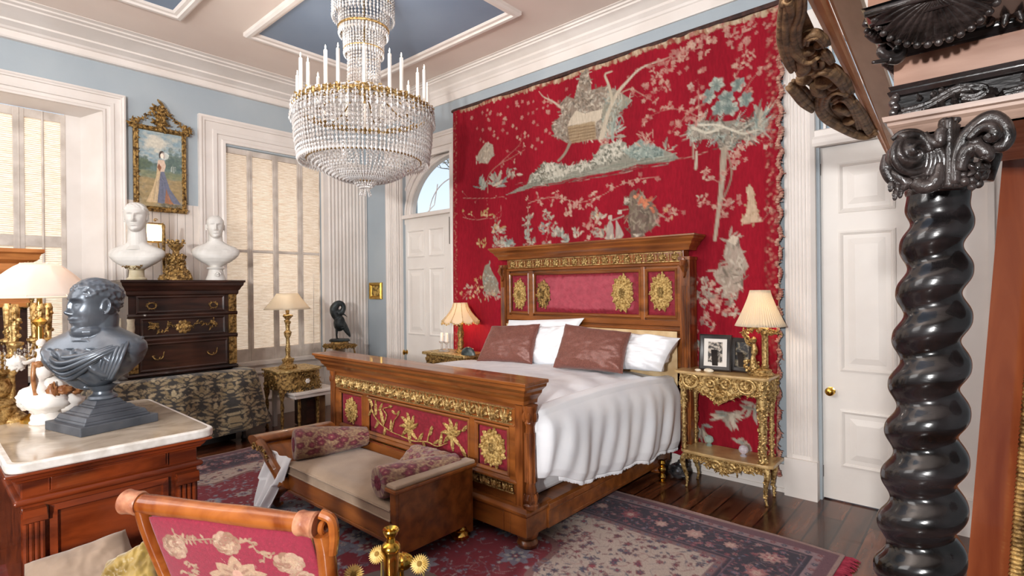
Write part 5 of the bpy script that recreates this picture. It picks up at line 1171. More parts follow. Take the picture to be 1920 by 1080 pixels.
# busts and ornament on top
def white_bust(loc, rz, sc, label, hair, plinth, hrz=0, hz=.578, wd=1.2):
    t = thing('bust', label, 'bust', loc, rz); mb = MB(); S = Matrix.Translation((0, 0, plinth+.46*.79)); Hh = Matrix.Translation((0, 0, hz)) @ rotz(hrz) @ Matrix.Scale(sc, 4)
    torso(mb, S, [(z*.79, w_*wd, d*1.05, x) for z, w_, d, x in ROWS2]); mb.tube([Hh @ V((-.03, 0, -.04)), Hh @ V((-.028, 0, -.09)), S @ V((-.022, 0, -.15)), S @ V((-.02, 0, -.19))], [v_*sc for v_ in (.066, .064, .07, .095)], 24)
    head(mb, Hh, hair=hair, curl=hair*.6, hairline=.08)
    for s_ in (-1, 1): mb.ell(S @ V((.052, s_*.075, -.235)), (.036, .08, .05), 14, 10)
    obj('figure', mb, MARBW, t, remesh=.003, smo=1); return t
b1 = white_bust((-5.82, 1.385, 1.6), math.radians(-38), 1.13, 'larger white marble bust on a gilt-edged plinth, left end of the dark chest', .008, .10, math.radians(14))
mb = MB().lathe([(.078, 0), (.08, .015), (.062, .03), (.056, .09), (.07, .105), (.075, .13), (.06, .14)], n=4*8); 
obj('plinth', mb, mat('yellowed_marble', '#cbbd96', '#e3d9bd', rough=.4, scale=12), b1)
mb = MB()
for s_ in (-1, 1): mb.ell((.03, s_*.07, .145), .02, 10, 8); 
garland(mb, (.066, 0, 0), (0, 1, 0), UZ, [(-.07, .13), (0, .115), (.07, .13)], .014, 22, 3); obj('gilt_mount', mb, GILTD, b1)
b2 = white_bust((-5.82, 2.06, 1.6), math.radians(-24), .98, 'smaller bald white marble bust beside the blind, right end of the dark chest', .002, .145, math.radians(8), .543, 1.13)
mb = MB().lathe([(.095, 0), (.09, .02), (.075, .06), (.066, .10), (.066, .112), (.08, .118), (.082, .13), (.05, .14), (.045, .17)], n=32); scroll(mb, (.075, 0, 0), (0, 1, 0), UZ, (.02, .06), .03, 0, 1.2, .01); obj('plinth', mb, MARBW, b2)
orn = thing('gilt_ornament', 'heaped gilt centrepiece with a small footed cup between the white busts', 'ornament', (-5.82, 1.705, 1.6))
R = random.Random(4); mb = MB().lathe([(.14, 0), (.14, .02), (.12, .05), (.085, .1), (.06, .15), (.055, .16), (.07, .2), (.076, .235), (.08, .245), (.06, .25), (.03, .255), (.028, .285), (.04, .3), (.065, .33), (.068, .345), (.05, .35)], n=30)
for k in range(240):
    a = R.uniform(0, 6.3); z = R.uniform(.0, .24)**1.0; r = sp(min(1, z/.15), .14, .058) if z < .15 else .075; mb.ell((r*math.cos(a), r*math.sin(a), z+.01), R.uniform(.007, .016), 6, 5)
for k in range(40): a = R.uniform(0, 6.3); r = R.uniform(.02, .08); mb.ell((r*math.cos(a), r*math.sin(a), .35+R.uniform(0, .035)), R.uniform(.006, .015), 6, 5)
obj('body', mb, GILTD, orn)
# painting ----------------------------------------------------------------
pt = Canvas(160, 270, '#8fa3a8'); R = random.Random(6)
for y in range(270):
    for x in range(0, 160, 2): pass
for _ in range(2600):
    x = R.uniform(0, 160); y = R.uniform(0, 270); t = y/270
    if t < .42: col = R.choice(['#8ea8b4', '#a9b6b6', '#7b95a3', '#c0bfb2', '#8aa0a8'])
    elif t < .52: col = R.choice(['#5d7478', '#6c7f77', '#4f6668', '#74887f'])
    elif t < .62: col = R.choice(['#7c8468', '#6b7660', '#8f8f6c'])
    else: col = R.choice(['#a89268', '#97855f', '#b79d72', '#8b7c5a', '#a38c66'])
    pt.disc(x, y, R.uniform(5, 16), R.uniform(2, 6), col, .35)
for _ in range(260): pt.disc(R.gauss(128, 20), R.gauss(105, 16), R.uniform(3, 8), R.uniform(3, 7), R.choice(['#4e6360', '#5a6e66', '#667a70']), .5)
for _ in range(160): pt.disc(R.gauss(12, 14), R.gauss(120, 10), R.uniform(3, 8), R.uniform(3, 6), R.choice(['#4e5f52', '#5f6e58']), .5)
for _ in range(80): pt.disc(R.gauss(60, 20), R.gauss(40, 14), R.uniform(8, 16), R.uniform(4, 8), '#d3cdbd', .35)
pt.poly([(68, 115), (88, 130), (112, 200), (155, 256), (120, 254), (90, 258), (66, 254), (70, 200)], '#6f7488'); pt.poly([(66, 118), (78, 140), (72, 200), (64, 254), (24, 256), (48, 205), (62, 160)], '#cdb38c'); pt.poly([(98, 200), (112, 236), (128, 258), (92, 256)], '#a97350')
for k in range(30): a = R.uniform(60, 110); pt.line([(78, 140+R.uniform(0, 30)), (a, 190), (a*1.5-40, 250)], 1.6, R.choice(['#5c6078', '#868ba0', '#4e5166']), .5)
for k in range(16): a = R.uniform(30, 66); pt.line([(70, 140), ((a+70)/2, 195), (a, 252)], 1.6, R.choice(['#e0caa4', '#b69868']), .5)
pt.poly([(70, 100), (92, 98), (98, 118), (92, 140), (76, 142), (66, 120)], '#d8bda8'); pt.poly([(72, 112), (82, 126), (76, 142), (66, 128)], '#8c5a40'); pt.disc(84, 82, 7, 9, '#d6b79f'); pt.disc(84, 75, 9, 8, '#3c2f2a'); pt.disc(76, 84, 3, 10, '#3c2f2a'); pt.disc(92, 84, 3, 10, '#3c2f2a'); pt.disc(84, 83, 5.5, 7, '#d6b79f')
for _ in range(60): pt.disc(R.uniform(80, 158), R.uniform(256, 268), R.uniform(3, 7), R.uniform(2, 4), R.choice(['#56564c', '#6b6656', '#8c8570']), .6)
pm = mat('oil_paint', '#888888', vc=True, rough=.35, coat=.3, scale=40)
pain = thing('painting', 'oil painting of a lady in a long gown in an ornate crested gilt frame', 'painting', (-6.39, 1.74, 2.75))
py0, py1, pz0, pz1 = 1.50, 1.975, 2.32, 3.19
nu, nv = 130, 220; U_, V_ = uvgrid(nu, nv); P = np.stack([np.full(U_.shape, -6.37), py0+.045+(py1-py0-.09)*U_, pz1-.05-(pz1-pz0-.10)*V_], 1); surf('canvas', P, nu, nv, pm, pt.sample(U_, V_), pain)
mb = MB().frame([(0, 0), (0, .03), (.012, .045), (.025, .04), (.035, .045), (.05, .02), (.055, .012)], (-6.40, py0, pz0), (0, 1, 0), UZ, py1-py0, pz1-pz0)
O = (-6.36, 0, 0); U = (0, 1, 0)
for pth, s_ in (([(py0+.025, pz0+.02), (py0+.025, pz1)], 1), ([(py1-.025, pz0+.02), (py1-.025, pz1)], 2), ([(py0, pz0+.03), (py1, pz0+.03)], 3), ([(py0, pz1-.02), (py1, pz1-.02)], 4)):
    garland(mb, O, U, UZ, [pth[0], ((pth[0][0]+pth[1][0])/2, (pth[0][1]+pth[1][1])/2), pth[1]], .017, 50, s_)
ym = (py0+py1)/2
garland(mb, O, U, UZ, [(py0-.01, pz1+.03), (py0+.06, pz1+.05), (ym-.09, pz1+.13), (ym-.03, pz1+.2)], .02, 40, 7); garland(mb, O, U, UZ, [(py1+.01, pz1+.03), (py1-.06, pz1+.06), (ym+.09, pz1+.13), (ym+.03, pz1+.2)], .02, 40, 8)
garland(mb, O, U, UZ, [(ym, pz1), (ym, pz1+.1), (ym, pz1+.21)], .045, 50, 9); garland(mb, O, U, UZ, [(py0-.01, pz1-.03), (py0, pz1+.02)], .03, 16, 10); garland(mb, O, U, UZ, [(py1+.01, pz1-.03), (py1, pz1+.02)], .03, 16, 11)
rosette(mb, O, U, UZ, (ym, pz1+.19), .04, 7, .02)
obj('carved_frame', mb, GILTD, pain, world=True)
# wall sconce -------------------------------------------------------------
sc = thing('wall_sconce', 'lit square lantern sconce on the wall between the white busts', 'sconce', (-6.2, 1.62, 2.1))
mb = MB().box(-6.26, 1.53, 2.0, -6.14, 1.68, 2.16); obj('lantern_shade', mb, SHADEC, sc, world=True, smooth=False)
mb = MB()
for y in (1.525, 1.685):
    for x in (-6.265, -6.135): mb.tube([(x, y, 1.985), (x, y, 2.18)], .005, 6)
for z in (1.99, 2.17):
    for x in (-6.265, -6.135): mb.tube([(x, 1.52, z), (x, 1.69, z)], .005, 6)
    for y in (1.525, 1.685): mb.tube([(-6.27, y, z), (-6.13, y, z)], .005, 6)
mb.tube(bez([(-6.4, 1.69, 1.85), (-6.3, 1.69, 1.82), (-6.22, 1.68, 1.88), (-6.2, 1.66, 1.98)], 6), .007, 6); mb.ell((-6.2, 1.66, 1.9), (.018, .018, .03), 10, 8); scroll(mb, (-6.13, 0, 0), (0, 1, 0), UZ, (1.62, 2.2), .02, 0, 1, .004); mb.ell((-6.41, 1.69, 1.85), (.01, .03, .05), 10, 8)
obj('bracket', mb, BRASS, sc, world=True)
point('sconce_bulb', (-6.20, 1.605, 2.08), 5, .02, (1, .8, .55))
cst = thing('candle_stick', 'slim gilt candlestick standing left of the gilt centrepiece', 'candlestick', (-5.95, 1.64, 1.6))
mb = MB().lathe([(.04, 0), (.035, .01), (.012, .03), (.014, .2), (.02, .24), (.012, .28), (.016, .38), (.012, .5)], n=14); mb.ell((0, 0, .52), (.016, .016, .03), 8, 6); obj('stem', mb, GILTD, cst)
# ---------------------------------------------------------------- chandelier
KX, KY, KZ = -3.86, 2.53, 0
chd = thing('chandelier', 'large crystal basket chandelier with white candles hanging from the blue ceiling panel', 'chandelier', (KX, KY, 3.92))
def ck(name, mb, m, parent=None, **k): return obj(name, mb, m, parent or chd, world=(parent is None), **k)
CRY = mat('chandelier_crystal', '#d9d1cb', '#ffffff', rough=.08, scale=40, trans=.3, ior=1.5, spec=.9, detail=1)
CANDLE = mat('candle_wax', '#f1ebe2', '#faf6ef', rough=.5, scale=6)
FLAME = mat('flame_bulb', '#fff2df', emis='#fff0dc', estr=14.0)
def cring(mb, r, z, th, n=64, wob=0): mb.tube([(KX+r*math.cos(a), KY+r*math.sin(a), z+wob*math.sin(a*16)) for a in np.linspace(0, 2*PI, n+1)], th, 6)
ZR, RR = 2.985, .55; ZB, RB = 2.56, .46
mb = MB(); cring(mb, RR, ZR, .014, 72, .006); cring(mb, RR-.02, ZR-.03, .008); cring(mb, RB, ZB, .007); cring(mb, .12, 2.43, .008); cring(mb, .14, 3.17, .012); cring(mb, .2, 3.66, .01); cring(mb, .16, 3.48, .006); cring(mb, .24, 3.86, .01)
for k in range(8): a = 2*PI*k/8; mb.tube([(KX+.12*math.cos(a), KY+.12*math.sin(a), 3.17), (KX+RR*.6*math.cos(a), KY+RR*.6*math.sin(a), 3.03), (KX+RR*math.cos(a), KY+RR*math.sin(a), ZR)], .007, 6)
mb.tube([(KX, KY, 3.92), (KX, KY, 3.05)], .012, 8); ck('gilt_frame', mb, GILT)
R = random.Random(21); mb = MB()
for k in range(48):
    a = 2*PI*k/48; p = V((KX+(RR+.005)*math.cos(a), KY+(RR+.005)*math.sin(a), ZR)); t = V((-math.sin(a), math.cos(a), 0))
    leaf(mb, p, t, V(UZ), (0, -.03), PI/2+R.uniform(-.4, .4), .06, .03, .01, 3); leaf(mb, p, t, V(UZ), (.03, .0), R.uniform(-.6, .6), .05, .025, .01, 3)
    for j in range(3): mb.ell(p+t*R.uniform(-.03, .03)+V((R.uniform(-.012, .02)*math.cos(a), R.uniform(-.012, .02)*math.sin(a), R.uniform(-.03, .035))), R.uniform(.006, .011), 6, 5)
ck('leaf_ring', mb, GILT)
def bead(mb, p, r, h):
    x, y, z = p; mb.add([(x, y, z+h), (x+r, y, z), (x, y+r, z), (x-r, y, z), (x, y-r, z), (x, y, z-h)], [(0, 1, 2), (0, 2, 3), (0, 3, 4), (0, 4, 1), (5, 2, 1), (5, 3, 2), (5, 4, 3), (5, 1, 4)])
def strandset(fn, n, nb, r, h, a0=0., jit=0., first=None, parts=0, name='crystal_strand', drop=0.):
    """n strands round the axis; fn(t)->(radius, z). 'parts' evenly spread ones are parts, the rest one mass"""
    proto = None; rest = MB(); RRn = random.Random(n*7+nb)
    idx = set()
    # the strands turned to the room's front are kept as separate parts
    order = sorted(range(n), key=lambda k: -math.cos(2*PI*k/n+a0-math.atan2(-KY, -KX)))[:parts]; idx = set(order)
    for k in range(n):
        a = 2*PI*k/n+a0; m_ = MB() if k in idx else rest
        if k in idx and proto is not None:
            c = proto.copy(); COL.objects.link(c); c.parent = chd; c.matrix_parent_inverse = Matrix.Identity(4); c.rotation_euler = (0, 0, a-proto_a); continue
        for i in range(nb):
            t = (i+.5)/nb; rr, z = fn(t); j = RRn.uniform(-jit, jit); hh = h*(1.9 if (drop and i == nb-1) else 1)
            bead(m_, (rr*math.cos(a), rr*math.sin(a), z-3.92+j), r*(1.3 if (drop and i == nb-1) else 1), hh)
        if k in idx: proto = obj(name, m_, CRY, chd, smooth=False); proto_a = a
    if rest.v: return rest
masses = []
masses.append(strandset(lambda t: (sp(t**1.3, RR+.0, RB+.06)+.012*math.sin(PI*t), sp(t, ZR-.02, ZB-.02)), 104, 13, .0115, .0165, drop=1, parts=50))
masses.append(strandset(lambda t: (sp(t, RR-.015, RB+.03), sp(t, ZR-.05, ZB+.02)), 56, 11, .011, .016, .02))
masses.append(strandset(lambda t: (sp(t, RB, .11), 2.56-.16*math.sin(t*PI/2)), 70, 13, .0105, .0145, parts=20))
masses.append(strandset(lambda t: (sp(t, RB-.02, .13), 2.585-.15*math.sin(t*PI/2)), 40, 10, .010, .013))
masses.append(strandset(lambda t: (.135-.008*math.sin(PI*t), sp(t, 3.68, 3.14)), 30, 20, .0105, .0145, parts=16))
masses.append(strandset(lambda t: (.205-.01*t, sp(t, 3.90, 3.60)), 42, 11, .011, .015, drop=1, parts=14))
masses.append(strandset(lambda t: (.17-.012*t, sp(t, 3.70, 3.44)), 40, 12, .0085, .013, drop=1))
masses.append(strandset(lambda t: (.25, sp(t, 3.92, 3.74)), 50, 8, .009, .014, drop=1))
masses.append(strandset(lambda t: (sp(t**.6, .14, RR-.05), 3.15-.16*t**1.5-.03*math.sin(PI*t)), 28, 22, .008, .01))
masses.append(strandset(lambda t: (sp(t, RR+.02, RR+.03), sp(t, ZR+.02, ZR-.12)), 70, 6, .009, .014, .03, .01, drop=1))
masses.append(strandset(lambda t: (sp(t, .09, .035)+.03*math.sin(PI*t), sp(t, 2.45, 2.335)), 22, 7, .009, .011))
masses.append(strandset(lambda t: (sp(t, .03, .05), sp(t, 2.33, 2.275)), 10, 3, .008, .013))
masses.append(strandset(lambda t: (sp(t, .3, RR-.1), 3.0+.03*math.sin(t*9)), 60, 8, .012, .012, .1, .03))
allm = MB()
for m_ in masses:
    if m_: allm.add(m_.v, m_.f)
o = obj('crystal_beads', allm, CRY, chd, smooth=False); o['kind'] = 'stuff'
cpx = [(580, 190, 125), (605, 180, 130), (622, 165, 97), (638, 160, 90), (651, 160, 117), (687, 152, 118), (716, 165, 100), (727, 155, 95), (757, 175, 100), (778, 175, 125), (800, 190, 143), (590, 170, 150), (791, 178, 160)]
cp0 = None
for i in range(18):
    a = 2*PI*i/18+.12; r = RR-.01 if i % 2 else RR-.11; z0 = ZR+.02+(0 if i % 2 else .05)
    q = (r*math.cos(a), r*math.sin(a), z0-3.92)
    if cp0 is None:
        mb = MB().lathe([(.015, 0), (.0135, .26), (.004, .27), (.0, .271)], n=12); cp0 = obj('candle', mb, CANDLE, chd); cp0.location = q
        fl_ = obj('flame', MB().lathe([(.0, .268), (.0045, .275), (.005, .285), (.002, .3), (0, .306)], n=8), FLAME, cp0)
        cu_ = obj('candle_cup', MB().lathe([(.008, -.06), (.01, -.03), (.028, -.012), (.03, -.004), (.014, 0), (.0145, .012)], n=12), GILT, cp0)
    else:
        c = copy_tree(cp0, chd); c.location = q
for k_ in range(4): point('candle_glow', (KX+.46*math.cos(k_*PI/2+.4), KY+.46*math.sin(k_*PI/2+.4), 3.36), 5, .05, (1, .86, .76))
# ---------------------------------------------------------------- gilt commode, lamp and side table
com = thing('gilt_commode', 'small bow-fronted gilt cabinet on slim legs below the right window', 'cabinet', (-5.66, 2.77, 0))
def px3(px, py, z): q = on_z(px, py, z); return (float(q[0]), float(q[1]))
TOPZ = .655
poly = [(-5.84, 2.51), (-5.47, 2.50), (-5.40, 2.60), (-5.38, 2.75), (-5.40, 2.92), (-5.46, 3.0), (-5.84, 3.0)]
mb = MB().prism(poly, 0, .022, (0, 0, TOPZ-.022), (1, 0, 0), (0, 1, 0)); obj('top', mb, GILT2, com, world=True, bevel=.004, ang=30)
pin = [(-5.82, 2.53), (-5.485, 2.52), (-5.42, 2.61), (-5.40, 2.75), (-5.42, 2.91), (-5.475, 2.98), (-5.82, 2.98)]
mb = MB().prism(pin, 0, .175, (0, 0, .455), (1, 0, 0), (0, 1, 0)); obj('case', mb, GILTD, com, world=True, ang=30)
mb = MB(); O = (0, 0, 0)
rosette(mb, (-5.40, 0, .54), (-.1, 1, 0), UZ, (2.68, 0), .05, 8, .012); rosette(mb, (-5.40, 0, .53), (0, 1, 0), UZ, (2.80, 0), .045, 6, .014); garland(mb, (-5.395, 0, .54), (0, 1, 0), UZ, [(2.64, .04), (2.75, .06), (2.9, .03), (2.93, -.04), (2.8, -.06), (2.66, -.06)], .02, 50, 4)
garland(mb, (0, 2.515, .54), (1, 0, 0), UZ, [(-5.8, .05), (-5.65, .06), (-5.5, .04), (-5.52, -.05), (-5.66, -.06), (-5.78, -.04)], .02, 44, 5); rosette(mb, (0, 2.515, .54), (1, 0, 0), UZ, (-5.65, 0), .05, 8, .012); garland(mb, (-5.4, 0, .455), (0, 1, 0), UZ, [(2.55, 0), (2.75, -.02), (2.96, 0)], .018, 30, 6)
obj('relief', mb, GILTD, com, world=True)
mb = MB(); rosette(mb, (-5.385, 0, .53), (0, 1, 0), UZ, (2.80, 0), .028, 6, .012); obj('white_flower', mb, PORC, com, world=True)
for x, y in ((-5.80, 2.55), (-5.47, 2.56), (-5.42, 2.72), (-5.46, 2.95), (-5.8, 2.95)):
    mb = MB().lathe([(.012, 0), (.02, .02), (.01, .05), (.014, .1), (.02, .15), (.012, .2), (.02, .27), (.013, .33), (.026, .4), (.03, .44), (.022, .46)], (x, y, 0), 12, wob=lambda a, z: 1+.15*math.sin(a*3+z*60)); obj('leg', mb, GILTD, com, world=True)
lp = thing('table_lamp', 'lit lamp with cream coolie shade and tall gilt stand on the small gilt cabinet', 'lamp', (-5.62, 2.70, TOPZ), math.radians(20))
mb = MB().grid(lambda u, v: (lambda a, r: (r*math.copysign(abs(math.cos(a))**.6, math.cos(a))*.17/.17, r*math.copysign(abs(math.sin(a))**.6, math.sin(a))*1.0, .635+.17*(1-v)))(2*PI*u, sp(v**1.1, .095, .205)*(1+.004*math.sin(2*PI*u*60))), 240, 8, cu=True); obj('lamp_shade', mb, SHADEC, lp, solid=.002, ang=60)
mb = MB().lathe([(.085, 0), (.09, .01), (.08, .03), (.05, .05), (.055, .08), (.06, .1), (.03, .115), (.02, .14), (.026, .2), (.02, .25), (.018, .32), (.035, .36), (.038, .39), (.02, .41), (.022, .46), (.028, .5), (.018, .52), (.05, .56), (.052, .57), (.015, .58), (.02, .62), (.01, .66), (.004, .80)], n=24, wob=lambda a, z: 1+.10*math.sin(a*5+z*40))
R = random.Random(8)
for k in range(60): a = R.uniform(0, 6.3); z = R.choice([.01, .02, .08, .37, .49, .56]); r = {.01: .085, .02: .08, .08: .055, .37: .034, .49: .026, .56: .045}[z]; mb.ell((r*math.cos(a), r*math.sin(a), z+R.uniform(0, .02)), R.uniform(.006, .012), 6, 5)
obj('stand', mb, GILT, lp)
point('lamp_bulb', (-5.62, 2.70, TOPZ+.71), 4, .03, (1, .84, .68))
wt = thing('side_table', 'low white side table behind the gilt cabinet near the window corner', 'table', (-5.55, 2.98, 0))
mb = MB().box(-5.9, 2.62, .40, -5.32, 3.12, .425); mb.box(-5.88, 2.64, .36, -5.34, 3.10, .40); obj('top', mb, BOARDW, wt, world=True, smooth=False, bevel=.004)
for x, y in ((-5.86, 2.66), (-5.36, 3.08), (-5.86, 3.08)): obj('leg', MB().box(x-.02, y-.02, 0, x+.02, y+.02, .36), BOARDW, wt, world=True, smooth=False)
for i, (y0, y1, h) in enumerate(((2.83, 2.93, .31), (2.94, 3.05, .33))):
    b = MB().box(-5.75, y0, .012, -5.48, y1, h); o = obj('storage_box', b, DARKW if not i else mat('brown_box', '#5c3a22', '#86603c', rough=.5, scale=9), None, smooth=False, bevel=.004); tag(o, ('dark brown box standing under the white side table, left of the pair', 'lighter brown box standing under the white side table, right of the pair')[i], 'box')
sh = thing('decorative_shell', 'dark blue-grey shell standing on the floor beside the left footboard post', 'shell', (-4.62, 2.75, .012))
def shellf(u, v):
    a = -PI/2+PI*u; r = .13*v*(1+.03*math.sin(a*16)); return (-.02+.07*math.sin(v*PI*.9)*(1-.3*abs(math.sin(a))), r*math.sin(a)*.8, .015+r*math.cos(a)*1.35)
mb = MB().grid(shellf, 40, 14); obj('shell', mb, mat('shell_grey', '#2c3a40', '#6b7d84', rough=.3, scale=14), sh, solid=.008)
# heron on gilt stand ------------------------------------------------------
HX, HY = -5.88, 3.47
hst = thing('pedestal_stand', 'small gilt and marble pedestal carrying the dark heron sculpture', 'stand', (HX, HY, 0))
mb = MB().box(-.15, -.13, .79, .15, .13, .835); mb.lathe([(.1, .835), (.11, .84), (.1, .865), (.0, .866)], n=24); garland(mb, (.15, 0, .81), (0, 1, 0), UZ, [(-.13, 0), (.13, 0)], .02, 24, 3); garland(mb, (0, -.13, .81), (1, 0, 0), UZ, [(-.15, 0), (.15, 0)], .02, 24, 4); obj('top', mb, GILTD, hst)
mb = MB().lathe([(.11, 0), (.11, .05), (.08, .1), (.06, .3), (.075, .5), (.09, .62), (.06, .72), (.07, .79)], n=24); obj('shaft', mb, MARBT, hst)
for s_ in ((.13, .11), (.13, -.11), (-.13, .11), (-.13, -.11)): mb = MB().tube([(s_[0], s_[1], .79), (s_[0]*1.12, s_[1]*1.12, .7), (s_[0]*.95, s_[1]*.95, .62), (s_[0]*1.1, s_[1]*1.1, .56)], .01, 6); obj('scroll_arm', mb, GILTD, hst)
her = thing('heron_sculpture', 'dark bronze heron with curled neck standing on a gilt pedestal', 'sculpture', (HX, HY, .866), math.radians(52))
BRZ = mat('dark_bronze', '#23282b', '#454c4e', rough=.45, metal=.5, scale=16, bump=.3, bscale=60)
mb = MB().lathe([(.0, 0), (.12, 0), (.125, .012), (.11, .03), (.0, .035)], n=28, sq=(1, .7)); obj('rocky_base', mb, BRZ, her)
mb = MB(); mb.ell((0, 0, .22), (.07, .055, .10), 20, 14, M=Matrix.Translation((-.0, 0, 0)))
mb.tube(bez([(-.02, 0, .28), (.05, 0, .19), (.10, 0, .10), (.125, 0, .05)], 6), [.05, .05, .05, .048, .046, .044, .042, .04, .036, .034, .032, .03, .026, .024, .02, .018, .014, .012, .008], 10)
mb.tube(bez([(-.02, 0, .27), (-.05, 0, .33), (-.06, 0, .40), (-.02, 0, .455), (.03, 0, .455), (.05, 0, .41), (.03, 0, .36), (-.01, 0, .34)], 5), [.04+.012*math.sin(i*.2) for i in range(36)], 12)
mb.ell((.015, 0, .345), (.035, .028, .026), 12, 10); mb.tube([(.03, 0, .34), (.07, 0, .315), (.10, 0, .285)], [.013, .008, .002], 8)
for s_ in (-1, 1): mb.tube([(-.03, s_*.02, .15), (-.035, s_*.02, .08), (-.03, s_*.02, .03)], [.016, .009, .008], 8); mb.ell((-.02, s_*.02, .03), (.03, .012, .006), 8, 6)
for s_ in (-1, 1): leaf(mb, (0, s_*.05, 0), (1, 0, 0), UZ, (-.05, .27), -.9, .17, .08, .01*s_, 5)
obj('bird', mb, BRZ, her, remesh=.005, smo=1)
# little picture on the blue strip
sp_ = thing('small_picture', 'tiny gilt-framed picture on the blue wall left of the arched door', 'picture', (-6.17, YB-.01, 1.47))
mb = MB().frame([(0, 0), (0, .02), (.015, .035), (.03, .025), (.045, .008)], (-6.31, YB, 1.36), UX, UZ, .285, .225); obj('gilt_frame', mb, BRASS, sp_, world=True)
mb = MB().box(-6.27, YB-.01, 1.40, -6.06, YB-.004, 1.55); obj('canvas', mb, mat('tiny_canvas', '#6c5527', '#c7a45a', rough=.6, scale=22, detail=3, contrast=(.45, .55)), sp_, world=True, smooth=False)
# ---------------------------------------------------------------- left bedside table, lamp and objects
ZL = .81
nl = thing('bedside_table', 'gilt bedside table left of the bed, below the arched door', 'table', (-4.3, 3.92, 0))
mb = MB().box(-4.62, 3.72, ZL-.03, -3.95, 4.08, ZL); obj('top', mb, GILT2, nl, world=True, smooth=False, bevel=.006)
mb = MB().box(-4.58, 3.75, ZL-.13, -3.98, 4.06, ZL-.03); garland(mb, (0, 3.745, ZL-.08), UX, UZ, [(-4.56, 0), (-4.3, -.02), (-4.0, 0)], .028, 60, 2); obj('apron', mb, GILTD, nl, world=True)
for x in (-4.56, -4.0):
    for y in (3.77, 4.04): obj('leg', MB().lathe([(.015, 0), (.022, .03), (.014, .1), (.02, .35), (.014, .6), (.026, .68)], (x, y, 0), 10), GILTD, nl, world=True)
ll = thing('table_lamp', 'lit lamp with scalloped cream bell shade on the left bedside table', 'lamp', (-4.22, 3.93, ZL))
def bell(mb, z0, h, r0, r1, n=16, pw=1.7, scal=.0):
    mb.grid(lambda u, v: (lambda a, r: (r*math.cos(a), r*math.sin(a), z0+h*(1-v)-(scal*abs(math.sin(a*5))*v**6)))(2*PI*u, r1+(r0-r1)*v**pw), n*8, 16, cu=True)
mb = MB(); bell(mb, .34, .19, .20, .075, 16, 1.6, .03); obj('lamp_shade', mb, SHADEC, ll, solid=.002, ang=60)
mb = MB(); 
for k in range(40): a = 2*PI*k/40; mb.ell((.2*math.cos(a), .2*math.sin(a), .335-.03*abs(math.sin(a*5))), .011, 6, 5)
for k in range(10): a = 2*PI*k/10; mb.tube([((.075+.125*t**1.6)*math.cos(a), (.075+.125*t**1.6)*math.sin(a), .532-.19*t) for t in (0, .25, .5, .75, 1)], .003, 5)
obj('shade_trim', mb, mat('gold_braid', '#b98d4a', '#e0c48c', rough=.6, scale=60), ll)
mb = MB().lathe([(.055, 0), (.06, .012), (.04, .025), (.03, .05), (.036, .1), (.026, .14), (.034, .2), (.024, .25), (.03, .3), (.01, .34), (.006, .53)], n=20, wob=lambda a, z: 1+.14*math.sin(a*4+z*90)); obj('stand', mb, GILTD, ll)
point('lamp_bulb', (-4.22, 3.93, ZL+.40), 7, .03, (1, .70, .42))
cg = thing('glass_candle_holder', 'glass and white candle holder with two candles on the left bedside table', 'candle holder', (-4.40, 3.86, ZL))
for dx in (-.05, .03):
    mb = MB().lathe([(.035, 0), (.035, .012), (.012, .02), (.01, .08), (.03, .1), (.03, .11), (.0, .111)], (dx, 0, 0), 14); obj('glass_foot', mb, CRYS, cg); obj('candle', MB().lathe([(.018, .11), (.017, .2), (.0, .205)], (dx, 0, 0), 12), CANDLE, cg)
sd = thing('small_dish', 'small cream dish right of the lamp on the left bedside table', 'dish', (-4.07, 3.9, ZL)); obj('bowl', MB().lathe([(.03, 0), (.045, .01), (.055, .05), (.05, .05), (.035, .014), (0, .012)], n=20), PORC, sd)
ds = thing('oval_object', 'dark arched oval trinket beside the brown pillow on the left bedside table', 'ornament', (-3.97, 3.80, ZL), math.radians(10))
mb = MB(); mb.ell((0, 0, .0), (.09, .03, .085), 20, 14, fn=lambda d: 1 if d.z > -.2 else .3); obj('shell', mb, mat('dark_shell', '#20262a', '#56605f', rough=.3, scale=20), ds)
# ---------------------------------------------------------------- bench with bolsters
BV = mat('beige_velvet', '#957f6a', '#a8917a', rough=.8, sheen=.25, scale=5, bump=.08, bscale=120)
ben = thing('bench', 'low wooden daybed bench with beige seat at the foot of the bed', 'bench', (-3.0, 1.9, 0))
BX0, BX1, BY0, BY1 = -3.52, -2.32, 1.66, 2.22
mb = MB().box(BX0, BY0, .16, BX1, BY0+.035, .285); mb.box(BX0, BY1-.035, .16, BX1, BY1, .40); mb.box(BX0, BY0, .16, BX0+.04, BY1, .285); mb.box(BX0, BY0-.008, .16, BX1, BY0, .18); obj('seat_rail', mb, WALNUT, ben, world=True, smooth=False, bevel=.004)
def seatf(u, v):
    return (sp(u, BX0+.01, BX1-.01), sp(v, BY0-.005, BY1-.04), .335+.025*min(1, 8*min(u, 1-u, v, 1-v))**.5+.008*math.sin(u*PI)+.003*fbm(u*5, v*3))
mb = MB().grid(seatf, 60, 40); mb.box(BX0+.012, BY0-.003, .28, BX1-.012, BY1-.042, .337); obj('seat', mb, BV, ben, world=True)
mb = MB().tube([(BX0+.01, BY0-.006, .338), (BX1-.01, BY0-.006, .338)], .006, 6); mb.tube([(BX0+.01, BY0-.006, .285), (BX1-.01, BY0-.006, .285)], .005, 6); obj('piping', mb, BV, ben, world=True)
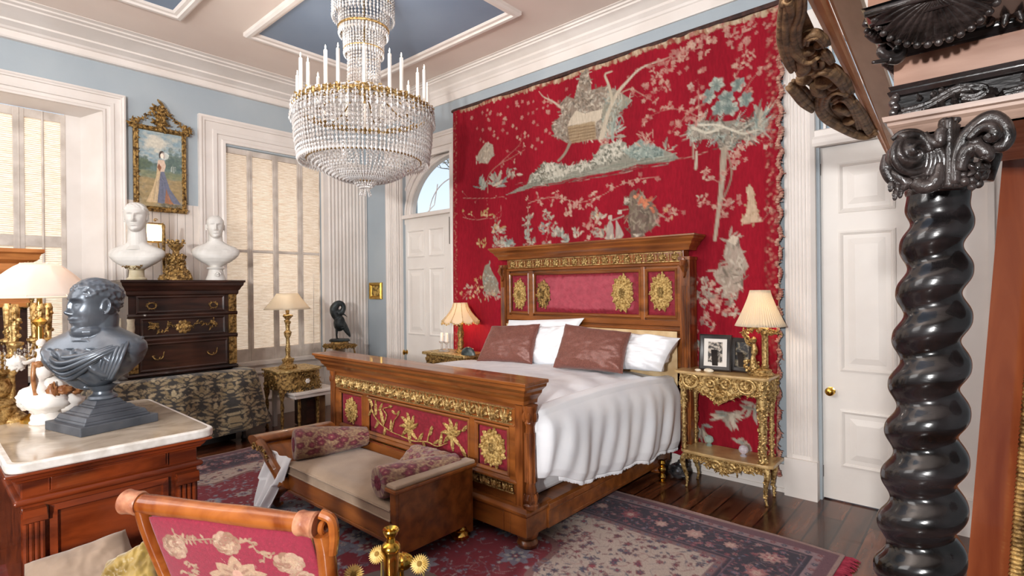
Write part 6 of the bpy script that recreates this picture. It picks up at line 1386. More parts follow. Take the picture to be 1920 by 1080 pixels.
# right end panel with upholstered top
prof = [(BY0, .04), (BY0+.03, .10), (BY1-.06, .10), (BY1-.03, .05), (BY1, .05), (BY1, .455), (BY0-.0, .455), (BY0, .27), (BY0-.012, .25), (BY0-.012, .17), (BY0, .15)]
mb = MB().prism(prof, 0, .05, (BX1-.02, 0, 0), (0, 1, 0), UZ); mb.box(BX1+.0, BY0+.02, .10, BX1+.034, BY1-.02, .45); obj('end_panel', mb, WALNUT, ben, world=True, smooth=False, bevel=.005)
mb = MB().box(BX1-.04, BY0-.01, .455, BX1+.045, BY1+.01, .478); obj('armrest_pad', mb, BV, ben, world=True, smooth=False, bevel=.01); mb = MB().box(BX1-.045, BY0-.015, .435, BX1+.05, BY1+.015, .457); obj('arm_rail', mb, WALNUT, ben, world=True, smooth=False, bevel=.006)
# left scroll arm
A0 = on_z(483, 808, .47); A1 = on_z(590, 790, .47)
mb = MB(); ax0, ax1 = V((-3.86, 1.60, .44)), V((-3.80, 2.16, .44))
def armf(u, v):
    a = 2*PI*u; p = ax0+(ax1-ax0)*v; return (p.x+.075*math.cos(a)*(1.25 if math.cos(a) < 0 else 1), p.y, p.z+.035*math.sin(a))
mb.grid(armf, 28, 12, cu=True, cap=True)
mb.tube(bez([(-3.80, 1.615, .43), (-3.72, 1.615, .40), (-3.62, 1.615, .34), (-3.54, 1.63, .26), (-3.5, 1.64, .2)], 6), [.035]*25, 10); mb.tube(bez([(-3.80, 2.14, .43), (-3.72, 2.14, .40), (-3.62, 2.14, .34), (-3.54, 2.14, .26), (-3.5, 2.14, .2)], 6), [.035]*25, 10)
mb.add([(-3.78, 1.62, .42), (-3.66, 1.62, .37), (-3.55, 1.63, .28), (-3.78, 2.14, .42), (-3.66, 2.14, .37), (-3.55, 2.14, .28)], [(0, 1, 4, 3), (1, 2, 5, 4)])
obj('scroll_arm', mb, WALNUT, ben, world=True)
mb = MB(); scroll(mb, (0, 1.58, 0), UX, UZ, (-3.80, .415), .03, 0, 1.4, .007); garland(mb, (0, 1.585, 0), UX, UZ, [(-3.77, .42), (-3.68, .41), (-3.6, .36)], .016, 18, 3); obj('carved_scroll', mb, GILTD, ben, world=True)
for (x, y) in ((BX1-.02, BY0+.05), (BX1-.02, BY1-.06)):
    mb = MB().lathe([(.0, 0), (.035, 0), (.056, .012), (.06, .032), (.046, .05), (.034, .056), (.045, .066), (.03, .09), (.0, .1)], (x, y, .012), 20); obj('bun_foot', mb, BRASS, ben, world=True)
for y in (1.66, 2.1):
    mb = MB().tube(bez([(-3.46, y, .22), (-3.55, y, .18), (-3.64, y, .13), (-3.67, y, .07), (-3.62, y, .035), (-3.56, y, .06)], 6), [.04, .042, .044, .045, .046, .047, .048, .05, .052, .054, .056, .056, .055, .053, .05, .047, .044, .04, .037, .034, .031, .028, .025, .022, .02, .018, .016, .014, .012, .01, .01], 12); obj('scroll_foot', mb, WALNUT, ben, world=True)
# tapestry bolsters
PC = Canvas(360, 260, '#8a6a55'); R = random.Random(12)
for _ in range(2600): PC.leaf(R.uniform(0, 360), R.uniform(0, 260), R.uniform(0, 6.3), R.uniform(6, 16), R.uniform(2, 5), R.choice(['#a88a68', '#9a7c60', '#b39672', '#6b4a44', '#8b6a58', '#7a3a42']), .85)
for _ in range(85):
    x, y = R.uniform(0, 360), R.uniform(0, 260); r = R.uniform(9, 19); PC.flower(x, y, r, '#5e1a2c', '#a88a68', 5, .85); PC.flower(x, y, r*.55, '#7f3245', '#b39672', 5, .9)
    PC.line([(x-r, y), (x, y-r*1.2), (x+r, y), (x+r*.3, y+r)], 1.8, '#b39a75', .8)
BOLM = mat('tapestry_weave', '#8a6a55', vc=True, rough=.85, sheen=.3, scale=90, bump=.3, bscale=260)
def bolster(label, p0, p1, r, ang0, seed, taper=.85, grp='patterned bolsters on the bench'):
    p0, p1 = V(p0), V(p1); t = thing('bolster', label, 'bolster', (p0+p1)/2, 0); a_, b_, d_ = frame_axes(p1-p0); L = (p1-p0).length; nu, nv = 90, 90
    U_, V_ = uvgrid(nu, nv); P = []
    for u, v in zip(U_, V_):
        a = 2*PI*u; s = -.06+1.12*v
        if s < 0: q = 0; rr = r*max(0, 1+s/.06)
        elif s > 1: q = 1; rr = r*taper*max(0, 1-(s-1)/.06)
        else: q = s; rr = r*sp(s, 1, taper)*(1+.10*math.sin(PI*s))*min(1, .9+s*3)*(1+.03*fbm(s*4, a, seed))
        f = 1 if 0 < s < 1 else 1
        p = p0+d_*L*(q+(s if s < 0 else (s-1 if s > 1 else 0))*.0)+a_*rr*math.cos(a)+b_*rr*math.sin(a)*.92; P.append(p)
    surf('cover', np.array(P), nu, nv, BOLM, PC.sample((U_*.9+.05*seed) % 1, (V_*.8+.1*seed) % 1), t)
    mb = MB(); rosette(mb, p0-d_*.002, a_, b_, (0, 0), r*.45, 8, -.006); obj('end_disc', mb, mat('wine_disc%d' % seed, '#5c2030', '#7b3344', rough=.8, scale=60), t, world=True)
    return t
bolster('patterned bolster at the left end of the beige bench seat, under the scroll arm', (-3.49, 1.71, .455), (-3.34, 2.18, .44), .115, 0, 1, .6)
bolster('patterned bolster lying across the right end of the bench seat, in front', (-2.46, 1.67, .452), (-2.38, 2.17, .455), .095, 0, 3, .6)
p = pillow('pillow', (-2.78, 2.02, .37), (-2.44, 2.00, .38), (-2.80, 2.20, .47), (-2.46, 2.22, .47), .12, BOLM, 'patterned cushion wedged behind the right bolster against the footboard', None, 15)
for ch_ in p.children:
    me = ch_.data; at = me.color_attributes.new('Col', 'FLOAT_COLOR', 'POINT'); n = len(me.vertices); co = np.zeros(n*3, np.float32); me.vertices.foreach_get('co', co); co = co.reshape(-1, 3)
    c = np.ones((n, 4), np.float32); c[:, :3] = PC.sample((co[:, 0]*2+.5) % 1, (co[:, 2]*3+co[:, 1]*2+.5) % 1); at.data.foreach_set('color', c.ravel())
# white cloth spilling off the left end of the bench
wc = thing('white_cloth', 'crumpled white cloth hanging down off the left end of the bench', 'cloth', (-3.6, 1.62, .2)); nu, nv = 50, 60; U_, V_ = uvgrid(nu, nv); P = []
for u, v in zip(U_, V_):
    x = sp(u, -3.74, -3.42)+.03*v*math.sin(u*5)-.05*sstep(v, .6, 1)*(1-u)-.0; w_ = sp(v, 1, .45 if v > .5 else .8); x = -3.58+(x+3.58)*w_-.06*v
    y = 1.60-.05*v-.03*math.sin(u*PI*5+v*3)*(.2+v)+.06*(1-v); z = sp(v, .385, .02)+.02*math.sin(u*9)*(1-v)*.3; P.append((x, y, z))
surf('fabric', np.array(P), nu, nv, LINEN, None, wc, solid=.004)
# ---------------------------------------------------------------- right bedside table
ZN = .868
nr = thing('bedside_table', 'ornate carved gilt console table right of the bed with a lower shelf', 'table', (-1.42, 3.97, 0))
NX0, NX1, NY0, NY1 = -1.755, -1.085, 3.80, 4.095
TOPM = mat('gilt_top', '#96764a', '#cfae78', rough=.3, coat=.3, scale=6, detail=5)
def slab(mb, x0, x1, y0, y1, z0, z1):
    P = [(x0, y1), (x0, y0+.02), (x0+.03, y0)]+[(sp(t, x0+.06, x1-.06), y0-.014*math.sin(PI*t)) for t in (0, .25, .5, .75, 1)]+[(x1-.03, y0), (x1, y0+.02), (x1, y1)]
    mb.prism(P, 0, z1-z0, (0, 0, z0), (1, 0, 0), (0, 1, 0))
mb = MB(); slab(mb, NX0, NX1, NY0, NY1, ZN-.022, ZN); obj('top', mb, TOPM, nr, world=True, bevel=.007, seg=3, ang=30)
mb = MB(); slab(mb, NX0+.04, NX1+.02, NY0+.02, NY1-.01, .255, .278); obj('shelf', mb, TOPM, nr, world=True, bevel=.006, seg=3, ang=30)
def apron(mb, x0, x1, zt, zb0, zmid, y, seed, n=60, th=.02):
    def prof(t): return zb0-(zb0-zmid)*math.exp(-((t-.5)/.17)**2)-.012*abs(math.sin(t*PI*5))
    vs = []; fs = []
    for k, yy in enumerate((y, y+th)):
        for i in range(n+1): t = i/n; vs += [(sp(t, x0, x1), yy, zt), (sp(t, x0, x1), yy, prof(t))]
    m = 2*(n+1)
    for i in range(n): a = 2*i; fs += [(a, a+1, a+3, a+2), (m+a, m+a+2, m+a+3, m+a+1), (a+1, m+a+1, m+a+3, a+3)]
    mb.add(vs, fs); O = (0, y, 0); w = x1-x0; R = random.Random(seed)
    garland(mb, O, UX, UZ, [(x0+w*t, prof(t)+.008) for t in np.linspace(.02, .98, 14)], .016, 70, seed); garland(mb, O, UX, UZ, [(x0+.01, zt-.015), ((x0+x1)/2, zt-.015), (x1-.01, zt-.015)], .012, 50, seed+1)
    return prof
mb = MB(); O = (0, NY0+.012, 0); pf_ = apron(mb, NX0+.05, NX1-.05, ZN-.022, .745, .665, NY0+.012, 1)
for cx_ in (-1.62, -1.225):
    mb.tube([(cx_+.05*math.cos(a)*1.15, NY0+.004, .80+.047*math.sin(a)) for a in np.linspace(0, 2*PI, 33)], .0095, 8); rosette(mb, O, UX, UZ, (cx_, .80), .035, 6, .016)
    for s_ in (1, -1): scroll(mb, O, UX, UZ, (cx_+s_*.075, .775), .022, 0, 1.3, .007, s_)
scroll(mb, O, UX, UZ, (-1.47, .80), .05, 0, 1.5, .012); scroll(mb, O, UX, UZ, (-1.37, .80), .05, PI, 1.5, .012, -1); scroll(mb, O, UX, UZ, (-1.46, .74), .035, 1, 1.3, .01, -1); scroll(mb, O, UX, UZ, (-1.385, .735), .035, 2, 1.3, .01)
for a in np.linspace(-2.9, -.25, 7): leaf(mb, O, UX, UZ, (-1.42, .735), a, .065, .03, .014, 4)
rosette(mb, O, UX, UZ, (-1.42, .76), .03, 6, .02); leaf(mb, O, UX, UZ, (-1.42, .78), PI/2, .07, .05, .014, 5)
obj('front_apron', mb, GILT, nr, world=True)
mb = MB(); O = (NX1-.012, 0, 0); U = (0, 1, 0); mb.box(NX1-.03, NY0+.03, .74, NX1-.014, NY1-.02, ZN-.02)
garland(mb, O, U, UZ, [(NY0+.03, .84), ((NY0+NY1)/2, .76), (NY1-.02, .84)], .02, 30, 8); rosette(mb, O, U, UZ, ((NY0+NY1)/2, .80), .045, 8, .02); garland(mb, O, U, UZ, [(NY0+.03, .75), ((NY0+NY1)/2, .72), (NY1-.02, .75)], .018, 24, 9); obj('side_apron', mb, GILT, nr, world=True)
mb = MB(); O = (0, NY0+.035, 0); apron(mb, NX0+.07, NX1-.02, .255, .225, .165, NY0+.035, 4)
for s_, cx_ in ((1, -1.45), (-1, -1.34)): scroll(mb, O, UX, UZ, (cx_, .205), .035, 0 if s_ > 0 else PI, 1.3, .012, s_)
garland(mb, O, UX, UZ, [(-1.6, .22), (-1.4, .18), (-1.2, .22)], .022, 40, 6); obj('lower_apron', mb, GILT, nr, world=True)
def ornleg(x, y, big, seed):
    R = random.Random(seed); mb = MB(); k = 1.35 if big else .85
    prof = [(.016, .27), (.022, .29), (.014, .32), (.020, .36), (.015, .42), (.022, .5), (.016, .56), (.024, .62), (.03, .68), (.026, .73), (.032, .78), (.03, .846)]
    mb.lathe([(r*k, z) for r, z in prof], (x, y, 0), 12)
    for i in range(150 if big else 80):
        z = R.uniform(.28, .84); a = R.uniform(0, 6.3); r = np.interp(z, [p[1] for p in prof], [p[0] for p in prof])*k; mb.ell((x+r*math.cos(a), y+r*math.sin(a), z), R.uniform(.005, .010)*(1.2 if big else .9), 6, 4)
    return obj('leg', mb, GILT, nr, world=True)
for i, (x, y, b) in enumerate(((NX0+.065, NY0+.045, 0), (NX1-.05, NY0+.045, 1), (NX0+.065, NY1-.04, 0), (NX1-.05, NY1-.04, 0))): ornleg(x, y, b, i)
for i, (x, y, dx) in enumerate(((NX0+.085, NY0+.045, -1), (NX1-.03, NY0+.045, 1), (NX0+.085, NY1-.04, -1), (NX1-.04, NY1-.04, 1))):
    P = bez([(x, y, .25), (x+dx*.02-.01, y-.01, .2), (x+dx*.01-.01, y-.01, .14), (x-.005, y, .08), (x, y-.005, .03), (x+dx*.006, y-.01, .0)], 6)
    mb = MB().tube(P, [.026-.018*min(1, j/22) for j in range(len(P)-3)]+[.009, .012, .008], 8)
    R = random.Random(i)
    for k in range(40): q = P[R.randrange(len(P)-6)]; mb.ell((q[0]+R.uniform(-.014, .014), q[1]+R.uniform(-.012, .012), q[2]), R.uniform(.004, .009), 6, 4)
    obj('foot', mb, GILT, nr, world=True)
# lamp on the right table
lr = thing('table_lamp', 'lit lamp with pleated cream shade and gilt column on the right bedside table', 'lamp', (-1.175, 3.95, ZN))
mb = MB().grid(lambda u, v: (lambda a, r: (r*math.cos(a), r*math.sin(a), .345+.25*(1-v)))(2*PI*u, (.066+(.165-.066)*v**1.25)*(1+.012*math.sin(2*PI*u*56))), 448, 10, cu=True); obj('lamp_shade', mb, SHADEC, lr, solid=.0015, ang=80)
mb = MB().lathe([(.085, 0), (.09, .008), (.08, .02), (.07, .025), (.072, .04), (.05, .05), (.03, .055)], n=32); mb.lathe([(.022, .055), (.026, .07), (.02, .08), (.0185, .27), (.028, .29), (.022, .31), (.03, .33), (.01, .34), (.006, .58)], (.03, 0, 0), 20)
for k in range(8): a = 2*PI*k/8; mb.tube([(.03+.019*math.cos(a), .019*math.sin(a), .08), (.03+.019*math.cos(a), .019*math.sin(a), .27)], .003, 5)
garland(mb, (0, -.02, 0), UX, UZ, [(-.08, .325), (-.03, .32), (.06, .31), (.12, .30)], .02, 40, 5); obj('stand', mb, GILT, lr)
mb = MB(); mb.tube(bez([(-.035, -.03, .055), (-.04, -.03, .12), (-.03, -.03, .17), (-.035, -.03, .22)], 5), [.03, .028, .025, .022, .02, .016, .014, .014, .02, .022, .022, .022, .02, .018, .016, .015], 12); mb.ell((-.035, -.03, .245), (.02, .022, .026), 12, 10); mb.tube(bez([(-.035, -.03, .2), (-.075, -.04, .22), (-.09, -.04, .27), (-.095, -.04, .3)], 4), .009, 6)
for k in range(36): a = rnd.uniform(0, 6.3); mb.ell((-.05+.045*math.cos(a), -.03+.035*math.sin(a), rnd.uniform(.03, .1)), rnd.uniform(.006, .014), 6, 5)
garland(mb, (0, -.05, 0), UX, UZ, [(-.1, .3), (-.09, .29), (-.06, .28)], .018, 12, 7); garland(mb, (0, -.055, 0), UX, UZ, [(-.05, .22), (-.06, .24), (-.03, .25)], .014, 12, 8); obj('cherub_figure', mb, GILT, lr)
point('lamp_bulb', (-1.175+.03, 3.95, ZN+.45), 3.6, .03, (1, .86, .70))
# photo frames ----------------------------------------------------------
def photo(label, x0, x1, h, y, lean, fm, inner, mat_w, rz):
    t = thing('photo_frame', label, 'picture frame', ((x0+x1)/2, y, ZN+.004), rz); w = x1-x0; M_ = Matrix.Rotation(-lean, 4, 'X'); q = MB().frame([(0, 0), (0, .014), (.01, .02), (.03, .012), (.032, .002)], (-w/2, 0, 0), UX, UZ, w, h); q.box(-w/2, 0, 0, w/2, .008, h)
    a = MB(); a.add(q.v, q.f, M_); obj('frame', a, fm, t)
    b = MB().box(-w/2+.028, -.004, .028, w/2-.028, -.001, h-.028); a = MB(); a.add(b.v, b.f, M_); obj('picture', a, mat_w, t, smooth=False)
    if inner: b = MB().box(-w/2+.062, -.006, .06, w/2-.062, -.0045, h-.055); a = MB(); a.add(b.v, b.f, M_); obj('photograph', a, inner, t, smooth=False)
    b = MB().box(-.02, .01, 0, .02, .015, h*.6, M=Matrix.Rotation(.25, 4, 'X')); obj('easel_back', b, fm, t, smooth=False)
BLK = mat('black_frame', '#231f1e', '#38322f', rough=.35, scale=10)
photo('black photo frame with wide white mount on the right bedside table', -1.60, -1.375, .265, 3.93, .14, BLK, mat('old_photo', '#2f2722', '#b9aea0', rough=.5, scale=45, detail=3, contrast=(.42, .58)), mat('mount_board', '#e3ddd5', rough=.7), math.radians(8))
photo('black photo frame with dark picture, leaning behind the white-mounted frame', -1.395, -1.235, .245, 3.98, .14, BLK, None, mat('dark_photo', '#1c1a1c', '#978a72', rough=.3, scale=26, detail=4, contrast=(.45, .62)), math.radians(-6))
for k, (x, r, lab) in enumerate(((-1.585, .024, 'small white shell in front of the white-mounted photo frame'), (-1.505, .036, 'larger cream shell in front of the white-mounted photo frame'))):
    t = thing('seashell', lab, 'shell', (x, 3.855, ZN)); mb = MB().ell((0, 0, r*.35), (r, r*.6, r*.42), 20, 12, fn=lambda d: 1+.06*math.sin(d.x*22)); obj('shell', mb, mat('shell_white%d' % k, '#d9c8a8', '#f1e9d8', rough=.3, scale=40), t)
for k, (x, y, lab, c) in enumerate(((-1.575, 4.03, 'green-tinted glass knob at the back left of the lower gilt shelf', '#cfe3d8'), (-1.29, 3.93, 'clear cut glass knob near the right of the lower gilt shelf', '#f3eef5'))):
    t = thing('glass_ornament', lab, 'glass ornament', (x, y, .278)); mb = MB().lathe([(.02, 0), (.024, .008), (.012, .018), (.03, .035), (.034, .05), (.028, .07), (.012, .08), (0, .081)], n=10); obj('faceted_glass', mb, mat('cut_glass%d' % k, c, rough=.05, trans=.6, ior=1.5, spec=.8), t, smooth=False)
# brass post and silver vase on the floor beside the bed ----------------------
t = thing('brass_post', 'short turned brass post on the floor between bed and gilt table', 'post', (-1.90, 3.80, 0)); obj('turned_post', MB().lathe([(.0, 0), (.026, 0), (.028, .012), (.016, .02), (.022, .03), (.028, .045), (.022, .06), (.014, .07), (.026, .085), (.03, .1), (.026, .115), (.014, .125), (.022, .135), (.03, .15), (.022, .17), (0, .175)], n=20), BRASS, t)
bpy.data.objects[t.name].location.x = -1.85
sv = thing('silver_vase', 'crumpled silver vase lying on the floor beside the gilt table legs', 'vase', (-1.80, 3.97, 0))
mb = MB(); mb.ell((0, 0, .055), (.075, .06, .055), 24, 16, fn=lambda d: 1+.22*noise.fractal(d*3.2, 1, 2, 4)); mb.ell((.03, .03, .11), (.045, .04, .035), 18, 12, fn=lambda d: 1+.3*noise.fractal(d*4+V((3, 0, 0)), 1, 2, 4)); obj('vase', mb, mat('tarnished_silver', '#4a4e54', '#b9bdc2', rough=.25, metal=.9, scale=16), sv)
# trees seen through the fanlight --------------------------------------------
def branch(mb, p, d, L, r, n, R):
    q = p+d*L; m_ = (p+q)/2+V((R.uniform(-1, 1), R.uniform(-1, 1), R.uniform(-1, 1)))*L*.08; mb.tube([p, m_, q], [r, r*.85, r*.7], 5)
    if n:
        for _ in range(3): branch(mb, q, (d+V((R.uniform(-.8, .8), R.uniform(-.4, .4), R.uniform(-.5, .7)))).normalized(), L*R.uniform(.6, .85), r*.6, n-1, R)
t = thing('garden_tree', 'bare winter tree outside the fanlight of the arched door', 'tree', (-8.6, 10, 0)); mb = MB(); R = random.Random(3)
mb.tube([(0, 0, 0), (.1, 0, 2.4), (.3, 0, 4.2)], [.2, .15, .1], 8)
for k in range(7): branch(mb, V((.1+R.uniform(-.1, .2), 0, 2.2+k*.35)), V((R.uniform(-1, 1), R.uniform(-.3, .3), R.uniform(.1, 1))).normalized(), 1.0, .07, 5, R)
obj('branches', mb, mat('bark', '#6e6856', '#a09a86', rough=.9, scale=9), t)
# ---------------------------------------------------------------- foreground settee end, cushions
def vd(px, py, d): q = at_d(px, py, d); return V((float(q[0]), float(q[1]), float(q[2])))
HONEY = mat('honey_wood', '#7a3810', '#a8602a', rough=.22, coat=.5, scale=5, stretch=(1.5, 1.5, 1.5), detail=6, distort=1.2)
cl, cr_ = vd(243, 941, 1.5), vd(585, 983, 1.40)
SU = (cr_-cl); SL = SU.length; SU.normalize(); SN = V((-SU.y, SU.x, 0)).normalized(); SV = SN.cross(SU)*-1
if SV.z < 0: SV = -SV
setb = thing('settee', 'settee with honey-coloured scrolled end and crimson floral upholstery in the foreground', 'settee', (cl.x, cl.y, 0))
def sw(nm, mb, m, **k): return obj(nm, mb, m, setb, world=True, **k)
mb = MB().tube([cl+SU*(SL*t) for t in np.linspace(.05, .93, 12)], [.026+.001*math.sin(i) for i in range(12)], 24); sw('crest_rail', mb, HONEY)
CAPM = mat('worn_copper_cap', '#8f5238', '#c48a68', rough=.4, scale=26, bump=.2, bscale=70)
for e, dd in ((cl, -1), (cr_, 1)):
    mb = MB(); prof = [(-.02, .030), (-.012, .033), (.0, .031), (.02, .032), (.03, .034), (.036, .030), (.038, .012)]
    mb.tube([e+SU*(dd*a-dd*.02) for a, r in prof], [r for a, r in prof], 28); sw('rail_cap', mb, CAPM)
# stiles: left and right, with scrolled top on the right
bl_, br_ = vd(330, 1090, 1.53), vd(617, 1090, 1.41)
def stile(top, bot, w, nm, curl=0):
    mb = MB(); P = bez([top, top+(bot-top)*.35+SU*curl*.5, bot], 8); low = V((bot.x, bot.y, .40)); P += [bot+(low-bot)*t for t in (.3, .6, 1)]; P += [V((low.x, low.y, .35)), V((low.x+.03, low.y-.03, 0))]
    P = [V(p) for p in P]; mb.tube(P, [w]*(len(P)-1)+[w*.6], 16, flat=1.15); return sw(nm, mb, HONEY)
stile(cl+SU*.045+V((0, 0, -.01)), bl_-SU*.015, .021, 'stile', -.012); stile(cr_+SU*.03+V((0, 0, -.02)), br_, .024, 'stile', .006)
mb = MB(); c0 = cr_+SU*.026
sp2 = [(c0+SU*(.006)+(SN*-1*math.cos(a)*r)+V((0, 0, math.sin(a)*r))) for a, r in [(PI*.5+1.5*PI*t*1.3, .030*(1-.75*t)) for t in np.linspace(0, 1, 24)]]
mb.tube(sp2, .008, 8); mb.tube(bez([c0+V((0, 0, .03)), c0+SU*.03+V((0, 0, .018)), c0+SU*.036+V((0, 0, -.02)), c0+SU*.03+V((0, 0, -.07))], 6), .014, 10); sw('scroll_end', mb, HONEY)
# upholstered panel with woven flowers
FC = Canvas(520, 420, '#8c1a34'); R = random.Random(31)
for _ in range(1500): FC.disc(R.uniform(0, 520), R.uniform(0, 420), 2, 2, R.choice(['#961b38', '#ae2a48', '#a3213f']), .5)
def rose(x, y, r, seed=0):
    RR_ = random.Random(seed)
    for k in range(9): a = 2*PI*k/9+.2; FC.disc(x+r*.62*math.cos(a), y+r*.62*math.sin(a)*.95, r*.36, r*.36, RR_.choice(['#a2826a', '#8f6c54', '#b0927a']), .95)
    for k in range(6): a = 2*PI*k/6; FC.disc(x+r*.3*math.cos(a), y+r*.3*math.sin(a), r*.25, r*.25, RR_.choice(['#b6987c', '#94705a']), .95)
    for k in range(80): a = RR_.uniform(0, 6.3); q = RR_.uniform(.15, .85)*r; FC.line([(x+q*math.cos(a), y+q*math.sin(a)), (x+(q+5)*math.cos(a+.3), y+(q+5)*math.sin(a+.3))], 1.8, RR_.choice(['#a3213f', '#8f4a48', '#e0cbb0']), .7)
def vine(pts, seed):
    RR_ = random.Random(seed); FC.line(pts, 5, '#9c7e66', .95); P = bez(pts, 8)
    for p in P[::3]:
        for _ in range(2): FC.leaf(p[0], p[1], RR_.uniform(0, 6.3), 20, 9, RR_.choice(['#a88a70', '#92725a']), .95)
rose(62, 92, 44, 1); rose(250, 62, 46, 2); rose(440, 128, 50, 3); rose(470, 205, 42, 6)
vine([(75, 45), (110, 60), (140, 60), (200, 50)], 4); vine([(296, 55), (330, 45), (345, 80), (390, 95)], 5); vine([(90, 140), (110, 165), (90, 190), (60, 175)], 7); vine([(370, 80), (360, 130)], 8); vine([(40, 230), (60, 260), (50, 300)], 9)
for a, L in ((-PI/2, 90), (-2.35, 85), (-.8, 85), (-2.9, 95), (-.25, 95)): FC.leaf(260, 205, a, L*1.1, 52, '#b29276', .97); FC.leaf(260, 205, a, L*.75, 24, '#96705a', .9)
for k in range(90): a = R.uniform(-3.1, 0); q = R.uniform(20, 88); FC.line([(260+q*math.cos(a), 205+q*math.sin(a)), (260+(q+8)*math.cos(a), 205+(q+8)*math.sin(a))], 1.6, R.choice(['#a3213f', '#e2cdb2', '#96605a']), .7)
FC.disc(260, 190, 16, 24, '#c99a86'); rose(120, 340, 44, 11); rose(400, 340, 44, 12)
tl2, tr2 = cl+SU*.075+V((0, 0, -.028)), cr_+SU*.0+V((0, 0, -.028)); b2l, b2r = bl_+SU*.01, br_-SU*.02
nu, nv = 200, 170; U_, V_ = uvgrid(nu, nv)
low_l, low_r = V((b2l.x, b2l.y, .50)), V((b2r.x, b2r.y, .50)); P = []
hb2 = (tl2.z-b2l.z)/(tl2.z-.5)
for u, v in zip(U_, V_):
    lft = tl2+(b2l-tl2)*min(1, v/hb2) if v < hb2 else b2l+(low_l-b2l)*((v-hb2)/(1-hb2)); rgt = tr2+(b2r-tr2)*min(1, v/hb2) if v < hb2 else b2r+(low_r-b2r)*((v-hb2)/(1-hb2))
    P.append(lft+(rgt-lft)*u-SN*(.014*math.sin(PI*u)**.5*math.sin(PI*v)**.5))
surf('upholstery', np.array(P), nu, nv, mat('woven_crimson', '#8c1a34', vc=True, rough=.8, sheen=.3, scale=100, bump=.3, bscale=400), FC.sample(U_, V_), setb, solid=.012)
mb = MB()
for a, b in ((tl2, b2l), (b2l, low_l), (tr2, b2r)): mb.tube([a-SN*.008, b-SN*.008], .004, 6)
sw('gilt_edging', mb, GILT2)
# seat behind the scrolled end
def sq(u, n_, z): return cl*0+V((cl.x, cl.y, 0))+SU*u+SN*n_+V((0, 0, z))
mb = MB()
def sbox(mb, u0, u1, n0, n1, z0, z1): mb.add([sq(u, n_, z) for z in (z0, z1) for n_ in (n0, n1) for u in (u0, u1)], [(0, 2, 3, 1), (4, 5, 7, 6), (0, 1, 5, 4), (2, 6, 7, 3), (0, 4, 6, 2), (1, 3, 7, 5)])
sbox(mb, -.43, SL-.02, .03, .42, .34, .42); sw('seat_rail', mb, HONEY, smooth=False, bevel=.008)
mb = MB(); sbox(mb, -.42, SL-.03, .035, .41, .42, .52); sw('seat', mb, BV, smooth=False, bevel=.03, seg=3)
for u, n_ in ((-.39, .06), (-.39, .39), (SL-.06, .39)): mb = MB().lathe([(.015, 0), (.02, .1), (.03, .3), (.03, .35)], tuple(sq(u, n_, 0)), 12); sw('leg', mb, HONEY)
BEI = mat('beige_cotton', '#84705f', '#957f6c', rough=.8, sheen=.2, scale=6, bump=.15, bscale=9)
OLV = mat('olive_silk', '#7d6428', '#a98d46', rough=.45, sheen=.4, scale=7, stretch=(1, 1, 3), bump=.2, bscale=14)
def quadp(a, b, c, d, dd): return [vd(*a, dd[0]), vd(*b, dd[1]), vd(*c, dd[2]), vd(*d, dd[3])]
q = quadp((60, 1190), (300, 1150), (45, 1058), (235, 992), (1.62, 1.72, 1.70, 1.82)); pillow('cushion', *q, .16, BEI, 'plain beige cushion at the lower left, against the red mahogany chest', None, 21, wr=.008)
q = quadp((185, 1185), (330, 1150), (205, 1052), (300, 1000), (1.58, 1.62, 1.66, 1.70)); pillow('cushion', *q, .15, OLV, 'olive gold silk cushion tucked behind the settee end, in front of the beige one', None, 27, wr=.012)
# ---------------------------------------------------------------- small brass things at the bottom edge
tb = thing('occasional_table', 'small low table carrying the brass vase at the bottom edge of the picture', 'table', tuple(vd(730, 1000, 1.55).xy)+(0,)); tz = .60
mb = MB().lathe([(.0, 0), (.17, 0), (.175, .01), (.17, .02), (.0, .02)], (0, 0, tz-.02), 40); obj('top', mb, DARKW, tb); mb = MB().lathe([(.11, 0), (.1, .03), (.03, .06), (.02, .3), (.03, .5), (.06, tz-.02)], n=20); obj('stem', mb, DARKW, tb)
vpos = vd(733, 1040, 1.52)
va = thing('brass_vase', 'slender polished brass vase in front of the bench corner', 'vase', (vpos.x, vpos.y, tz))
mb = MB().lathe([(r_, z_*1.5) for r_, z_ in [(.03, 0), (.034, .006), (.018, .014), (.014, .03), (.02, .05), (.022, .085), (.021, .095), (.027, .103), (.028, .108), (.024, .115), (.014, .120), (.012, .127), (.020, .135), (.024, .141), (.022, .144), (.014, .140), (.010, .13)]], n=32); obj('body', mb, BRASS, va)
p = vd(752, 1047, 1.6); tshell = thing('brass_shell', 'brass scallop dish behind the slender brass vase', 'dish', (p.x, p.y, p.z-.01), 0)
mb = MB().ell((0, 0, 0), (.035, .035, .024), 28, 14, fn=lambda d: 1+.06*math.sin(math.atan2(d.y, d.x)*12)); obj('shell', mb, BRASS, tshell); mb = MB().lathe([(.02, tz-p.z+.01), (.008, tz-p.z+.02), (.008, -.015)], n=12); obj('foot', mb, BRASS, tshell)
STRAW = mat('straw_petals', '#c9a653', '#ecd595', rough=.7, scale=30)
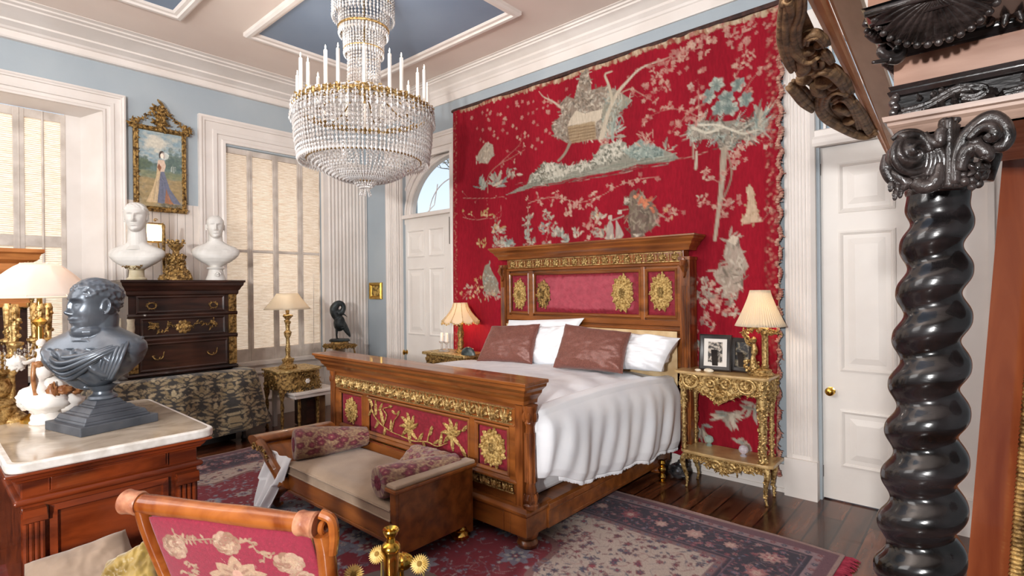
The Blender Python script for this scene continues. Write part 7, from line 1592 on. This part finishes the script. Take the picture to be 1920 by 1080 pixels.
for i, (px, py, d, r, lab) in enumerate(((708, 1040, 1.53, .027, 'pale yellow dried flower left of the slender brass vase'), (787, 1058, 1.5, .028, 'pale yellow dried flower right of the brass scallop dish'), (663, 1078, 1.5, .03, 'dried yellow flower lowest and furthest left, beside the settee end'))):
    p = vd(px, py, d); t = thing('dried_flower', lab, 'flower', (p.x, p.y, p.z)); mb = MB(); tilt = Matrix.Rotation(.7, 4, 'X') @ Matrix.Rotation(.3*(i-1), 4, 'Y'); tilt = V((-CF[0]+.25*(i-1), -CF[1], .75)).to_track_quat('Z', 'Y').to_matrix().to_4x4()
    for ring_, k in ((1., 26), (.8, 22), (.55, 16)):
        for j in range(k):
            a = 2*PI*j/k+ring_; m_ = MB(); leaf(m_, (0, 0, 0), (1, 0, 0), (0, 1, 0), (math.cos(a)*r*.25, math.sin(a)*r*.25), a, r*.75*ring_, r*.22, .003, 1, w=.004*(1-ring_)*3); mb.add(m_.v, m_.f, tilt)
    obj('petals', mb, STRAW, t); m_ = MB(); m_.ell((0, 0, .004), (r*.3, r*.3, .006), 12, 8); mb = MB().add(m_.v, m_.f, tilt); obj('centre', mb, mat('flower_centre%d' % i, '#8a6a2c', rough=.9, scale=60, bump=.5), t)
    mb = MB().tube([(0, 0, 0), (.005, .01, -.02), (0, .01, tz-p.z+.002)], .003, 6); obj('stem', mb, mat('stem%d' % i, '#7b6a3a', rough=.8), t)
for i, (px, py, r, lab) in enumerate(((757, 1078, .032, 'round glass bowl at the bottom edge, under the brass scallop dish'), (706, 1082, .024, 'small glass bowl at the bottom edge, under the left dried flower'))):
    p = vd(px, py, 1.46); t = thing('glass_bowl', lab, 'bowl', (p.x, p.y, tz)); mb = MB().lathe([(.0, 0), (r*.5, .0), (r, r*.6), (r*.95, r*1.1), (r*.6, r*1.4), (r*.56, r*1.36), (r*.88, r*1.05), (r*.9, r*.6), (r*.4, .006), (0, .006)], n=28); obj('bowl', mb, mat('smoky_glass%d' % i, '#8a6e6a', rough=.06, trans=.7, ior=1.45), t)
# ---------------------------------------------------------------- canopy bed at the right
BLK_ = mat('ebonised_wood', '#0b0a0a', '#211d1e', rough=.22, coat=.5, scale=9, stretch=(1, 1, 4), detail=6, rvar=.06, bump=.06, bscale=40)
CARV = mat('ebonised_carving', '#110e0d', '#3b3331', rough=.3, coat=.5, scale=28, detail=5, bump=.3, bscale=120)
ROSE = mat('rose_wood', '#7c5643', '#a3806e', rough=.35, coat=.3, scale=4, stretch=(.8, 3, 3), detail=6, distort=.5)
PANW = mat('red_panel_wood', '#74331b', '#9c5432', rough=.25, coat=.5, scale=3, stretch=(2.5, 2.5, .5), detail=6, distort=.8)
TANW = mat('tan_soffit', '#c39c78', '#dcb998', rough=.5, scale=5, stretch=(3, .6, 3), detail=5)
DRIFT = mat('weathered_carving', '#5e4630', '#a5835e', rough=.6, scale=26, detail=6, bump=.5, bscale=90)
t0, b0 = vd(1759, 365, 1.12), vd(1722, 1075, 1.12)
cb = thing('canopy_bed', 'monumental dark carved canopy bed with a spiral column in the right foreground', 'bed', (b0.x, b0.y, 0))
def cw(nm, mb, m, **k): return obj(nm, mb, m, cb, world=True, **k)
axd = (b0-t0)/(t0.z-b0.z)            # per metre of drop
def axis(z): return t0+axd*(t0.z-z)
ztop, zbot = t0.z, .16; NV = 420; pitch = .098
# bulge heights measured down the column
def colf(u, v):
    z = sp(v, zbot, ztop); s = (ztop-z); R_ = sp(min(1.3, s/.8), .0600, .0795); D_ = sp(min(1.3, s/.8), .0165, .0205)*sstep(s, .0, .07)
    a = 2*PI*u; c = axis(z); bx_ = math.atan2(-c.y, -c.x); ph = 2*PI*(s/pitch)+a-bx_-2.2
    g = (.5+.5*math.cos(ph))**1.35; rr = R_-D_*g-(.006*(1-sstep(s, 0, .06)))
    return (c.x+rr*math.cos(a), c.y+rr*math.sin(a), z)
mb = MB().grid(colf, 64, NV, cu=True, cap=True); cw('spiral_column', mb, BLK_)
c_ = axis(.16); mb = MB().box(c_.x-.11, c_.y-.11, 0, c_.x+.11, c_.y+.11, .11); mb.lathe([(.1, .11), (.105, .125), (.085, .14), (.08, .165)], (c_.x, c_.y, 0), 32); cw('column_base', mb, BLK_, ang=30)
mb = MB(); c_ = axis(ztop)
mb.lathe([(.050, -.004), (.056, .002), (.058, .010), (.054, .016), (.050, .02), (.052, .05), (.058, .09), (.07, .13), (.085, .16), (.085, .175), (0, .176)], (c_.x, c_.y, ztop), 40)
DC = 1.04
def q2(px, py, d=DC): return vd(px, py, d)
def ptube(pts, r, d=DC, n=10, ribs=1, off=0.):
    P = [q2(a, b, 1.285/(.749+(a-960)/1000*.6625)+(d-1.035)) for a, b in bez(pts, 6)]
    k = len(P); rr = r if not hasattr(r, '__len__') else [np.interp(i/(k-1), np.linspace(0, 1, len(r)), r) for i in range(k)]
    mb.tube(P, rr, n)
sc_ = .00104
# left volute
vc = q2(1702, 291, 1.03); CRv, CUv, CFv = V(CR), V(CU), V(CF)
for i_, (r0, r1, dd) in enumerate(((36, 33, 0),)):
    P = [vc+CRv*(math.cos(t)*r*sc_)+CUv*(math.sin(t)*r*sc_)-CFv*(.012+.010*(1-r/34)) for t, r in [(2.2-2*PI*2.1*k/60, sp(k/60, r0, r1)) for k in range(61)]]
    mb.tube(P, [sp(k/60, .0085, .003) for k in range(61)], 8)
for q_ in (0,):
    def vol(u, v):
        a = 2*PI*u; r = .036*v; return vc+CRv*(r*math.cos(a))+CUv*(r*math.sin(a))-CFv*(.012+.014*(1-v*v)+.0042*math.sin(a*2+v*9.5)*min(1, v*4)*(1 if v < .97 else 0))
    mb.grid(vol, 72, 26, cu=True); mb.ell(vc+CFv*.012, (.030, .030, .028), 20, 12)
for k in range(5): ptube([(1716+k*7, 262-k*2), (1736+k*7, 276+k*2), (1738+k*8, 305), (1728+k*9, 330)], [.006, .0085, .006], 1.035)
ptube([(1672, 262), (1690, 250), (1715, 250), (1735, 262), (1745, 285)], [.004, .009, .008], 1.03)
ptube([(1733, 250), (1742, 262), (1760, 270), (1764, 250), (1770, 240)], [.006, .009, .011, .008], 1.03)
# centre stalk
for k in range(5): ptube([(1768+k*6, 222+abs(k-2)*6), (1772+k*4, 260), (1770+k*5, 310), (1760+k*9, 352)], [.008, .0075, .008, .009], 1.035+.004*abs(k-2))
mb.ell(q2(1785, 226, 1.03), (.022, .018, .014), 12, 8); mb.ell(q2(1772, 232, 1.03), (.012, .012, .016), 10, 8)
# big right scroll with parallel ribs
for k in range(4):
    s_ = k*6; ptube([(1790+s_*.4, 345-s_), (1792+s_, 300), (1806+s_, 262+s_*.6), (1832+s_*.3, 234+s_), (1858, 220+s_), (1880-s_*.6, 232+s_*.6), (1889-s_, 256), (1880-s_, 274-s_*.3), (1864-s_*.2, 276-s_*.5)], [.009, .012, .013, .012, .009], 1.035+.006*k)
ptube([(1815, 262), (1838, 240), (1858, 238), (1866, 250), (1858, 258), (1850, 252)], [.006, .01, .011, .008], 1.02)
ptube([(1800, 320), (1808, 290), (1830, 275), (1850, 290), (1846, 300)], [.008, .014, .013, .009], 1.03)
mb.ell(q2(1828, 268, .965), (.014, .014, .010), 12, 8)
for (x, y, r) in ((1829, 320, 15), (1806, 316, 7), (1806, 328, 7), (1845, 312, 9), (1842, 330, 9), (1822, 338, 10), (1834, 345, 8), (1815, 300, 8), (1846, 322, 8), (1818, 312, 9), (1808, 340, 9), (1822, 350, 7)): mb.ell(q2(x, y, .985), (r*sc_, r*sc_, r*sc_), 12, 8)
for k in range(5): leaf(mb, q2(1829, 320, .972), CRv, CUv, (0, 0), k*1.25, .018, .014, .006, 2)
# lower left leaf curls
for a in ([(1664, 290), (1662, 315), (1672, 338), (1690, 345)], [(1668, 322), (1685, 330), (1698, 345), (1690, 356)], [(1695, 335), (1712, 345), (1722, 335), (1716, 322)], [(1712, 322), (1725, 310), (1740, 318), (1752, 312)]): ptube(a, [.008, .012, .010, .006], 1.04)
ptube([(1716, 340), (1728, 350), (1748, 346), (1758, 330), (1762, 305)], [.012, .014, .013, .006], 1.03)
for a in np.linspace(-2.9, -.3, 6): leaf(mb, q2(1738, 325, 1.025), CRv, CUv, (0, 0), a, .034, .018, .008, 3)
for (x, y) in ((1683, 352), (1680, 364), (1690, 360), (1672, 348)): leaf(mb, q2(x, y-8, 1.05), CRv, CUv, (0, 0), -PI/2-.2, .022, .016, .006, 3)
# rear volutes of the capital
for (dx, dy) in ((.075, .075), (-.06, .09)):
    cc = V((c_.x+dx, c_.y+dy, ztop+.11)); mb.ell(cc, (.03, .03, .036), 16, 10); mb.tube([cc+V((.0, 0, -.08)), cc+V((dx*.1, dy*.1, -.03)), cc], [.014, .02, .02], 10)
cw('capital', mb, CARV, ang=0)
# entablature --------------------------------------------------------------
YE = 1.33
def zl(px, py, y=YE): return float(on_y(px, py, y)[2])
def xl_(px, py, y=YE): return float(on_y(px, py, y)[0])
z1, z2, z3, z4, z5 = zl(1678, 243), zl(1672, 222), zl(1678, 164), zl(1679, 149), zl(1679, 113)
z6 = zl(1680, 94); XLe = xl_(1678, 200); XRe = 1.35; DY = .42
def eband(mb, pr, xl, y0=YE): mb.sweep(pr, [(xl, y0+DY, 0), (xl, y0, 0), (XRe, y0, 0)], [(-1, 0, 0), (-1, -1, 0), (0, -1, 0)], [UZ]*3)
mb = MB(); h = z2-z1
eband(mb, [(0, z1-.02), (.0, z1-.016), (.006, z1), (.012, z1+.25*h), (.012, z1+.5*h), (.018, z1+.6*h), (.02, z2), (0, z2)], XLe-.0); mb.box(XLe, YE, z1-.02, XRe, YE+DY, z2); cw('lower_moulding', mb, mat('worn_moulding', '#4f382e', '#a08576', rough=.3, coat=.4, scale=6, stretch=(.6, 3, 6), detail=5), ang=20)
mb = MB().box(XLe, YE, z2, XRe, YE+DY, z3); eband(mb, [(0, z3-.022), (.008, z3-.02), (.012, z3-.012), (.006, z3-.008), (.01, z3), (0, z3)], XLe); eband(mb, [(0, z5), (.004, z5), (.01, z5+.3*(z6-z5)), (.02, z5+.6*(z6-z5)), (.022, z6), (.0, z6)], XLe); mb.box(XLe, YE, z5, XRe, YE+DY, z6+.2); cw('frieze_block', mb, BLK_, ang=20)
mb = MB().box(XLe-.001, YE-.004, z3, XRe, YE+DY, z5); cw('plain_band', mb, ROSE, smooth=False)
mb = MB(); O = (XLe, YE, 0); hz = z3-.022-z2; zc = z2+hz*.5; L = XRe-XLe
n = 9
for i in range(n):
    x0 = .012+i*.15; dr_ = 1 if i % 2 == 0 else -1
    P = bez([(x0, z2+.008), (x0+.04, z2+hz*.35), (x0+.085, z2+hz*.85), (x0+.125, z2+hz*.62), (x0+.112, z2+hz*.3), (x0+.09, z2+hz*.45)], 6)
    for o_ in (0, .007): mb.tube(plane_pts([(a+o_*.3, b-o_, .010) for a, b in P], O, UX, UZ), [.0055]*len(P), 7)
    for k in range(9): q = P[int(len(P)*k/11)]; leaf(mb, O, UX, UZ, (q[0], q[1]), -1.9+.2*k, hz*.62, .022, .013, 3, curl=-.5)
    for k in range(7): leaf(mb, O, UX, UZ, (x0+.0+k*.02, z2+hz*.42), -1.3, hz*.42, .018, .011, 2)
    for k in range(4): leaf(mb, O, UX, UZ, (x0+.03+k*.02, z2+hz*.6), 1.9-.3*k, hz*.38, .016, .010, 2)
    for k in range(4): mb.ell(V(O)+V((x0+.05+k*.012, -.006, z3-.03+.004*(k % 2))), (.006, .006, .006), 8, 6)
for k in range(4): mb.ell(V(O)+V((-.002+.004*(k % 2), -.008, z2+.008+k*hz*.25)), (.008, .009, .009), 10, 8)
cw('carved_frieze', mb, CARV)
# upper overhanging cornice with shell and corner bracket
YC = 1.14
z7 = float(on_y(1600, 48, YC)[2]); xc = float(on_y(1600, 48, YC)[0])
mb = MB(); mb.sweep([(-.03, z7), (.0, z7), (.004, z7+.008), (.014, z7+.018), (.014, z7+.028), (.02, z7+.03), (-.03, z7+.03)], [(xc+.03, YE+DY, 0), (xc+.03, YC+.03, 0), (XRe, YC+.03, 0)], [(-1, 0, 0), (-1, -1, 0), (0, -1, 0)], [UZ]*3); mb.box(xc+.03, YC+.03, z7, XRe, YE+DY, z7+.12); cw('upper_cornice', mb, BLK_, ang=20)
mb = MB().box(xc+.02, YC+.018, z7+.03, XRe, YC+.06, z7+.14); cw('cornice_board', mb, ROSE, smooth=False)
# big shell under the cornice
mb = MB(); O = V(on_y(1755, -2, 1.17)); n = 17; wv = []; 
def shf(u, v):
    a = sp(u, -PI*.98, -.02*PI); fl_ = abs(math.sin(u*n*PI)); r = (.080+.005*fl_)*v; dep_ = .016+.024*math.sin(PI*min(1, v*.75))+.009*fl_*v-.02*v**4
    return O+V((r*math.cos(a)*1.08, -dep_*.75-r*math.sin(a)*1.0, r*math.sin(a)*.62))
mb.grid(shf, n*10+1, 26)
for i in range(n): a = sp((i+.5)/n, -PI*.98, -.02*PI); mb.ell(O+V((.088*math.cos(a), -.016-.082*math.sin(a), .052*math.sin(a))), .0065, 10, 8)
mb.tube([O+V((x, -.02, 0)) for x in (-.1, 0, .1)], .006, 8)
cw('carved_shell', mb, CARV, ang=0, solid=.004); mb = MB()
for s0 in (0,):
    P0 = V(on_y(1893, -8, 1.29))+V((s0, 0, 0))
    for a in np.linspace(-2.6, -.4, 6): leaf(mb, P0, UX, UZ, (0, 0), a, .055, .03, .014, 4)
cw('carved_leaves', mb, CARV, ang=0, solid=.003)
mb = MB()
for a, r in (([(1622, 48), (1632, 34), (1652, 34), (1662, 48), (1650, 58), (1636, 52)], [.006, .009, .008, .005]), ([(1626, 62), (1645, 72), (1668, 68), (1690, 48), (1700, 22)], [.007, .011, .012, .008]), ([(1640, 66), (1662, 62), (1684, 40), (1690, 18)], [.006, .009, .007]), ([(1668, 72), (1684, 84), (1684, 100), (1668, 106), (1652, 98), (1655, 86)], [.010, .012, .010, .006]), ([(1690, 60), (1692, 85), (1684, 110), (1664, 112)], [.008, .011, .008]), ([(1664, 112), (1650, 115), (1636, 117)], [.006, .004, .003]), ([(1670, 40), (1690, 22), (1712, 30)], [.006, .009, .006])):
    P = [q2(x, y, 1.04) for x, y in bez(a, 6)]; mb.tube(P, [np.interp(i/(len(P)-1), np.linspace(0, 1, len(r)), r) for i in range(len(P))], 10)
for k in range(9): mb.ell(q2(1626+k*5.5, 58+6*math.sin(k*.5)+k, 1.03), .006, 8, 6)
for k in range(6): mb.ell(q2(1662+k*4, 118+k*3, 1.09), .009, 8, 6)
mb.ell(q2(1682, 22, 1.03), .012, 12, 8); mb.ell(q2(1643, 44, 1.03), .007, 10, 8)
cw('corner_bracket', mb, CARV, ang=0)
# canopy side rail running back towards the wall
def dep(py): return 1.22*485/(485-py)
def rl(px, py): return vd(px, py, dep(py))
def raillines(name, m, pairs, thick):
    """pairs: px at y=0 and px at y=290 of successive edges, low to high"""
    vs = []; n = len(pairs)
    for y in (-60, 300):
        for (a, b), up in zip(pairs, thick): p = rl(a+(b-a)*y/290, y); vs.append(p+V((0, 0, up)))
    fs = [(i, i+1, n+i+1, n+i) for i in range(n-1)]; m_ = MB().add(vs, fs); return cw(name, m_, m, smooth=False, solid=.03, offs=1)
raillines('side_rail_moulding', mat('orange_rail_wood', '#cf8a52', '#efb98a', rough=.4, coat=.2, scale=6, stretch=(3, .5, 3), detail=6, distort=.5), [(1499, 1656), (1512, 1661), (1520, 1663), (1538, 1668), (1545, 1670)], (.04, .006, .012, .0, .01))
raillines('side_rail_soffit', TANW, [(1551, 1672), (1561, 1675), (1585, 1690), (1612, 1712)], (.012, .0, .002, .004))
mb = MB()
def dt(pts, r, dd=0, rib=0):
    P = bez(pts, 6); n_ = len(P)
    for o_ in ((0,) if not rib else (-1, 0, 1)):
        Q = []
        for i, p in enumerate(P):
            a = P[max(0, i-1)]; b = P[min(n_-1, i+1)]; t = np.array([b[0]-a[0], b[1]-a[1]]); t = t/(np.hypot(*t)+1e-6); Q.append(vd(p[0]-t[1]*o_*r*.6, p[1]+t[0]*o_*r*.6, dep(min(p[1], 250))+dd-.01*(o_ == 0)))
        mb.tube(Q, [max(.004, (r*(.55 if rib else 1))*.001*dep(min(p[1], 250))*(.55+.45*math.sin(PI*i/(n_-1)))) for i, p in enumerate(P)], 10)
dt([(1480, -30), (1474, 30), (1474, 75), (1482, 108), (1492, 130)], 15, 0, 1); dt([(1500, -20), (1498, 20), (1488, 55), (1492, 88), (1512, 108), (1530, 100)], 14, 0, 1); dt([(1468, 10), (1476, 0), (1484, 20), (1478, 45)], 9)
dt([(1508, 84), (1512, 70), (1528, 64), (1542, 72), (1550, 86)], 10, 0, 1); dt([(1545, 112), (1536, 104), (1526, 112), (1528, 124), (1540, 124), (1541, 114), (1534, 114)], 6); dt([(1545, 95), (1552, 105), (1560, 118)], 8, 0, 1)
dt([(1520, 136), (1540, 128), (1562, 134), (1580, 152), (1592, 176)], 13, 0, 1); dt([(1482, 158), (1498, 172), (1512, 188), (1528, 202)], 14, 0, 1); dt([(1592, 172), (1566, 166), (1546, 178), (1540, 198), (1552, 218), (1582, 236), (1608, 248), (1626, 250), (1640, 244)], 12, 0, 1)
dt([(1560, 190), (1576, 180), (1594, 190), (1606, 212), (1614, 240)], 9, 0, 1); dt([(1564, 200), (1580, 204), (1592, 214)], 9); dt([(1500, 112), (1508, 125), (1500, 138)], 13); dt([(1600, 190), (1616, 215), (1632, 245), (1642, 250)], 9, 0, 1); dt([(1525, 160), (1535, 170), (1548, 176)], 12)
for (x, y, rx_, dd) in ((1508, 147, 15, 0), (1519, 131, 12, -.01), (1545, 153, 17, 0), (1592, 226, 11, -.01), (1562, 160, 12, 0), (1516, 95, 12, 0), (1535, 85, 9, 0)): k = rx_*.001*dep(y); mb.ell(vd(x, y, dep(y)+dd), (k, k, k*.85), 16, 10)
back = [(1470, -40), (1500, -40), (1512, 20), (1530, 60), (1560, 110), (1600, 175), (1645, 245), (1622, 252), (1560, 225), (1545, 200), (1535, 175), (1500, 150), (1480, 120), (1468, 60)]
cw('carved_cresting', mb, DRIFT, ang=0)
mb = MB(); vs = [vd(x, y, dep(min(y, 250))+.04) for x, y in back]+[vd(x, y, dep(min(y, 250))+.07) for x, y in back]; n_ = len(back); cpt = len(vs)
ctr = [vd(1535+40*t, 60+110*t, dep(60+110*t)+.04) for t in (0,)]
mb.add(vs, [tuple(range(n_)), tuple(range(n_, 2*n_))[::-1]]+[(i, (i+1) % n_, n_+(i+1) % n_, n_+i) for i in range(n_)]); cw('cresting_ground', mb, DRIFT, smooth=False)
# red wooden side board and rope moulding
def brd(px, py, d=1.36): return vd(px, py, d)
vs = [brd(1888, 205), brd(1980, 190), brd(1907, 1085), brd(1812, 1085), brd(1888, 205, 1.40)+V((.0, .03, 0)), brd(1980, 190, 1.40), brd(1907, 1085, 1.40), brd(1812, 1085, 1.40)]
lowv = [V((vs[3].x, vs[3].y, .1)), V((vs[2].x, vs[2].y, .1)), V((vs[7].x, vs[7].y, .1)), V((vs[6].x, vs[6].y, .1))]
mb = MB().add(vs, [(0, 1, 2, 3), (4, 7, 6, 5), (0, 3, 7, 4), (1, 5, 6, 2), (0, 4, 5, 1)]); mb.add([vs[3], vs[2], lowv[1], lowv[0], vs[7], vs[6], lowv[3], lowv[2]], [(0, 1, 2, 3), (4, 7, 6, 5), (0, 3, 7, 4), (1, 5, 6, 2)])
cw('side_board', mb, PANW, smooth=False)
mb = MB()
for k in range(95):
    t = k/94; p = brd(sp(t, 1962, 1903), sp(t, 330, 1095), 1.345); mb.ell(p, (.014, .010, .0085), 8, 6, M=None)
    p2 = brd(sp(t, 1980, 1920), sp(t, 330, 1095), 1.345); mb.ell(p2, (.011, .012, .006), 8, 6)
cw('rope_moulding', mb, GILTD)
mb = MB(); mb.add([brd(1950, 300, 1.37), brd(2080, 300, 1.37), brd(2060, 1095, 1.37), brd(1905, 1095, 1.37)], [(0, 1, 2, 3)]); cw('inner_panel', mb, PANW, smooth=False, solid=.02, offs=0)
